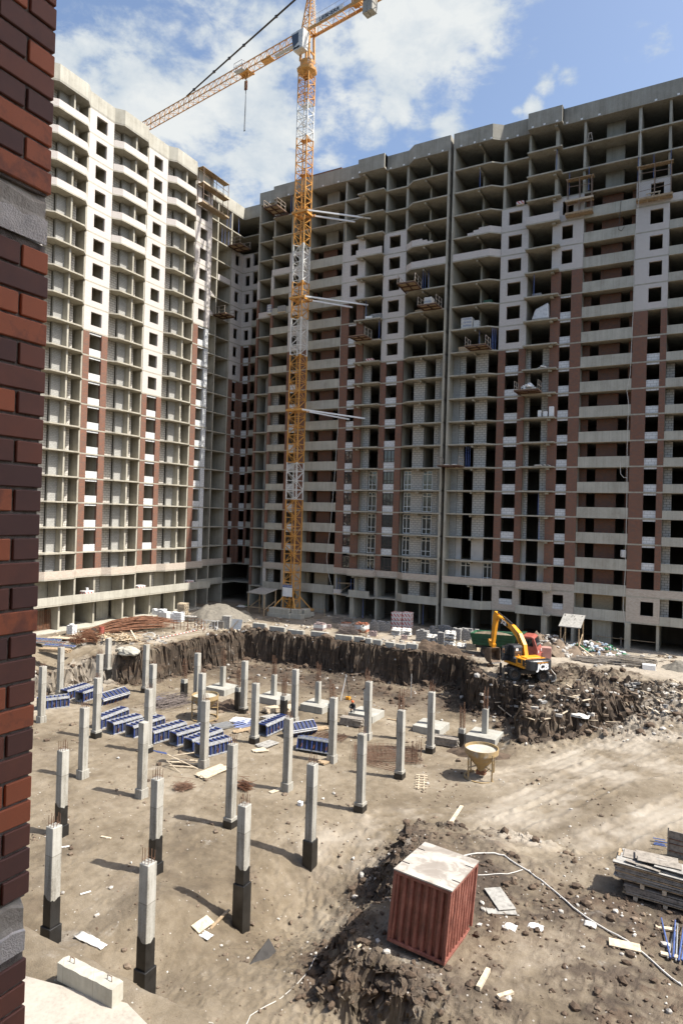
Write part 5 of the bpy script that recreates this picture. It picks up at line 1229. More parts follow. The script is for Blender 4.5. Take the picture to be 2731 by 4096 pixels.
def jbox(mb, rr, x0, x1, y0, y1, z0, z1, j=.02): mb.box(x0+rr.uniform(-j, j), x1+rr.uniform(-j, j), y0+rr.uniform(-j, j), y1+rr.uniform(-j, j), z0, z1)
def block_stack(p, label, mat, w=1.1, d=1.0, h=1.2, rz=0, grp=None, seed=0, ragged=True, wrap=None, cat='block stack', bl=(.4, .5, .2)):
    t = T('block_stack', label, cat, p, rz, grp); pallet_base(t, w+.1, d+.1); rr = random.Random(seed)
    nx, ny, nz = max(1, round(w/bl[0])), max(1, round(d/bl[1])), max(1, round(h/bl[2])); mb = MB()
    for k in range(nz):
        for i in range(nx):
            for j in range(ny):
                if ragged and k == nz-1 and rr.random() < .4: continue
                jbox(mb, rr, -w/2+w*i/nx+.008, -w/2+w*(i+1)/nx-.008, -d/2+d*j/ny+.008, -d/2+d*(j+1)/ny-.008, .13+h*k/nz, .13+h*(k+1)/nz-.006, .012)
    mb.build('stacked_blocks', mat, t)
    if wrap: mb = MB(); mb.box(-w/2-.03, w/2+.03, -d/2-.03, d/2+.03, .2, .13+h*.8); mb.build('film_wrap', wrap, t)
    return t
def sacks(p, label, h=5, rz=0, seed=0, grp='pallets of white sacks', w=1.15, d=.95):
    t = T('sack_pallet', label, 'sack pallet', p, rz, grp); pallet_base(t); rr = random.Random(seed)
    for k in range(h):
        for i in range(2):
            for j in range(2 if k < h-1 else 1):
                z = .13+.17*k; cx_, cy_ = -w/4+w/2*i+rr.uniform(-.05, .05), (-d/4+d/2*j if k < h-1 else 0)+rr.uniform(-.04, .04); a = rr.uniform(-.12, .12)
                vs = []; nu, nv = 6, 4
                for sgn in (0, 1):
                    for u in range(nu+1):
                        for v in range(nv+1):
                            x = (u/nu-.5)*(w/2+.06); y = (v/nv-.5)*(d/2+.05); e = (1-abs(2*u/nu-1)**3)*(1-abs(2*v/nv-1)**3)
                            zz = z + (.03+.15*e**.35 if sgn else .03*(1-e))+rr.uniform(-.008, .008); vs.append((cx_+x*math.cos(a)-y*math.sin(a), cy_+x*math.sin(a)+y*math.cos(a), zz))
                m_ = (nu+1)*(nv+1); f = lambda u, v, s: s*m_+u*(nv+1)+v
                fs = [(f(u, v, 1), f(u+1, v, 1), f(u+1, v+1, 1), f(u, v+1, 1)) for u in range(nu) for v in range(nv)] + [(f(u, v, 0), f(u, v+1, 0), f(u+1, v+1, 0), f(u+1, v, 0)) for u in range(nu) for v in range(nv)]
                for u in range(nu): fs += [(f(u, 0, 0), f(u+1, 0, 0), f(u+1, 0, 1), f(u, 0, 1)), (f(u+1, nv, 0), f(u, nv, 0), f(u, nv, 1), f(u+1, nv, 1))]
                for v in range(nv): fs += [(f(0, v+1, 0), f(0, v, 0), f(0, v, 1), f(0, v+1, 1)), (f(nu, v, 0), f(nu, v+1, 0), f(nu, v+1, 1), f(nu, v, 1))]
                MB().add(vs, fs).build('sack', M['sack'], t, smooth=True)
    return t
def planks(p, label, n=14, L_=2.6, w=1.0, rz=0, seed=0, mat='wood_grey', th=.05, spread=.12, name='plank_stack', cat='plank stack', skew=.05, parts=1):
    t = T(name, label, cat, p, rz); rr = random.Random(seed); per = 4; lay = math.ceil(n/per)
    for q in range(parts):
        mb = MB()
        for k in range(lay*q//parts, lay*(q+1)//parts):
            for i in range(per):
                y = -w/2+w*(i+.5)/per+rr.uniform(-.02, .02); a = rr.uniform(-skew, skew); o = rr.uniform(-spread, spread); wd = w/per*.46
                mb.obox(Matrix.Translation((o, y, .05+k*th*1.15)) @ Matrix.Rotation(a, 4, 'Z') @ Matrix.Rotation(rr.uniform(-.006, .006), 4, 'X'), -L_/2, L_/2, -wd, wd, 0, th)
        mb.build('plank_layer', M[mat], t)
    return t
def heap_mesh(name, label, cat, c, rx, ry, h, mat, seed=0, rough=.25, rz=0, f=1.2, grp=None, kind=None, n=46, pw=1.4):
    """a mound of loose material that follows the ground"""
    t = MB(); ca, sa = math.cos(rz), math.sin(rz); U = np.linspace(-1, 1, n); X, Y = np.meshgrid(U, U, indexing='ij'); R2 = np.hypot(X, Y)
    wx, wy = c[0]+X*rx*ca-Y*ry*sa, c[1]+X*rx*sa+Y*ry*ca
    nz = fbm(wx, wy, f, 5, seed, .55); e = np.clip(1-R2*(1-.35*fbm(wx, wy, .6, 2, seed+5)), 0, 1)**(1/pw if False else 1)
    z = terrain(wx.ravel(), wy.ravel())[0].reshape(X.shape) - .06 + h*np.minimum(1, e*pw)*(1+rough*2*nz) * (e > 0) + (e > 0)*rough*.3*np.abs(nz)*np.minimum(1, e*4) - (e <= 0)*.2
    idx = lambda i, j: i*n+j
    t.add(list(zip((wx-c[0]).ravel(), (wy-c[1]).ravel(), (z).ravel())), [(idx(i, j), idx(i+1, j), idx(i+1, j+1), idx(i, j+1)) for i in range(n-1) for j in range(n-1)])
    o = t.build(name, mat, smooth=True); o.location = (c[0], c[1], 0)
    tag(o, label, cat, grp)
    if kind: o['kind'] = kind
    return o
def rock(mb, c, r, rr, flat=.75, mi=0):
    ico = ROCK; a = rr.uniform(0, 6.28); ca, sa = math.cos(a), math.sin(a); sx, sy = rr.uniform(.7, 1.3), rr.uniform(.6, 1.1); n = len(mb.v)
    for (x, y, z) in ico[0]:
        k = r*rr.uniform(.75, 1.2); x, y, z = x*k*sx, y*k*sy, z*k*flat; mb.v.append((c[0]+x*ca-y*sa, c[1]+x*sa+y*ca, c[2]+z))
    mb.f += [tuple(i+n for i in f) for f in ico[1]]; mb.m += [mi]*len(ico[1])
def _ico():
    b = bmesh.new(); bmesh.ops.create_icosphere(b, subdivisions=1, radius=1); r = ([tuple(v.co) for v in b.verts], [tuple(v.index for v in f.verts) for f in b.faces]); b.free(); return r
ROCK = _ico()
def Q(ox, oy, s): return lambda x, y: (ox+s*x, oy+s*y)
qL = Q(100, 2400, .3827); qM = Q(600, 2400, 500/1568); qE = Q(1000, 2380, 500/1568); qG = Q(1450, 2400, 500/1568); P2 = Q(600, 2650, .6696); P3 = Q(1100, 2650, .6696); P4 = Q(1600, 2600, .6696)
C7 = Q(0, 3072, .8712); C8 = Q(1366, 3072, .8712); Z6 = Q(2131, 1850, .3827); R5 = Q(2131, 2450, .6696); EX = Q(1830, 2400, 470/1568); R6 = Q(2231, 3250, 500/896)
def at(f, x, y, z=None): return gp(*f(x, y), z)
# --- foundation blocks lined up along the far edge of the dig
EB = [(qE, 0, 175, 450, 'at the corner end of the row on the edge of the dig'), (qE, 200, 410, 485, 'second from the corner, on the edge of the dig'), (qE, 435, 655, 515, 'third from the corner, below the crane base'),
      (qE, 740, 970, 552, 'beside the gap in the row, below the brick pallets'), (qE, 1040, 1275, 596, 'before the orange brick pallets, on the edge of the dig'), (qE, 1290, 1430, 612, 'shorter, left of the very small block'), (qE, 1440, 1510, 625, 'very small and square, in the row on the edge'),
      (qG, 120, 232, 580, 'right of the narrow gap, before the grey block stacks'), (qG, 262, 386, 607, 'before the pale sacks, in the row on the edge'), (qG, 400, 533, 622, 'second from the soil heap end of the row'), (qG, 537, 685, 634, 'partly buried at the soil heap end of the row')]
for i, (f, xa, xb, yb, tx) in enumerate(EB):
    A_, B_ = at(f, xa, yb-(xb-xa)*.10, 0), at(f, xb, yb, 0); d = B_-A_; ln = min(2.4, max(.7, d.length*.93)); c = (A_+B_)*.5
    z = gz(c.x, max(c.y, 66.3)); t = T('foundation_block', 'concrete foundation block ' + tx, 'concrete block', (c.x, max(c.y+.25, 66.3), z-.02), math.atan2(d.y, d.x)*.6, 'concrete blocks along the edge of the dig')
    MB().box(-ln/2, ln/2, -.25, .25, 0, .6).build('block_body', M['conc_col'], t, bevel=.03)
    mb = MB(); mb.path([(-.1, 0, .58), (-.1, 0, .68), (.1, 0, .68), (.1, 0, .58)], .012, n=5); mb.build('lifting_loop', M['rebar'], t)
# --- stacks on the strip in front of the shaded block
gN = 'stacks of blocks before the shaded building'
for (x, y, lab, mat, w, d, h, s) in [(160, 392, 'grey block stack next to the big red printed pallets, left one', 'blk_gr', 1.1, 1.0, 1.25, 1), (275, 397, 'grey block stack with a pale top right beside the red printed pallets', 'blk_gr', 1.2, 1.0, 1.15, 2), (750, 520, 'grey block stack with blue wrap right of the sacks', 'blk_gr', 1.35, 1.0, 1.35, 3), (890, 435, 'smaller grey block stack behind the loose sack pile', 'blk_gr', 1.1, .9, .9, 4),
        (1180, 505, 'pale block stack behind the tall two tier sacks', 'blk_gr', 1.1, 1.0, 1.3, 5), (1300, 508, 'grey block stack in the shade left of the green truck', 'blk_gr', 1.3, 1.0, 1.3, 6), (1420, 515, 'grey block stack half hidden by the tail of the green truck', 'blk_gr', 1.4, 1.0, 1.25, 7), (1030, 410, 'low grey block stack in the shade behind the sacks', 'blk_gr', 1.6, .9, .8, 8), (985, 560, 'dark grey block stack left of the tall sacks', 'blk_gr', .8, .8, 1.3, 9)]:
    block_stack(at(qG, x, y, 0), lab, M[mat], w, d, h, .05, gN, s)
def print_pallet(p, lab, n=1, rz=.1):
    t = T('printed_pallet', lab, 'pallet', p, rz, 'red and white printed pallets'); pallet_base(t, 1.25, 1.05)
    for k in range(n): MB().box(-.6, .6, -.5, .5, .13+k*1.1, .13+k*1.1+1.05).build('wrapped_load', M['striped'], t, bevel=.03)
    return t
print_pallet(at(qG, 425, 372, 0), 'tall red and white printed pallet stack behind the left sacks', 2); print_pallet(at(qG, 560, 375, 0), 'tall red and white printed pallet stack nearer the loading strip, right one of the pair', 2)
sacks(at(qG, 428, 446, 0), 'plump white sack pallet before the left printed pallets', 5, .1, 1); sacks(at(qG, 545, 452, 0), 'white sack pallet before the right printed pallets', 5, .2, 2)
sacks(at(qG, 875, 535, 0), 'low white sack pallet beside the blue wrapped grey blocks', 5, .1, 3); a_ = at(qG, 1085, 600, 0); sacks(a_, 'lower white sack pallet of the tall two tier stack', 5, .1, 4); sacks(a_+Vector((.05, .05, .95)), 'upper white sack pallet on top of another', 5, .2, 5)
sacks(at(qG, 1245, 612, 0), 'slumped white sack pile left of the timber crate', 3, .3, 6)
t = T('timber_crate', 'low timber crate with loose boards by the rear of the green truck', 'crate', at(qG, 1375, 625, 0), .1)
for (x0, x1, y0, y1) in ((-.6, .6, -.5, -.46), (-.6, .6, .46, .5), (-.6, -.56, -.46, .46), (.56, .6, -.46, .46)): MB().box(x0, x1, y0, y1, .05, .75).build('crate_side', M['wood_pale'], t)
MB().box(-.6, .6, -.5, .5, 0, .05).build('crate_bottom', M['wood'], t); mb = MB(); rr = random.Random(4)
for i in range(5): mb.obox(Matrix.Translation((rr.uniform(-.2, .2), -.35+.17*i, .74+.04*i)) @ Matrix.Rotation(rr.uniform(-.4, .4), 4, 'Z') @ Matrix.Rotation(.1, 4, 'Y'), -.6, .6, -.06, .06, 0, .03)
mb.build('loose_board', M['wood_pale'], t)
def brick_pallet(p, lab, mat, w=1.1, d=.9, h=.8, rz=0, seed=0, cover=True, loose=True):
    t = T('brick_pallet', lab, 'brick pallet', p, rz, 'pallets of bricks on the strip'); pallet_base(t, w+.1, d+.1); MB().box(-w/2, w/2, -d/2, d/2, .13, .13+h).build('stacked_bricks', M[mat], t)
    rr = random.Random(seed)
    if loose:
        mb = MB()
        for i in range(26): mb.obox(Matrix.Translation((rr.uniform(-w/2, w/2)*.8, rr.uniform(-d/2, d/2)*.8, .13+h+.04+rr.uniform(0, .1))) @ Matrix.Rotation(rr.uniform(0, 3), 4, 'Z') @ Matrix.Rotation(rr.uniform(-.4, .4), 4, 'X'), -.125, .125, -.06, .06, -.04, .04)
        mb.build('loose_bricks', M[mat], t)
    if cover: mb = MB(); mb.box(-w/2-.02, w/2+.02, -d/2-.02, d/2+.02, .13+h*.35, .13+h*.9); mb.build('film_wrap', M['film'], t)
    return t
brick_pallet(at(qE, 875, 448, 0), 'greyish pink brick pallet with white film, right of the crane base', 'brick_gr', 1.3, 1.0, .75, .1, 1); brick_pallet(at(qE, 1205, 425, 0), 'small orange brick pallet with white film around its middle', 'brick_or', 1.1, .9, .6, .1, 2); brick_pallet(at(qE, 1400, 470, 0), 'larger orange brick pallet under a film hood, left of the grey stacks', 'brick_or', 1.5, 1.1, .95, .1, 3)
brick_pallet(at(qE, 1540, 525, 0), 'dark red brick heap with a white sheet, below the orange pallets', 'brick_gr', .9, .7, .4, .3, 4, cover=False); brick_pallet(at(qG, 520, 505, 0), 'small heap of dark red bricks with a white sheet, before the sacks', 'brick_gr', .7, .6, .3, .5, 5, cover=False); brick_pallet(at(qE, 985, 430, 0), 'low broken bag of red bricks on the ground right of the pink pallet', 'brick_gr', .7, .6, .3, .5, 6, cover=False)
# cement mixer
t = T('cement_mixer', 'pale drum cement mixer among the orange brick pallets', 'mixer', at(qE, 1415, 505, 0), .4); mb = MB(); mb.lathe([(.001, -.35), (.3, -.33), (.4, -.05), (.38, .1), (.2, .42), (.17, .42), (.34, .1)], n=16); mb.v = [tuple(Matrix.Rotation(.7, 3, 'X') @ Vector(v)+Vector((0, 0, .85))) for v in mb.v]; mb.build('drum', M['sack'], t, smooth=True)
for s in (-.4, .4): mb = MB(); mb.bar((s, -.35, 0), (s, 0, .85), .05); mb.bar((s, .35, 0), (s, 0, .85), .05); mb.build('leg', M['rust'], t)
# brushwood and wire mesh
def bundle(name, lab, cat, p, n, L_, r, mat, rz=0, seed=0, rad=.015, lift=.5, droop=.3, grp=None):
    t = T(name, lab, cat, p, rz, grp); rr = random.Random(seed); mb = MB()
    for i in range(n):
        y, z = rr.gauss(0, r*.5), abs(rr.gauss(0, r*.4))*lift*2; a, b_ = rr.gauss(0, droop*.4), rr.gauss(0, droop*.25); l = L_*rr.uniform(.6, 1)/2; o = rr.uniform(-.15, .15)*L_
        mb.tube((o-l, y-a*l, max(.01, z-b_*l)), (o+l, y+a*l, max(.01, z+b_*l)), rad*rr.uniform(.7, 1.2), n=4)
    mb.build('rods', mat, t); return t
bundle('brush_pile', 'brown brushwood pile in front of the shaded doorways right of the crane', 'brushwood', at(qE, 1150, 345, 0), 150, 2.6, .8, M['wood_grey'], .1, 3, .022); bundle('wire_pile', 'dark tangled wire mesh pile before the orange brick pallets', 'wire mesh', at(qE, 1220, 485, 0), 170, 2.4, .9, M['rebar_grey'], .2, 4, .018, .5, .6)
# soil heap spilling at the end of the block row
heap_mesh('soil_heap', 'brown soil heap at the end of the block row, left of the green truck', 'soil heap', tuple(at(qG, 950, 640, 0))[:2], 4.6, 1.3, .75, M['soil_plain'], 3, .45, .0)
heap_mesh('sand_heap', 'grey sand heap with wheel ruts in the corner between the two buildings', 'sand heap', tuple(at(qM, 860, 235, 0))[:2], 4.8, 4.4, 1.75, M['sandy'], 8, .12, .3, pw=1.5)
heap_mesh('rubble_heap', 'pale heap of broken blocks behind the red truck cab', 'rubble heap', tuple(at(EX, 1150, 690, 0))[:2], 4.6, 2.6, 1.6, M['clod'], 12, .3, -.1)
heap_mesh('refuse_heap', 'heap of white and green refuse bags beside the timber canopy on the right', 'refuse heap', tuple(at(R5, 375, 235, 0))[:2], 3.2, 2.2, .9, M['clod'], 14, .3, 0)
heap_mesh('soil_heap', 'low dark soil heap behind the yellow hopper on open ground', 'soil heap', tuple(at(P4, 450, 625))[:2], 2.6, 1.0, .65, M['soil_plain'], 5, .5, .1)
heap_mesh('soil_heap', 'dark soil heap right of the half hidden hopper', 'soil heap', tuple(at(P2, 440, 265))[:2], 1.7, 1.2, .6, M['soil_plain'], 6, .5, .1)
heap_mesh('sand_heap', 'small yellowish sand heap at the far right end of the track', 'sand heap', tuple(at(R5, 885, 345, 0))[:2], 1.8, 1.6, .8, M['sandy'], 18, .15, 0)
def litter(c, rx, ry, h, n, seed, mats, name, lab, cat, r=(.08, .3), base=0, grp=None, flat=.7):
    """chunks resting on a mound"""
    rr = random.Random(seed); mb = MB(); n_ = 0
    while n_ < n:
        u, v = rr.uniform(-1, 1), rr.uniform(-1, 1)
        if u*u+v*v > 1: continue
        x, y = c[0]+u*rx, c[1]+v*ry; e = max(0, 1-math.hypot(u, v)); rock(mb, (x-c[0], y-c[1], gz(x, y)+h*min(1, e*1.35)+.03), rr.uniform(*r)*(rr.random()*.6+.5), rr, flat, rr.randrange(len(mats))); n_ += 1
    o = mb.build(name, mats); o.location = (c[0], c[1], 0); tag(o, lab, cat, grp); o['kind'] = 'stuff'; return o
c = at(EX, 1150, 690, 0); litter(c, 4.4, 2.5, 1.6, 330, 2, [M['stone'], M['stone'], M['clod'], M['block']], 'rubble', 'broken pale blocks strewn over the rubble heap by the red cab', 'rubble', (.12, .42))
M['bag_g'] = plain('green_bag', (.03, .16, .07), .5, .3, 4, obj=False); M['bag_b'] = plain('blue_grey_bag', (.25, .32, .40), .5, .3, 4, obj=False); M['bag_w'] = plain('pale_bag', (.62, .63, .64), .5, .25, 4, obj=False)
c = at(R5, 375, 235, 0); litter(c, 3.1, 2.1, .95, 260, 5, [M['bag_w'], M['bag_w'], M['bag_b'], M['stone'], M['bag_g'], M['clod']], 'litter', 'white, green and grey bags piled on the refuse heap', 'refuse', (.1, .38), flat=.8)
# --- timber canopies
def canopy(p, lab, rz, L_=2.6, W_=2.3, hi=3.4, lo=2.4, ramp=False, seed=0):
    t = T('timber_canopy', lab, 'canopy', p, rz, 'timber canopies over the entrances'); rr = random.Random(seed)
    mb = MB(); mb.add([(-W_/2-.2, -L_/2-.2, lo), (W_/2+.2, -L_/2-.2, lo), (W_/2+.2, L_/2+.2, hi), (-W_/2-.2, L_/2+.2, hi)] + [(-W_/2-.2, -L_/2-.2, lo+.08), (W_/2+.2, -L_/2-.2, lo+.08), (W_/2+.2, L_/2+.2, hi+.08), (-W_/2-.2, L_/2+.2, hi+.08)], [(0, 3, 2, 1), (4, 5, 6, 7), (0, 1, 5, 4), (1, 2, 6, 5), (2, 3, 7, 6), (3, 0, 4, 7)]); rf = mb.build('canopy_deck', M['ply'], t)
    mb = MB()
    for i in range(40): y = rr.uniform(-L_/2, L_/2); rock(mb, (rr.uniform(-W_/2, W_/2), y, lo+.1+(hi-lo)*(y+L_/2)/L_), rr.uniform(.03, .08), rr)
    if ramp: mb.build('fallen_rubble', M['stone'], rf)
    for sx in (-1, 1):
        for sy in (-1, 1): mb = MB(); mb.bar((sx*W_/2, sy*L_/2, -.1), (sx*W_/2, sy*L_/2, lo if sy < 0 else hi), .12); mb.build('post', M['wood'], t)
        mb = MB(); mb.bar((sx*W_/2, -L_/2, .9), (sx*W_/2, L_/2, 2.0), .09); mb.build('brace', M['wood'], t)
    mb = MB(); mb.bar((-W_/2, -L_/2-.07, 1.15), (W_/2, -L_/2-.07, 1.15), .1, .05) if not ramp else mb.box(-W_/2+.2, W_/2-.2, -L_/2, L_/2, 0, .12); mb.build('walkway' if ramp else 'rail', M['wood_grey'] if ramp else M['wood'], t)
    if ramp: mb = MB(); mb.bar((W_/2, -L_/2, 1.1), (W_/2+2.2, -L_/2-1.4, .05), .12); mb.build('prop', M['wood_pale'], t)
    return t
canopy(at(Z6, 375, 2010, 0)+Vector((0, 1.3, 0)), 'timber canopy with rubble on its sloping deck over the entrance right of the truck', .0, 2.6, 1.9, 4.0, 3.0, True, 1)
canopy(at(qE, 110, 262, 0)+Vector((-.4, 1.2, 0)), 'timber canopy on splayed posts left of the crane base', -.1, 2.4, 3.0, 3.6, 3.1, False, 2)
t = T('timber_barrier', 'timber barrier rail behind the crane base', 'barrier', at(qE, 790, 255, 0), 0)
for x in (-1.8, 0, 1.9): mb = MB(); mb.bar((x, 0, -.05), (x, 0, 1.1), .08); mb.build('post', M['wood'], t)
mb = MB(); mb.bar((-1.9, -.06, 1.0), (2.0, -.06, 1.0), .1, .04); mb.build('rail', M['wood'], t)
t = T('timber_barrier', 'long plank rail on posts before the dark doorways at the right', 'barrier', at(R5, 490, 205, 0), .02)
for x in (-1.9, .6): mb = MB(); mb.bar((x, 0, -.05), (x, 0, 1.2), .16); mb.build('post', M['wood_grey'], t)
mb = MB(); mb.bar((-2.2, -.11, 1.05), (4.4, -.11, 1.0), .12, .05); mb.build('rail', M['wood'], t)
# --- rolls of reed matting / mesh by the track, white boxes
for i, (x, y, L_, lab) in enumerate([(330, 300, 3.0, 'leftmost bundle of grey reed matting beside the track'), (455, 305, 3.4, 'largest bundle of grey reed matting beside the track, below the refuse heap'), (605, 295, 3.6, 'bundle of grey reed matting behind the white box'), (590, 322, 3.6, 'flat bundle of grey reed matting touching the white box')]):
    bundle('matting_bundle', lab, 'matting', at(R5, x, y, 0), 150, L_, .55, M['wood_grey'], -.05+.04*i, 20+i, .03, .55, .06, 'bundles of matting by the track')
def carton(p, lab, w, d, h, m1, rz=0): t = T('carton', lab, 'carton', p, rz); MB().box(-w/2, w/2, -d/2, d/2, 0, h).build('carton_body', m1, t, bevel=.02); return t
carton(at(R5, 690, 343, 0), 'low white carton alone beside the reed matting', 1.2, .8, .55, M['white'], .1)
M['pinkbox'] = plain('pink_carton', (.42, .24, .20), .7, .15, 2)
t = carton(at(EX, 1155, 785, 0), 'big pink and white carton with green labels behind the excavator', 1.3, 1.0, 1.25, M['pinkbox'], .25); MB().box(.652, .66, -.48, .48, .05, 1.2).build('white_side', M['white'], t); MB().box(.662, .668, -.1, .4, .85, 1.0).build('green_label', M['bag_g'], t); MB().box(.662, .668, -.1, .4, .2, .35).build('green_label', M['bag_g'], t)
# --- foot of the sunlit block: rods, blocks, timber, drums
def rod_pile():
    t = T('rusty_rod_pile', 'long pile of rusty steel rods at the foot of the sunlit building', 'rod pile', at(qL, 1100, 300, 0)); rr = random.Random(9); o = t.location
    a = at(qL, 640, 345, 0); b_ = at(qL, 1540, 285, 0); d = (b_-a).normalized(); nn = Vector((-d.y, d.x, 0)); Ln = (b_-a).length
    for g in range(7):
        mb = MB(); n = 26
        for i in range(n):
            w = (g-3)*.5+rr.gauss(0, .3); s0 = rr.uniform(-.05, .4)*Ln; ln = rr.uniform(.45, .75)*Ln; sk = rr.gauss(0, .05)+.03*(g-3)
            s1 = min(Ln*1.05, s0+ln); hgt = lambda s, w: 1.6*max(0, 1-((s/Ln-.62)/.62)**2)*max(.1, 1-(w/2.2)**2)*rr.uniform(.7, 1.0)+.05
            pts = [a+d*s+nn*(w+sk*(s-s0)) + Vector((0, 0, hgt(s, w))) - o for s in (s0, (s0+s1)/2, s1)]
            mb.path(pts, rr.uniform(.022, .05), n=5)
        mb.build('rod_bundle', M['rust_rod'], t)
rod_pile()
rr = random.Random(12)
t = T('scrap_timber_heap', 'jumbled heap of pale scrap timber in front of the rusty rods', 'timber heap', at(qL, 1000, 430, 0))
for g in range(4):
    mb = MB()
    for i in range(26): mb.obox(Matrix.Translation((rr.gauss(0, 1.1), rr.gauss(0, .7), .15+abs(rr.gauss(0, .28)))) @ Matrix.Rotation(rr.uniform(0, 3.1), 4, 'Z') @ Matrix.Rotation(rr.gauss(0, .4), 4, 'Y'), -rr.uniform(.3, .8), rr.uniform(.3, .8), -.07, .07, -.02, .02)
    mb.build('timber_offcuts', M['wood_pale' if g % 2 else 'wood'], t)
for (x, y, m_, lab) in [(718, 385, 'steel_dark', 'black steel drum before the rusty rods'), (803, 362, 'cabred', 'red steel drum beside the rusty rods')]:
    t = T('steel_drum', lab, 'drum', at(qL, x, y, 0)); MB().lathe([(.001, 0), (.3, 0), (.3, .28), (.315, .3), (.3, .32), (.3, .58), (.315, .6), (.3, .62), (.3, .9), (.27, .9), (.27, .86), (.001, .86)], n=18).build('drum_body', M[m_], t)
for i, (x, y, L_, lab) in enumerate([(555, 445, 1.6, 'left tangle of rusty tie wire below the rods'), (720, 430, 1.3, 'right tangle of rusty tie wire beside the drums'), (660, 405, 1.3, 'small tangle of rusty wire behind the other two')]):
    bundle('wire_tangle', lab, 'wire tangle', at(qL, x, y, 0), 120, L_, .6, M['rust_rod'], .5*i, 40+i, .016, .9, 1.2, 'rusty wire tangles')
def flat_form(p, rz, lab, L_=3.3, blue=True, z=0):
    t = T('form_panel', lab, 'form panel', p+Vector((0, 0, z)), rz, 'form panels laid flat'); MB().box(-L_/2, L_/2, -.4, .4, 0, .04).build('panel_skin', M['ply'], t)
    for s in (-.36, .36): MB().box(-L_/2, L_/2, s-.04, s+.04, .041, .16).build('rail', M['formrail'], t)
    for i in range(9): x = -L_/2+.1+(L_-.2)*i/8; MB().box(x-.04, x+.04, -.32, .32, .041, .14).build('rib', M['blue' if blue else 'rust'], t)
for (x, y, rz, lab, bl) in [(215, 425, .35, 'blue ribbed form panel laid flat farthest from us by the brick wall', True), (260, 455, .35, 'rust ribbed form panel laid flat between two blue ones', False), (360, 490, .35, 'blue ribbed form panel laid flat nearest the edge of the dig', True)]: flat_form(at(qL, x, y, 0), rz, lab, 3.4, bl, .05)
planks(at(qL, 320, 545, 0), 'stacked timber bearers under the flat form panels by the brick wall', 12, 3.0, .9, .35, 5, 'wood', .1); planks(at(qL, 430, 410, 0), 'long pale boards lying behind the flat form panels', 8, 4.0, .9, .3, 6, 'wood_pale', .05, .5)
block_stack(at(qL, 490, 365, 0), 'ragged stack of white blocks at the left end of the rusty rods', M['blk_wh'], .8, .8, 1.1, .2, None, 11, bl=(.4, .4, .12)); block_stack(at(qM, 120, 195, 0), 'loose heap of white blocks at the upper end of the rods', M['blk_wh'], 1.8, 1.0, .8, .2, None, 12, bl=(.45, .3, .2)); block_stack(at(qM, 185, 250, 0), 'film wrapped white block stack right of the rods', M['blk_wh'], 1.2, 1.0, 1.15, .15, None, 13, wrap=M['film']); block_stack(at(qM, 345, 280, 0), 'collapsed stack of white blocks below the timber pallets', M['blk_wh'], 1.5, 1.1, 1.2, .3, None, 14, bl=(.5, .3, .2))
t = T('pallet_stack', 'leaning stack of empty timber pallets against the sunlit ground floor', 'pallet stack', at(qM, 410, 215, 0), .2); rr = random.Random(3)
for k in range(13):
    mb = MB(); Mk = Matrix.Translation((rr.uniform(-.06, .06), rr.uniform(-.06, .06), k*.15)) @ Matrix.Rotation(rr.uniform(-.1, .1), 4, 'Z') @ Matrix.Rotation(rr.uniform(-.02, .02), 4, 'X')
    for y in (-.45, 0, .45): mb.obox(Mk, -.6, .6, y-.05, y+.05, 0, .09)
    for i in range(6): x = -.55+.22*i; mb.obox(Mk, x-.06, x+.06, -.5, .5, .09, .115)
    mb.build('pallet', M['wood_pale'], t)
def rail_frame(p, rz, lab, mat, n=4, w=1.9, h=1.1):
    t = T('barrier_frame', lab, 'barrier', p, rz, 'barrier frames by the dig'); mb = MB(); mb.bar((-w/2, 0, h), (w/2, 0, h), .05); mb.bar((-w/2, 0, .45), (w/2, 0, .45), .035)
    for i in range(n+1): x = -w/2+w*i/n; mb.bar((x, 0, 0), (x, 0, h), .045)
    mb.build('rails', mat, t)
    for x in (-w/2, w/2): mb = MB(); mb.bar((x, -.3, .03), (x, .3, .03), .05); mb.bar((x, -.28, .03), (x, 0, .4), .035); mb.bar((x, .28, .03), (x, 0, .4), .035); mb.build('foot', mat, t)
rail_frame(at(qM, 385, 372, 0), .25, 'rusty barrier frame nearest the rods', M['rust']); rail_frame(at(qM, 560, 345, 0), .25, 'second rusty barrier frame, right of the first', M['rust']); rail_frame(at(qM, 620, 375, 0), .25, 'rusty barrier frame next to the white one', M['rust'], 3, 1.3); rail_frame(at(qM, 760, 370, 0), .2, 'white barrier frame at the corner of the dig', M['white'], 5, 1.9)
t = T('skip_tub', 'open grey metal tub full of pale rubble between the blocks and the sand heap', 'tub', at(qM, 510, 265, 0), .2); mb = MB(); mb.add([(-.6, -.4, .1), (.6, -.4, .1), (.6, .4, .1), (-.6, .4, .1), (-.95, -.55, .65), (.95, -.55, .65), (.95, .55, .65), (-.95, .55, .65)], [(0, 3, 2, 1), (0, 1, 5, 4), (1, 2, 6, 5), (2, 3, 7, 6), (3, 0, 4, 7)]); mb.build('tub_body', M['galv'], t)
mb = MB(); rr = random.Random(5)
for i in range(40): rock(mb, (rr.uniform(-.75, .75), rr.uniform(-.4, .4), .6), rr.uniform(.06, .14), rr)
mb.build('rubble_load', M['stone'], t)
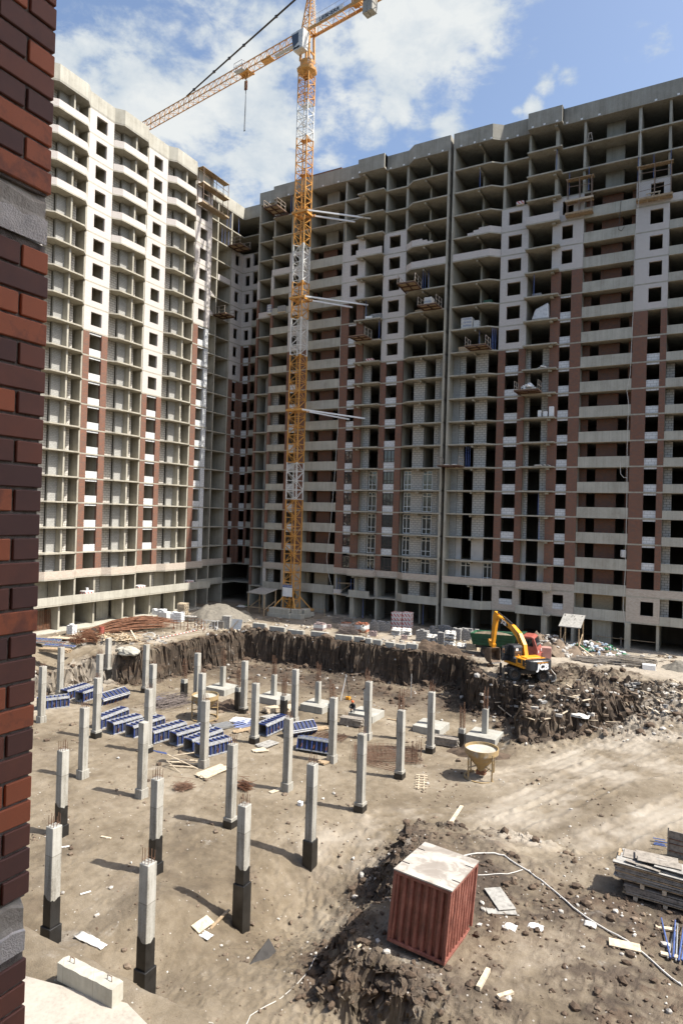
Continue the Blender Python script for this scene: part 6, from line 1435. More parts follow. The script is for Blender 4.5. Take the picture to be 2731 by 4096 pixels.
for (x, y, w, d, h, m_, lab, rz) in [(965, 360, 1.0, .8, 1.55, 'ply', 'tall grey plywood box on the corner of the dig', .3), (890, 358, .9, .7, .9, 'wood_grey', 'dark open box beside the tall plywood box', .3), (820, 340, .8, .7, .7, 'wood_grey', 'small weathered box left of the dark open box', .3)]:
    t = T('site_box', lab, 'box', at(qM, x, y, 0), rz); MB().box(-w/2, w/2, -d/2, d/2, 0, h).build('box_body', M[m_], t, bevel=.02)
    for s in (-1, 1): MB().box(s*(w/2-.05)-.04, s*(w/2-.05)+.04, -d/2-.03, -d/2-.002, .02, h-.02).build('batten', M['wood_grey'], t)
    MB().box(-w/2-.04, w/2+.04, -d/2-.04, d/2+.04, h+.002, h+.05).build('box_lid', M['ply'], t)
t = T('leaning_sheet', 'grey sheet leaning with a plank across it, right of the plywood box', 'sheet', at(qM, 1070, 372, 0), .2); mb = MB(); mb.obox(Matrix.Rotation(-.35, 4, 'X'), -.75, .75, -.02, .02, 0, 1.3); mb.build('sheet', M['galv'], t); mb = MB(); mb.bar((-.6, -.1, .05), (.2, .3, 1.1), .12, .04); mb.build('plank', M['wood'], t)
t = T('white_sheet', 'flat white sheet on the ground behind the leaning grey sheet', 'sheet', at(qM, 1115, 245, 0), .2); MB().box(-.9, .9, -.5, .5, .05, .09).build('sheet', M['white'], t)
def boulder(p, lab, r, seed, sx=1.5):
    b = bmesh.new(); bmesh.ops.create_icosphere(b, subdivisions=3, radius=1); rr = random.Random(seed)
    for v in b.verts:
        q = v.co.copy(); k = 1+.35*float(fbm(np.array([q.x*1.3+seed]), np.array([q.y*1.3+q.z]), 1.0, 3, seed)[0]); v.co = Vector((q.x*sx*k, q.y*k, max(-.3, q.z*.6*k)))*r
    me = bpy.data.meshes.new('boulder'); b.to_mesh(me); b.free(); me.materials.append(M['conc_par']); o = link(bpy.data.objects.new('boulder', me)); o.location = p; tag(o, lab, 'boulder'); return o
boulder(at(qL, 1090, 545), 'big pale boulder on the edge of the earth bank', .85, 3); boulder(at(qL, 1005, 520), 'small pale boulder left of the big one on the earth bank', .45, 5, 1.2)
t = T('hose_coil', 'loosely coiled pale hose before the rusty rods', 'hose', at(qL, 1295, 385, 0)); mb = MB()
for k in range(3):
    r_ = .75+.07*k; pts = [(r_*math.cos(i*.42)*1.0, .5*math.sin(i*.42)*r_, .05+.35*max(0, math.sin(i*.42))+.03*k) for i in range(16)]; mb.path(pts, .022, n=5)
mb.build('hose', M['sack'], t)
t = T('striped_pole', 'long red and white striped pole lying along the earth bank', 'pole', at(qM, 100, 495, 0)); a = at(qM, 100, 495, 0); b_ = at(qM, 590, 392, 0)
for i in range(22): mb = MB(); mb.tube((b_-a)*(i/22)+Vector((0, 0, .12)), (b_-a)*((i+1)/22)+Vector((0, 0, .12)), .035, n=6); mb.build('pole_stripe', M['red' if i % 2 else 'white'], t)
t = T('rusty_mesh_screen', 'square rusty mesh screen leaning in the ground floor bay beside the brick wall', 'mesh screen', (XA-.7, 49.6, .2)); mb = MB()
for i in range(16): mb.bar((0, -1.6+.2*i, 0), (-.2, -1.6+.2*i, 2.3), .04); mb.bar((-.2*i/16, -1.6, 2.3*i/16), (-.2*i/16, 1.4, 2.3*i/16), .04)
mb.build('wire_grid', M['rust_rod'], t)
t = T('wall_plinth', 'pale concrete plinth along the foot of the sunlit building', 'plinth', (XA, 60, 0)); MB().box(XA-4, XA+.9, 36, 75.5, -.4, .14).build('plinth_top', M['conc_par'], t, (XA, 60, 0), bevel=.03)
# ------------------------------------------------------------------ loose stones and clods over the ground
def scatter():
    rr = random.Random(77); npr = np.random.default_rng(5); pts = []
    n = 26000; r = 9*(92/9)**npr.random(n); az = YAW + npr.uniform(-.62, .62, n); x, y = -np.sin(az)*r, np.cos(az)*r
    z, dark, dust = terrain(x, y); sd, _ = sdist(x, y, PIT); sd2, _ = sdist(x, y, CLIFF)
    heap = sstep(13, 3, np.hypot((x+8.5), (y-61.5)*1.25)); patch = fbm(x, y, .35, 3, 91)
    p = .10 + .75*dark + .6*np.exp(-(sd/1.5)**2) + .5*np.exp(-(sd2/1.3)**2)*(y < 34) + .9*heap + .5*np.maximum(0, patch*3) - .4*dust
    ok = (npr.random(n) < p*.62) & (y < 80) & (x > -64)
    soil, stone = MB(), MB()
    for i in np.nonzero(ok)[0]:
        s = r[i]; big = heap[i] > .3 or dark[i] > .5; q = rr.random()
        rad = (.0011*s+.010)*(1+2.4*q**5)*(1.6 if big else 1)
        pale = rr.random() < (.30 if heap[i] > .2 else (.35 if patch[i] > .12 else .16))
        rock(stone if pale else soil, (x[i], y[i], z[i]+rad*.2), rad*(.85 if pale else 1.1), rr, .7, (rr.randrange(2) if pale else (0 if dark[i] > .3 else 1)))
    o = soil.build('soil_clods', [M['soil_plain'], M['clod']]); o['kind'] = 'stuff'; tag(o, 'brown soil clods scattered over the dig and the banks', 'soil')
    o = stone.build('rubble', [M['stone'], M['clod']]); o['kind'] = 'stuff'; tag(o, 'pale stone and block fragments scattered over the ground', 'rubble')
scatter()
# ------------------------------------------------------------------ things lying in the dig
D8 = Q(800, 2650, 1.0045); D1 = Q(100, 2650, .8929)
def two(f, a, b_, z=None): A_, B_ = at(f, *a, z), at(f, *b_, z); d = B_-A_; return (A_+B_)*.5, math.atan2(d.y, d.x), d.length
def stackat(f, a, b_, lab, n=16, w=.9, seed=0, mat='wood_grey', th=.06, **k): c, rz, L_ = two(f, a, b_); return planks(c+Vector((0, 0, .02)), lab, n, L_, w, rz, seed, mat, th, .1, **k)
stackat(P2, (685, 305), (760, 290), 'stack of pale boards left of the tarred stub behind the middle forms', 20, .9, 1, 'wood_pale', .07); stackat(P2, (805, 295), (858, 275), 'stack of pale boards right of the tarred stub behind the middle forms', 16, .9, 2, 'wood_pale', .07)
stackat(P3, (395, 365), (520, 385), 'stack of dark timber beams in front of the worker footing', 24, .8, 3, 'wood_grey', .09); stackat(P4, (185, 555), (345, 580), 'stack of dark timber beams left of the rightmost tarred stub', 24, .8, 4, 'wood_grey', .09)
stackat(P2, (300, 690), (445, 630), 'wide pale boards lying flat at the foot of the middle column', 8, 1.1, 5, 'wood_pale', .04); stackat(P2, (655, 510), (740, 480), 'grey plywood sheets lying flat right of a middle column', 8, 1.1, 6, 'ply', .03); stackat(P2, (620, 535), (700, 525), 'short pale boards in front of the grey plywood sheets', 4, .7, 7, 'wood_pale', .06, skew=.15)
stackat(P2, (680, 335), (760, 320), 'low grey plywood sheet before the pale board stacks', 4, 1.0, 8, 'ply', .04); stackat(P3, (245, 405), (310, 395), 'short brown boards beside the rebar mesh', 8, .8, 9, 'wood', .05, skew=.3); stackat(P3, (270, 610), (330, 590), 'pile of short timber at the foot of the tall right column', 8, .7, 10, 'wood', .06, skew=.2)
stackat(P2, (490, 350), (590, 360), 'white frames stacked flat left of the blue props', 12, 1.2, 11, 'white', .04, skew=.1); stackat(P2, (385, 400), (480, 380), 'white tubes stacked behind the middle pile of forms', 16, 1.1, 12, 'galv', .05); stackat(P2, (500, 425), (610, 395), 'long brown board lying before the blue props', 4, .6, 13, 'wood', .05)
def rods(f, a, b_, lab, n, r, mat, rad, seed, name='bar_bundle', cat='bars', droop=.05, lift=.4): c, rz, L_ = two(f, a, b_); return bundle(name, lab, cat, c, n, L_, r, mat, rz, seed, rad, lift, droop)
rods(P2, (500, 385), (608, 360), 'bundle of blue props right of the white frames', 22, .55, M['blue_prop'], .035, 1); rods(P2, (10, 280), (215, 230), 'fan of loose rebar in front of the left earth bank', 130, 1.3, M['rebar_grey'], .016, 2, droop=.25); rods(P2, (0, 262), (95, 220), 'pale blue tubes lying over the fan of loose rebar', 14, .5, M['blue_prop'], .03, 3)
rods(D1, (565, 395), (655, 415), 'single dark blue prop lying on bare ground', 2, .1, M['blue_prop'], .045, 4); rods(P2, (110, 590), (290, 625), 'scatter of pale sticks left of the middle column foot', 9, 1.0, M['wood_pale'], .04, 5, droop=.8); rods(P2, (110, 582), (290, 590), 'long pale batten above the scatter of sticks', 2, .1, M['wood_pale'], .06, 6, droop=.02)
def mesh_mat(f, a, b_, wd, lab, seed, layers=4):
    c, rz, L_ = two(f, a, b_); t = T('rebar_mat', lab, 'rebar mesh', c, rz, 'rebar mats in the dig'); rr = random.Random(seed)
    for k in range(layers):
        mb = MB(); o = rr.uniform(-.3, .3); a_ = rr.uniform(-.12, .12); Mk = Matrix.Translation((o, rr.uniform(-.2, .2), .04+.07*k)) @ Matrix.Rotation(a_, 4, 'Z') @ Matrix.Rotation(rr.uniform(-.03, .03), 4, 'X'); ny = int(wd/.32); nx = int(L_/.32)
        for i in range(ny+1): mb.tube(Mk @ Vector((-L_/2, -wd/2+.32*i, 0)), Mk @ Vector((L_/2, -wd/2+.32*i, .02)), .012, n=4)
        for i in range(nx+1): mb.tube(Mk @ Vector((-L_/2+.32*i, -wd/2, 0)), Mk @ Vector((-L_/2+.32*i, wd/2, 0)), .012, n=4)
        mb.build('mesh_sheet', M['rebar'], t)
mesh_mat(P3, (255, 440), (425, 465), 1.4, 'rusty rebar mesh lying behind the dark form on its side', 1); mesh_mat(P3, (470, 545), (840, 560), 3.4, 'wide rusty rebar mats between the two right columns', 2, 4); mesh_mat(P3, (560, 600), (740, 640), 1.0, 'narrow rusty rebar mat nearest to us below the wide mats', 3, 2)
mesh_mat(P2, (440, 130), (510, 120), 1.4, 'small rusty rebar mat behind the footing by the hopper', 4, 2)
for i, (x, y) in enumerate([(830, 600), (855, 560)]):
    t = T('rebar_cage', ['upright rusty rebar cage at the right end of the mats', 'shorter upright rebar cage behind the other at the right end of the mats'][i], 'rebar cage', at(P3, x, y), .2); rebar_bunch(t, .5, 0, 1.5-.3*i, tie=(.1, .4, .7, 1.0), seed=i)
rods(C7, (800, 105), (890, 90), 'small bundle of rusty wire on sticks in the open ground', 70, .35, M['rebar'], .012, 9, droop=.9, lift=.8); rods(C7, (1095, 85), (1150, 105), 'bundle of rusty wire behind the long tarred column', 90, .35, M['rust_rod'], .012, 10, droop=1.0, lift=1.0)
t = T('timber_ladder', 'short home made timber ladder lying right of the tarred column', 'ladder', at(P4, 128, 795), -.1); a_, b2 = at(P4, 118, 750)-t.location, at(P4, 135, 840)-t.location; d = (b2-a_); s_ = Vector((-d.y, d.x, 0)).normalized()*.18
for s in (-1, 1): mb = MB(); mb.bar(a_+s_*s+Vector((0, 0, .06)), b2+s_*s+Vector((0, 0, .06)), .08, .05); mb.build('stile', M['wood_pale'], t)
for i in range(6): c = a_.lerp(b2, (i+.5)/6); mb = MB(); mb.bar(c-s_*2.2+Vector((0, 0, .11)), c+s_*2.2+Vector((0, 0, .11)), .1, .04); mb.build('rung', M['wood_pale'], t)
# surveyor's tripod and rod, orange instrument case
p = at(P3, 400, 225); t = T('survey_tripod', 'white survey tripod with one leg splayed on the dark pit floor', 'tripod', p); top = Vector((.25, .2, 2.3))
for q, m_ in (((-.1, -.1, 0), 'white'), ((.75, .0, 0), 'steel_dark'), ((.35, 1.0, 0), 'steel_dark')): mb = MB(); mb.tube(q, top, .045 if m_ == 'white' else .025, n=6); mb.build('leg', M[m_], t)
MB().lathe([(.12, 2.28), (.12, 2.36), (.07, 2.37), (.07, 2.5), (.001, 2.52)], c=(.25, .2, 0), n=10).build('instrument_head', M['galv'], t)
t = T('instrument_case', 'bright orange case on the pit floor beside the tripod', 'case', at(P3, 436, 222)); MB().box(-.22, .22, -.15, .15, 0, .3).build('case_body', M['digger'], t, bevel=.03); mb = MB(); mb.path([(-.08, 0, .29), (-.08, 0, .36), (.08, 0, .36), (.08, 0, .29)], .015, n=5); mb.build('handle', M['black'], t)
t = T('survey_staff', 'pale levelling staff with a thin stay standing alone at the far pit wall', 'staff', at(P3, 810, 212)); mb = MB(); mb.box(-.03, .03, -.02, .02, 0, 2.4); mb.build('staff', M['sack'], t); mb = MB(); mb.tube((0, 0, 1.0), (.4, -.2, 0), .015, n=5); mb.tube((0, 0, 1.0), (-.1, .4, 0), .015, n=5); mb.build('stay', M['steel_dark'], t)
# white bits, sheets, hoses
def lump(p, lab, s, seed, mat='film', sx=1.4, name='plastic_sheet', cat='plastic'):
    mb = MB(); n = 9; vs = []
    for i in range(n):
        for j in range(n):
            u, v = i/(n-1)*2-1, j/(n-1)*2-1; vs.append((u*s*sx, v*s, max(.0, s*.35*(1-u*u)*(1-v*v)+s*.35*float(fbm(np.array([u*1.5+seed]), np.array([v*1.5]), 1.5, 3, seed)[0]))+.02))
    mb.add(vs, [(i*n+j, (i+1)*n+j, (i+1)*n+j+1, i*n+j+1) for i in range(n-1) for j in range(n-1)]); t = mb.build(name, M[mat], smooth=True); t.location = p; tag(t, lab, cat)
    sm = t.modifiers.new('Thickness', 'SOLIDIFY'); sm.thickness = .015; return t
lump(at(C7, 400, 785), 'crumpled white plastic sheet on the soil above the concrete beam', .22, 3, 'sack', 2.6); lump(at(C7, 460, 815), 'small white plastic scrap right of the crumpled sheet', .18, 5, 'white'); lump(at(C7, 945, 770), 'white paper scrap on the board by the long tarred column', .2, 7, 'white')
lump(at(C8, 770, 730), 'crumpled white bag right of the red container', .22, 9, 'white', 1.2); lump(at(C8, 890, 730), 'white rag lying in the groove right of the container', .2, 11, 'white', 1.5); lump(at(C8, 1140, 720), 'torn white rag beside the long hose', .18, 13, 'sack', 1.3)
lump(at(Q(1900, 2600, 831/896), 445, 285), 'flattened white hose end on the churned heap', .5, 15, 'sack', 1.6); lump(at(R5, 260, 612), 'white rag on the churned heap near the dark mound', .35, 17, 'sack', 1.5)
t = T('white_block', 'single white block lying near the tall right column', 'block', at(C7, 1378, 172)); MB().box(-.15, .15, -.12, .12, 0, .25).build('block_body', M['white'], t, bevel=.02)
def hose(name, lab, pts, r, mat, cat='hose', f=None):
    P_ = [gp(*f(*p)) for p in pts]; o = P_[0]; t = T(name, lab, cat, o); sm = []
    for a, b_ in zip(P_[:-1], P_[1:]):
        n = max(2, int((b_-a).length/.35))
        for i in range(n): q = a.lerp(b_, i/n); sm.append(Vector((q.x, q.y, gz(q.x, q.y)+r+.015))-o)
    q = P_[-1]; sm.append(Vector((q.x, q.y, gz(q.x, q.y)+r+.015))-o); mb = MB(); mb.path(sm, r, n=6); mb.build('hose_run', mat, t); return t
hose('long_hose', 'long pale hose running from behind the container down to the right corner', [(560, 408), (620, 396), (700, 395), (745, 405), (800, 445), (860, 480), (950, 550), (1010, 600), (1060, 645), (1120, 690), (1220, 752), (1310, 800), (1390, 862), (1470, 935), (1560, 1005)], .034, M['sack'], f=C8)
hose('thin_hose', 'thin pale cable looping behind the container to the board stack', [(625, 495), (700, 490), (760, 490), (830, 470)], .02, M['sack'], 'cable', C8); hose('thin_cable', 'thin pale cable crossing the mound left of the container', [(1560, 765), (1480, 850), (1400, 955), (1290, 1060), (1150, 1140), (960, 1172)], .014, M['sack'], 'cable', C7)
def board(f, a, b_, wd, lab, mat='wood_pale', th=.05, up=.03, tilt=0): c, rz, L_ = two(f, a, b_); t = T('loose_board', lab, 'board', c+Vector((0, 0, up)), rz); t.rotation_euler = (tilt, 0, rz); MB().box(-L_/2, L_/2, -wd/2, wd/2, 0, th).build('board', M[mat], t, bevel=.006); return t
board(C8, (690, 560), (760, 665), .75, 'pale grey plywood sheet lying right of the red container', 'ply', .03, .1); board(C8, (665, 660), (800, 668), .4, 'second plywood sheet sticking out under the other', 'ply', .03, .04)
board(C8, (625, 1025), (672, 940), .16, 'thick pale post stump lying at the bottom of the photo', 'wood_pale', .15); board(C8, (715, 1060), (785, 1040), .14, 'short pale timber beside the thick post stump', 'wood_pale', .1); board(C8, (455, 250), (545, 252), .2, 'short pale board lying on the track above the container', 'wood_pale', .07)
board(C8, (1440, 735), (1530, 755), .2, 'pale board pointing at the blue props', 'wood_pale', .08); board(C8, (1462, 858), (1545, 880), .2, 'pale board below the blue props', 'wood_pale', .08); board(C8, (1225, 810), (1370, 845), .42, 'wedge shaped pale board lying under the long hose', 'wood_pale', .05, .1, .1)
board(C8, (60, 838), (130, 785), .09, 'thin pale batten on the mound left of the container', 'wood_pale', .05); board(C7, (895, 750), (965, 720), .5, 'pale board leaning in the hollow by the long tarred column', 'wood_pale', .05, .15, .3); board(C7, (965, 735), (1050, 680), .14, 'narrow pale board propped against the long tarred column', 'wood', .06, .1); board(C7, (1165, 905), (1245, 850), .6, 'dark tarred board half buried in the hollow', 'steel_dark', .05, .05, .9)
board(C7, (275, 370), (320, 362), .07, 'thin white batten left of the second tarred column', 'white', .04); board(C7, (370, 585), (418, 570), .07, 'thin white batten left of the nearest tarred column', 'white', .04); board(C7, (465, 318), (510, 328), .12, 'small pale board above the nearest tarred columns', 'wood_pale', .05)
board(P3, (670, 340), (740, 352), .15, 'long pale plank behind the rightmost tall columns', 'wood', .06); board(C7, (920, 45), (1030, 5), .7, 'large pale board on the ground beside the middle column', 'wood_pale', .05); board(C7, (1240, 115), (1300, 95), .35, 'small pale board left of the tarred middle right column', 'wood_pale', .04)
# --- right edge: board stack, shutter, props
c0 = at(R6, 470, 610); t = T('board_stack', 'big stack of weathered boards and plywood at the right edge', 'board stack', (c0.x, c0.y, c0.z), -.02); rr = random.Random(21); W_, D_ = 3.3, 1.5
for x in (.45, 1.6, 2.8): MB().box(x-.08, x+.08, -.05, D_, 0, .16).build('bearer', M['wood_pale'], t)
z = .17
for k in range(27):
    mb = MB(); th = rr.choice((.03, .045, .03)); sh = .12 if 9 <= k <= 10 else 0
    if sh:
        for x in (.7, 1.55, 2.5): mb.box(x-.08, x+.08, -.02+rr.uniform(-.04, .02), D_, z, z+.09)
        mb.build('spacer', M['wood_pale'], t); z += .092; continue
    y = 0; off = -.35 if k > 10 else 0
    while y < D_-.1:
        wd = rr.choice((.25, .4, .7)); x0 = off+rr.uniform(-.14, .16)*(1 if k > 10 else .5); x1 = W_+rr.uniform(-.3, .3); yy = min(D_, y+wd); a = rr.uniform(-.02, .02)*(1 if k > 10 else .3)
        mb.obox(Matrix.Translation((x0, y, z)) @ Matrix.Rotation(a, 4, 'Z') @ Matrix.Rotation(rr.uniform(-.012, .012), 4, 'Y'), 0, x1-x0, 0, yy-y-.01, 0, th); y = yy
    mb.build('board_layer', M[rr.choice(('wood_grey', 'wood_grey', 'ply', 'wood'))], t); z += th*1.25
for i in range(7): mb = MB(); mb.obox(Matrix.Translation((rr.uniform(-.3, 1.2), rr.uniform(0, 1.0), z+.01+.03*i)) @ Matrix.Rotation(rr.uniform(-.15, .12), 4, 'Z') @ Matrix.Rotation(rr.uniform(-.02, .02), 4, 'Y'), 0, rr.uniform(.8, 2.2), 0, rr.choice((.2, .5, .8)), 0, .025); mb.build('loose_sheet', M['ply' if i % 2 else 'wood_grey'], t)
p = at(R6, 785, 300); t = T('shutter_panel', 'upright weathered shutter panel with steel rods at the right edge', 'shutter panel', p, -.05); MB().box(0, 2.4, -.03, .03, 0, 1.25).build('panel_skin', M['wood_grey'], t)
for zz in (.25, .62, .85): mb = MB(); mb.tube((-.05, -.06, zz), (2.4, -.06, zz), .02, n=6); mb.build('tie_rod', M['rust'], t)
for x in (.0, 1.2): MB().box(x-.03, x+.03, -.1, -.035, 0, 1.4).build('stud', M['wood_grey'], t)
rods(R6, (680, 222), (775, 240), 'blue grey tubes lying behind the board stack', 8, .3, M['blue_prop'], .035, 31)
t = T('prop_pile', 'crossed heap of blue steel props at the right edge below the board stack', 'props', at(R6, 870, 960)); rr = random.Random(8)
for i in range(11):
    a = 1.45+rr.gauss(0, .12) if i < 8 else .35; mb = MB(); x0, y0 = (i-4)*.09, -1.1; dx, dy = math.cos(a), math.sin(a); zz = .05+.05*(i % 3); mb.tube((x0, y0, zz), (x0+dx*1.6, y0+dy*1.6, zz+.06), .035, n=8); mb.tube((x0+dx*1.5, y0+dy*1.5, zz+.06), (x0+dx*2.4, y0+dy*2.4, zz+.1), .026, n=8); mb.build('prop', M['blue_prop' if i % 3 else 'galv'], t)
# --- the crouching worker at the fourth footing
def worker():
    p = Vector((-27.05, 51.55, gz(-26.1, 52.3)+.58)); t = T('person', 'crouching worker in dark clothes and an orange helmet beside a footing column', 'person', p, .2)
    J_ = {'pel': (0, .1, .28), 'ch': (0, -.12, .62), 'nk': (0, -.2, .74), 'hd': (0, -.26, .88), 'hl': (-.12, .06, .28), 'kl': (-.17, -.32, .46), 'al': (-.15, -.12, .07), 'fl': (-.16, -.3, .03), 'hr': (.12, .06, .28), 'kr': (.19, -.32, .46), 'ar': (.16, -.12, .07), 'fr': (.18, -.3, .03),
          'sl': (-.19, -.13, .64), 'el': (-.26, -.34, .45), 'wl': (-.12, -.52, .42), 'sr': (.19, -.13, .64), 'er': (.27, -.34, .44), 'wr': (.13, -.53, .38), 'gl': (-.08, -.6, .41), 'gr': (.09, -.61, .36)}
    rad = dict(pel=.15, ch=.16, nk=.065, hd=.085, hl=.1, kl=.07, al=.05, fl=.045, hr=.1, kr=.07, ar=.05, fr=.045, sl=.075, el=.05, wl=.035, sr=.075, er=.05, wr=.035, gl=.035, gr=.035)
    E_ = [('pel', 'ch'), ('ch', 'nk'), ('nk', 'hd'), ('pel', 'hl'), ('hl', 'kl'), ('kl', 'al'), ('al', 'fl'), ('pel', 'hr'), ('hr', 'kr'), ('kr', 'ar'), ('ar', 'fr'), ('ch', 'sl'), ('sl', 'el'), ('el', 'wl'), ('wl', 'gl'), ('ch', 'sr'), ('sr', 'er'), ('er', 'wr'), ('wr', 'gr')]
    k = list(J_); me = bpy.data.meshes.new('body'); me.from_pydata([J_[q] for q in k], [(k.index(a), k.index(b_)) for a, b_ in E_], []); o = link(bpy.data.objects.new('body', me)); o.parent = t; me.materials.append(M['workwear'])
    sk = o.modifiers.new('Skin', 'SKIN'); 
    for i, q in enumerate(k): me.skin_vertices[0].data[i].radius = (rad[q], rad[q])
    me.skin_vertices[0].data[0].use_root = True; o.modifiers.new('Sub', 'SUBSURF').levels = 1; o.modifiers['Sub'].render_levels = 2
    MB().lathe([(.125, .9), (.13, .95), (.10, 1.02), (.05, 1.05), (.001, 1.055)], c=(0, -.25, 0), n=14).build('helmet', M['digger_or'], o, smooth=True)
    mb = MB(); mb.lathe([(.001, -.08), (.06, -.07), (.085, 0), (.07, .06), (.001, .08)], c=(0, -.285, .89), n=12); mb.build('face', M['skin'], o, smooth=True)
    for s, w_ in ((-1, 'gl'), (1, 'gr')):
        for q in range(5): c = Vector(J_[w_]); mb = MB(); mb.tube(c+Vector((-.03+.015*q, 0, .01)), c+Vector((-.035+.018*q, -.06-.01*(q in (1, 2)), -.03)), .009, .007, n=5); mb.build('finger', M['skin'], o)
M['workwear'] = plain('dark_workwear', (.022, .024, .03), .9, .3, 5); M['digger_or'] = plain('orange_helmet', (.62, .10, .02), .4, .1, 3); M['skin'] = plain('skin', (.36, .2, .14), .6, .1, 4)
worker()

# small building waste strewn along the strip, the foot of the sunlit block and the churned heap
def waste():
    rr = random.Random(55); wood, blk = MB(), MB()
    for (f, x0, x1, y0, y1, n) in ((qE, 0, 1560, 250, 440, 90), (qG, 0, 1300, 400, 560, 80), (qM, 480, 1250, 240, 400, 90), (qL, 300, 1560, 330, 470, 90), (R5, 330, 896, 250, 330, 70), (R5, 560, 890, 420, 600, 90), (Q(1366, 2048, .8712), 640, 1250, 770, 1000, 90)):
        for i in range(n):
            p = at(f, rr.uniform(x0, x1), rr.uniform(y0, y1)); k = rr.random(); Mx = Matrix.Translation(p+Vector((0, 0, .03))) @ Matrix.Rotation(rr.uniform(0, 3.1), 4, 'Z') @ Matrix.Rotation(rr.gauss(0, .18), 4, 'Y')
            if k < .45: l = rr.uniform(.2, .9); wood.obox(Mx, -l, l, -.06, .06, -.02, .03, rr.randrange(2))
            else: s = rr.uniform(.08, .24); blk.obox(Mx, -s*1.3, s*1.3, -s*.7, s*.7, -s*.4, s*.6, rr.randrange(3))
    o = wood.build('debris', [M['wood_pale'], M['wood_grey']]); o['kind'] = 'stuff'; tag(o, 'broken timber strewn along the strip and the banks', 'debris')
    o = blk.build('debris', [M['stone'], M['blk_gr'], M['clod']]); o['kind'] = 'stuff'; tag(o, 'broken blocks strewn along the strip and the banks', 'debris')
waste()
# ------------------------------------------------------------------ things on the floors and facades of the unfinished blocks
def fB(px, py, d=0.0):
    v = ray(px, py); t = (YB-d)/v[1]; return Vector((v[0]*t, v[1]*t, H_+v[2]*t))
def fA(px, py, d=0.0):
    v = ray(px, py); t = (XA+d)/v[0]; return Vector((v[0]*t, v[1]*t, H_+v[2]*t))
def snap(z): k = round((63.113-z)/3.0); return 63.113-3.0*k+.09
def platform(p, lab, rz=0, w=2.3, dp=2.6, tilt=0, rails=(1, 1), load=None, seed=0):
    """cantilevered loading platform: steel frame, boards, two end rails"""
    t = T('loading_platform', lab, 'loading platform', p, rz, 'loading platforms hung from the floors'); t.rotation_euler = (tilt, 0, rz); rr = random.Random(seed)
    mb = MB()
    for y in (-dp, -dp/2, 0, .8): mb.bar((-w/2, y, .0), (w/2, y, .0), .1, .14)
    for x in (-w/2, 0, w/2): mb.bar((x, -dp, .01), (x, 1.2, .01), .1, .15)
    mb.build('deck_frame', M['platform'], t); MB().box(-w/2-.05, w/2+.05, -dp-.05, .3, .08, .13).build('deck_boards', M['wood'], t)
    for s, on in zip((-1, 1), rails):
        if not on: continue
        x = s*w/2; mb = MB()
        for y in (-dp+.05, -dp/2, -.1): mb.bar((x, y, .1), (x, y, 1.2), .06)
        for z in (.65, 1.2): mb.bar((x, -dp+.05, z), (x, -.1, z), .055)
        mb.build('side_rail', M['railing'], t)
    if load == 'block': MB().box(-.6, .5, -1.7, -.7, .14, 1.15).build('wrapped_load', M['sack'], t, bevel=.06); text_mesh('ТЕПЛОН', .26, Matrix(((1, 0, 0, -.05), (0, 0, -1, -1.71), (0, 1, 0, .55), (0, 0, 0, 1))), M['blue_prop'], 'lettering', t, .004)
    return t
def heaplet(p, lab, n, r, mats, rad, seed, name='block_pile', cat='blocks', h=.35):
    rr = random.Random(seed); t = T(name, lab, cat, p); mb = MB()
    for i in range(n): x, y = rr.gauss(0, r*.45), rr.gauss(0, r*.3); mb.obox(Matrix.Translation((x, y, rad*.6+h*max(0, 1-abs(x)/r)*rr.random())) @ Matrix.Rotation(rr.uniform(0, 3), 4, 'Z') @ Matrix.Rotation(rr.uniform(-.5, .5), 4, 'X'), -rad*1.4, rad*1.4, -rad*.8, rad*.8, -rad*.6, rad*.6, rr.randrange(len(mats)))
    mb.build('pieces', mats, t); return t
M['railing'] = plain('rusty_pale_rail', (.42, .36, .30), .7, .4, 5)
def on(px, py, d): p = fB(px, py, d); p.z = snap(p.z); return p
platform(on(1117, 850, .85), 'loading platform at the top left of the shaded block, left of the crane mast', 0, 2.3, 2.4, seed=1)
platform(on(1650, 1155, .95), 'rusty red loading platform with two open rails, upper left of the expansion joint', 0, 2.5, 2.4, -.1, seed=2)
p_ = on(1730, 1232, .95); platform(p_, 'loading platform carrying a white wrapped block beside the expansion joint', 0, 2.5, 2.2, load='block', seed=3)
platform(on(1455, 1352, .95), 'loading platform with long rods sticking out to the left, beside the crane tie', 0, 2.4, 2.2, rails=(0, 1), seed=4); bundle('rod_bundle', 'thin rods jutting out of a loading platform beside the crane tie', 'rods', on(1425, 1340, 2.1)+Vector((0, 0, .2)), 22, 3.0, .25, M['rust'], 0, 4, .025, .4, .1)
platform(on(1920, 1393, .95), 'loading platform with pale rails right of the expansion joint, below the white printed block stack', 0, 2.6, 2.2, seed=5)
q_ = on(2117, 1565, .95); platform(q_, 'loading platform heaped with white bags at the middle right balcony', 0, 2.8, 2.0, seed=6); heaplet(q_+Vector((.1, -1.1, .14)), 'heap of white bags and blocks on the middle right loading platform', 26, .9, [M['sack'], M['white']], .18, 6, h=.8)
r_ = on(1812, 1856, .95); platform(r_, 'lowest loading platform with two white sacks across the expansion joint', 0, 2.8, 2.0, seed=7)
for i in (-1, 1): s_ = lump(r_+Vector((.55*i, -1.1, .14)), ['left white sack on the lowest loading platform', 'right white sack on the lowest loading platform'][i > 0], .38, 30+i, 'sack', 1.2, 'white_sack', 'sack')
pA = fA(935, 985, -1.75); pA.z = snap(pA.z); platform(pA, 'loading platform at the upper recess of the sunlit block near the corner', math.pi/2, 2.6, 2.4, seed=8)
pA = fA(872, 1262, -1.75); pA.z = snap(pA.z); platform(pA, 'loading platform with rods in the recess of the sunlit block, lower one', math.pi/2, 2.4, 2.4, seed=9)
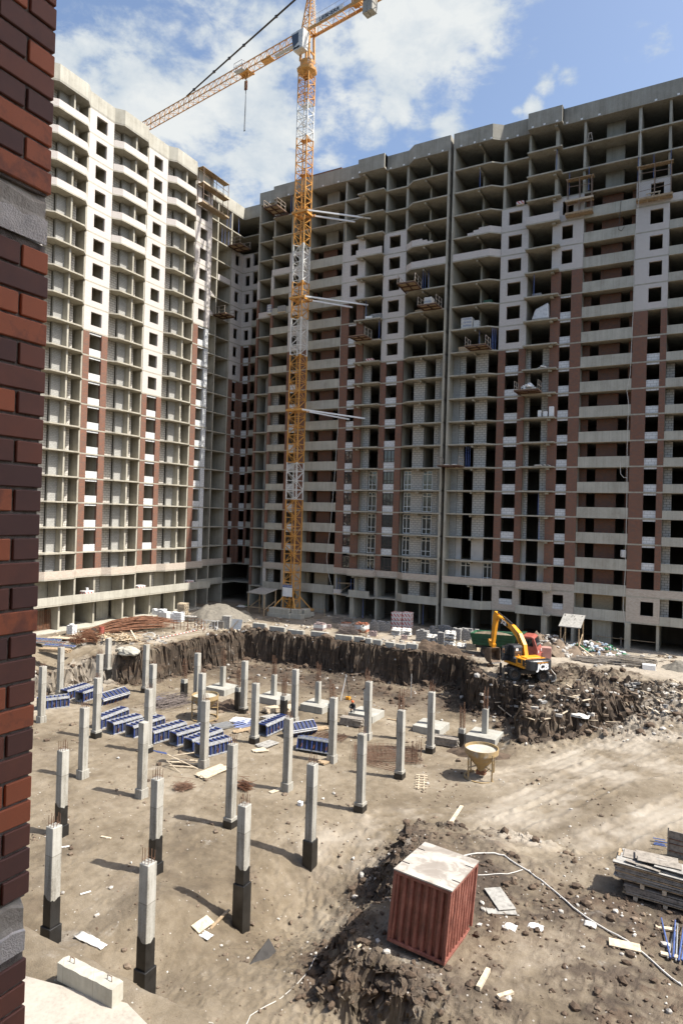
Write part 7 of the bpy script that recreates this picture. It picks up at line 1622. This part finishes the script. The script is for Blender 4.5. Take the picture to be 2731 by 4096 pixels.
def cradle(p0, w, h, lab, axis='x', board=True, decks=(0., .55, 1.), seed=0, dp=.85):
    """hanging mason's scaffold: two decks, uprights, guard boards"""
    t = T('hanging_scaffold', lab, 'scaffold', p0, 0 if axis == 'x' else math.pi/2, 'hanging scaffolds on the facades'); rr = random.Random(seed)
    for x in (0, w/2, w):
        for y in (-dp, -.08): mb = MB(); mb.bar((x, y, -.1), (x, y, h), .065); mb.build('upright', M['scaf'], t)
    for i, f in enumerate(decks):
        mb = MB(); mb.box(-.2, w+.2, -dp-.02, -.03, h*f-.04, h*f+.03); mb.build('deck', M['wood'], t)
        if f < 1: mb = MB(); mb.bar((-.2, -dp-.06, h*f+.12), (w+.25, -dp-.06, h*f+.12), .05, .22); mb.build('toe_board', M['wood_pale' if i else 'wood'], t)
    mb = MB(); mb.bar((0, -dp, h*.25), (w, -dp, h*.3), .05); mb.bar((0, -dp, h*.78), (w, -dp, h*.75), .05); mb.build('guard_rail', M['scaf'], t)
    return t
M['scaf'] = plain('scaffold_steel', (.24, .17, .125), .75, .4, 5)
c = fB(2270, 872, .02); cradle(c, 2.75, 4.3, 'rusty hanging scaffold on white brick, left of the upper concrete balcony', seed=1, decks=(0, .36, 1.))
c = fB(2552, 815, .02); cradle(c, 3.35, 3.9, 'wide hanging scaffold with a timber trestle at the top right white wall', seed=2, decks=(0, 1.))
t = T('timber_trestle', 'timber trestle standing on the wide hanging scaffold at the top right', 'trestle', fB(2610, 808, .45)+Vector((0, 0, .05)))
for x in (-.6, .6): mb = MB(); mb.bar((x, 0, 0), (x, 0, 1.0), .1); mb.bar((x, 0, .15), (0, 0, .85), .08); mb.build('leg', M['wood_pale'], t)
mb = MB(); mb.bar((-.75, 0, 1.02), (.75, 0, 1.02), .12); mb.bar((-.6, 0, .3), (.6, 0, .3), .07); mb.build('beam_top', M['wood_pale'], t)
c = fA(790, 815, .02); cradle(c, 5.6, 5.2, 'long rusty hanging scaffold at the top right end of the sunlit block', 'y', seed=3, decks=(0, .55, 1.), dp=1.1)
# steel props under the fresh slabs
proto = None; rr = random.Random(3)
def prop_at(p, lab, h=2.8):
    global proto
    if proto is None:
        proto = T('steel_prop', lab, 'prop', p, 0, 'blue steel props under the slabs'); MB().box(-.08, .08, -.08, .08, 0, .015).build('base_plate', M['blue_prop'], proto); mb = MB(); mb.tube((0, 0, .015), (0, 0, 1.7), .045, n=8); mb.build('outer_tube', M['blue_prop'], proto); mb = MB(); mb.tube((0, 0, 1.7), (0, 0, h), .034, n=8); mb.build('inner_tube', M['blue_prop'], proto); return
    again(proto, p, 0, lab)
lbB = 'blue steel prop standing between bare floor slabs of the shaded blocks'; lbA = 'blue steel prop standing in the upper recess of the sunlit block'
for (px, py, d) in [(1918, 745, .5), (1690, 1155, .3), (1699, 1155, .0), (1712, 1155, .2), (1915, 1385, .3), (1966, 1390, .5), (1972, 1390, .3), (1980, 1388, .1), (2133, 1180, .6), (2224, 680, .6), (2352, 765, .3), (2275, 760, .0), (2612, 690, .0), (2680, 690, .1), (2550, 700, .1), (1461, 1320, .5), (1515, 1350, .5), (1862, 1860, .3), (1870, 1860, .2), (1877, 1860, .0), (2150, 2050, .4), (2153, 2150, .4), (1164, 845, .3), (1690, 2500, .2), (1450, 2470, .3)]:
    p = fB(px, py, d); p.z = snap(p.z); prop_at(p, lbB)
for (px, py) in [(888, 966), (914, 968), (909, 900), (921, 905), (955, 925), (900, 965)]: p = fA(px, py, -2.1); p.z = snap(p.z); prop_at(p, lbA)
# stacks left on the floors
def fstack(px, py, d, lab, w, dp, h, mat, name='block_stack', cat='block stack', txt=None, film=False):
    p = on(px, py, d); t = T(name, lab, cat, p, 0); MB().box(-w/2, w/2, 0, dp, 0, .12).build('pallet', M['wood_pale'], t); MB().box(-w/2, w/2, 0, dp, .123, h).build('load', mat, t, bevel=.03)
    if txt:
        for k in range(3): text_mesh(txt, .27, Matrix(((1, 0, 0, .1), (0, 0, -1, -.008), (0, 1, 0, .42+k*(h-.4)/2.6), (0, 0, 0, 1))), M['blue_prop'], 'lettering', t, .003, .004)
    return t
fstack(1864, 1310, .5, 'white block stack printed with blue lettering, right of the expansion joint', 1.5, 1.0, 1.5, M['sack'], txt='ТЕПЛОН'); fstack(1902, 1306, .3, 'smaller plain white block stack beside the printed one', .75, .7, 1.05, M['sack']); fstack(1948, 1208, .3, 'bright green tarpaulin bundle on a floor right of the expansion joint', 1.1, .8, .5, M['bag_g2'] if 'bag_g2' in M else M['green'], 'tarpaulin_bundle', 'bundle')
t = T('wrapped_pallet', 'big film wrapped pallet bulging out of a balcony on the right', 'pallet', on(2157, 1275, .55)); MB().box(-1.0, 1.0, 0, 1.2, 0, .13).build('pallet', M['wood_pale'], t); mb = MB(); mb.add([(-1.0, -.05, .13), (1.05, -.05, .13), (1.05, 1.2, .13), (-1.0, 1.2, .13), (-.6, 0, 1.4), (.95, 0, 2.1), (.95, 1.1, 2.1), (-.6, 1.1, 1.4)], [(0, 3, 2, 1), (4, 5, 6, 7), (0, 1, 5, 4), (1, 2, 6, 5), (2, 3, 7, 6), (3, 0, 4, 7)]); mb.build('film_wrap', M['film'], t, bevel=.12)
fstack(2155, 1667, .5, 'low white block stack on the middle right balcony, left one', .4, .4, .9, M['white']); fstack(2178, 1668, .5, 'pair of white blocks on the middle right balcony between two stacks', .5, .4, .75, M['white']); fstack(2202, 1668, .5, 'tallest white block stack on the middle right balcony', .55, .5, 1.3, M['white'])
fstack(1472, 1275, .6, 'white box at the edge of a balcony beside the crane tie', 1.0, .6, .45, M['white'], 'white_box', 'box'); fstack(1502, 1270, .2, 'grey block stack on the balcony beside the white box', 1.6, .8, .8, M['blk_gr']); fstack(1475, 1440, .6, 'printed cartons on the balcony above the brick piers left of the joint', 1.1, .6, .45, M['striped'], 'cartons', 'cartons')
fstack(1850, 1405, .5, 'stack of dark timber pallets right of the expansion joint', 1.2, .8, .75, M['wood'], 'pallet_stack', 'pallet stack'); fstack(1675, 1250, .5, 'low brown stack on a bay floor left of the expansion joint', 1.2, .7, .4, M['wood'], 'timber_stack', 'timber stack'); fstack(2145, 1180, .4, 'low grey block stack on a balcony beside a blue prop', 1.1, .6, .45, M['blk_gr']); fstack(2078, 822, .2, 'small reddish brick stack on top of the upper white wall', .9, .5, .5, M['striped'], 'brick_stack', 'brick stack')
fstack(1125, 1225, .3, 'grey block stack behind a concrete balcony left of the crane mast', 1.4, .6, 1.0, M['blk_gr']); fstack(1075, 1270, .2, 'white printed stack in the narrow loggia left of the crane mast', .7, .6, 1.5, M['sack'], txt='ТЕПЛОН')
for (px, py, lab) in [(349, 2376, 'red and white printed pallet with a bucket on the sunlit ground gallery'), (558, 2353, 'red and white printed pallet in the middle of the sunlit ground gallery'), (754, 2333, 'red and white printed pallet at the right end of the sunlit ground gallery')]:
    p = fA(px, py, -.15); p.z = J(20)+.09; t = print_pallet(p, lab, 1, math.pi/2); t.scale = (1.1, 1, .95)
    if 'bucket' in lab: MB().lathe([(.12, 1.2), (.16, 1.55), (.14, 1.55), (.11, 1.22)], n=12).build('bucket', M['white'], t)
t = T('plastic_barrel', 'pale plastic barrel with a hose on a low concrete balcony at the right', 'barrel', fB(2491, 2229, -.25)); MB().lathe([(.001, 0), (.3, 0), (.33, .2), (.33, .75), (.28, .85), (.001, .85)], n=16).build('barrel_body', M['film'], t); mb = MB(); mb.path([(.1, 0, .85), (.05, 0, 1.8), (-.1, 0, 3.1)], .03, n=5); mb.build('hose', M['green'], t)
t = T('trestle', 'small pale trestle on the top floor at the upper right', 'trestle', on(2358, 568, -.3))
for s in (-1, 1): mb = MB(); mb.bar((s*.35, 0, 0), (s*.12, 0, 1.2), .07); mb.build('leg', M['railing'], t)
mb = MB(); mb.bar((-.2, 0, 1.2), (.2, 0, 1.2), .1); mb.bar((-.25, 0, .5), (.25, 0, .5), .05); mb.build('crossbar', M['railing'], t)
heaplet(on(2170, 1862, .5), 'grey rubble along the edge of a lower right balcony', 30, 1.0, [M['sack'], M['blk_gr']], .1, 8, 'rubble_row', 'rubble', .1); heaplet(on(2165, 1470, .5), 'broken white boards on a balcony left of a red brick pier', 9, .6, [M['sack']], .16, 9, 'broken_boards', 'boards', .1)
# hoses and ropes hanging down the facades
def hang(pts, lab, r=.03, mat='sack'):
    P_ = [fB(*p) for p in pts]; o = P_[0]; t = T('hanging_hose', lab, 'hose', o, 0, 'hoses hanging down the shaded blocks'); mb = MB(); mb.path([p-o for p in P_], r, n=6); mb.build('hose_run', M[mat], t)
hang([(2562, 470, .3), (2553, 800, .95), (2536, 960, .12), (2531, 1230, .1), (2518, 1500, .1), (2505, 1560, .12), (2512, 1610, .1), (2506, 1800, .1), (2505, 2000, .1), (2498, 2300, .1), (2490, 2430, .1), (2505, 2580, .1)], 'long pale hose hanging down the full height beside the right white wall')
hang([(1385, 757, .3), (1372, 1000, .15), (1362, 1300, .12), (1352, 1700, .12), (1338, 1900, .12), (1322, 2100, .12), (1306, 2230, .12), (1312, 2290, .14), (1330, 2360, .2), (1345, 2462, .6)], 'long pale hose hanging down the shaded block right of the crane mast')
hang([(2482, 800, .1), (2474, 900, .15), (2472, 918, .15), (2484, 924, .15), (2496, 905, .1)], 'short dark hose looped over an upper concrete balcony at the right', .03, 'steel_dark'); hang([(2478, 1850, .1), (2480, 1895, .15), (2492, 1910, .15), (2505, 1910, .1)], 'short pale hose looped over a lower concrete balcony at the right', .03)
# entrance scaffold on the ground floors left of the joint
t = T('tower_scaffold', 'small blue tube scaffold on the first floor right of the crane', 'scaffold', fB(1345, 2385, .45)); t.location.z = J(20)+.09
for x in (0, 2.3):
    for y in (0, .9): mb = MB(); mb.tube((x, y, 0), (x, y, 2.3), .035, n=6); mb.build('standard', M['blue_prop'], t)
mb = MB(); mb.bar((0, 0, 1.6), (2.3, 0, 1.6), .05); mb.bar((0, 0, .1), (2.3, 0, 1.5), .04); mb.bar((0, .9, 1.6), (2.3, .9, 1.6), .05); mb.build('braces', M['wood'], t)
fstack(1345, 2385, .7, 'white brick stack on the ledge under the blue tube scaffold', 1.1, .5, .7, M['white_brick'], 'brick_stack', 'brick stack')
# refuse bags in the corner below the two blocks
lump(at(qM, 1160, 85, 0), 'white refuse bag in the shaded corner behind the sand heap', .7, 40, 'sack', 1.2, 'refuse_bag', 'bag'); lump(at(qM, 1215, 80, 0), 'dark green refuse bag in the shaded corner behind the sand heap', .6, 41, 'green', 1.0, 'refuse_bag', 'bag')
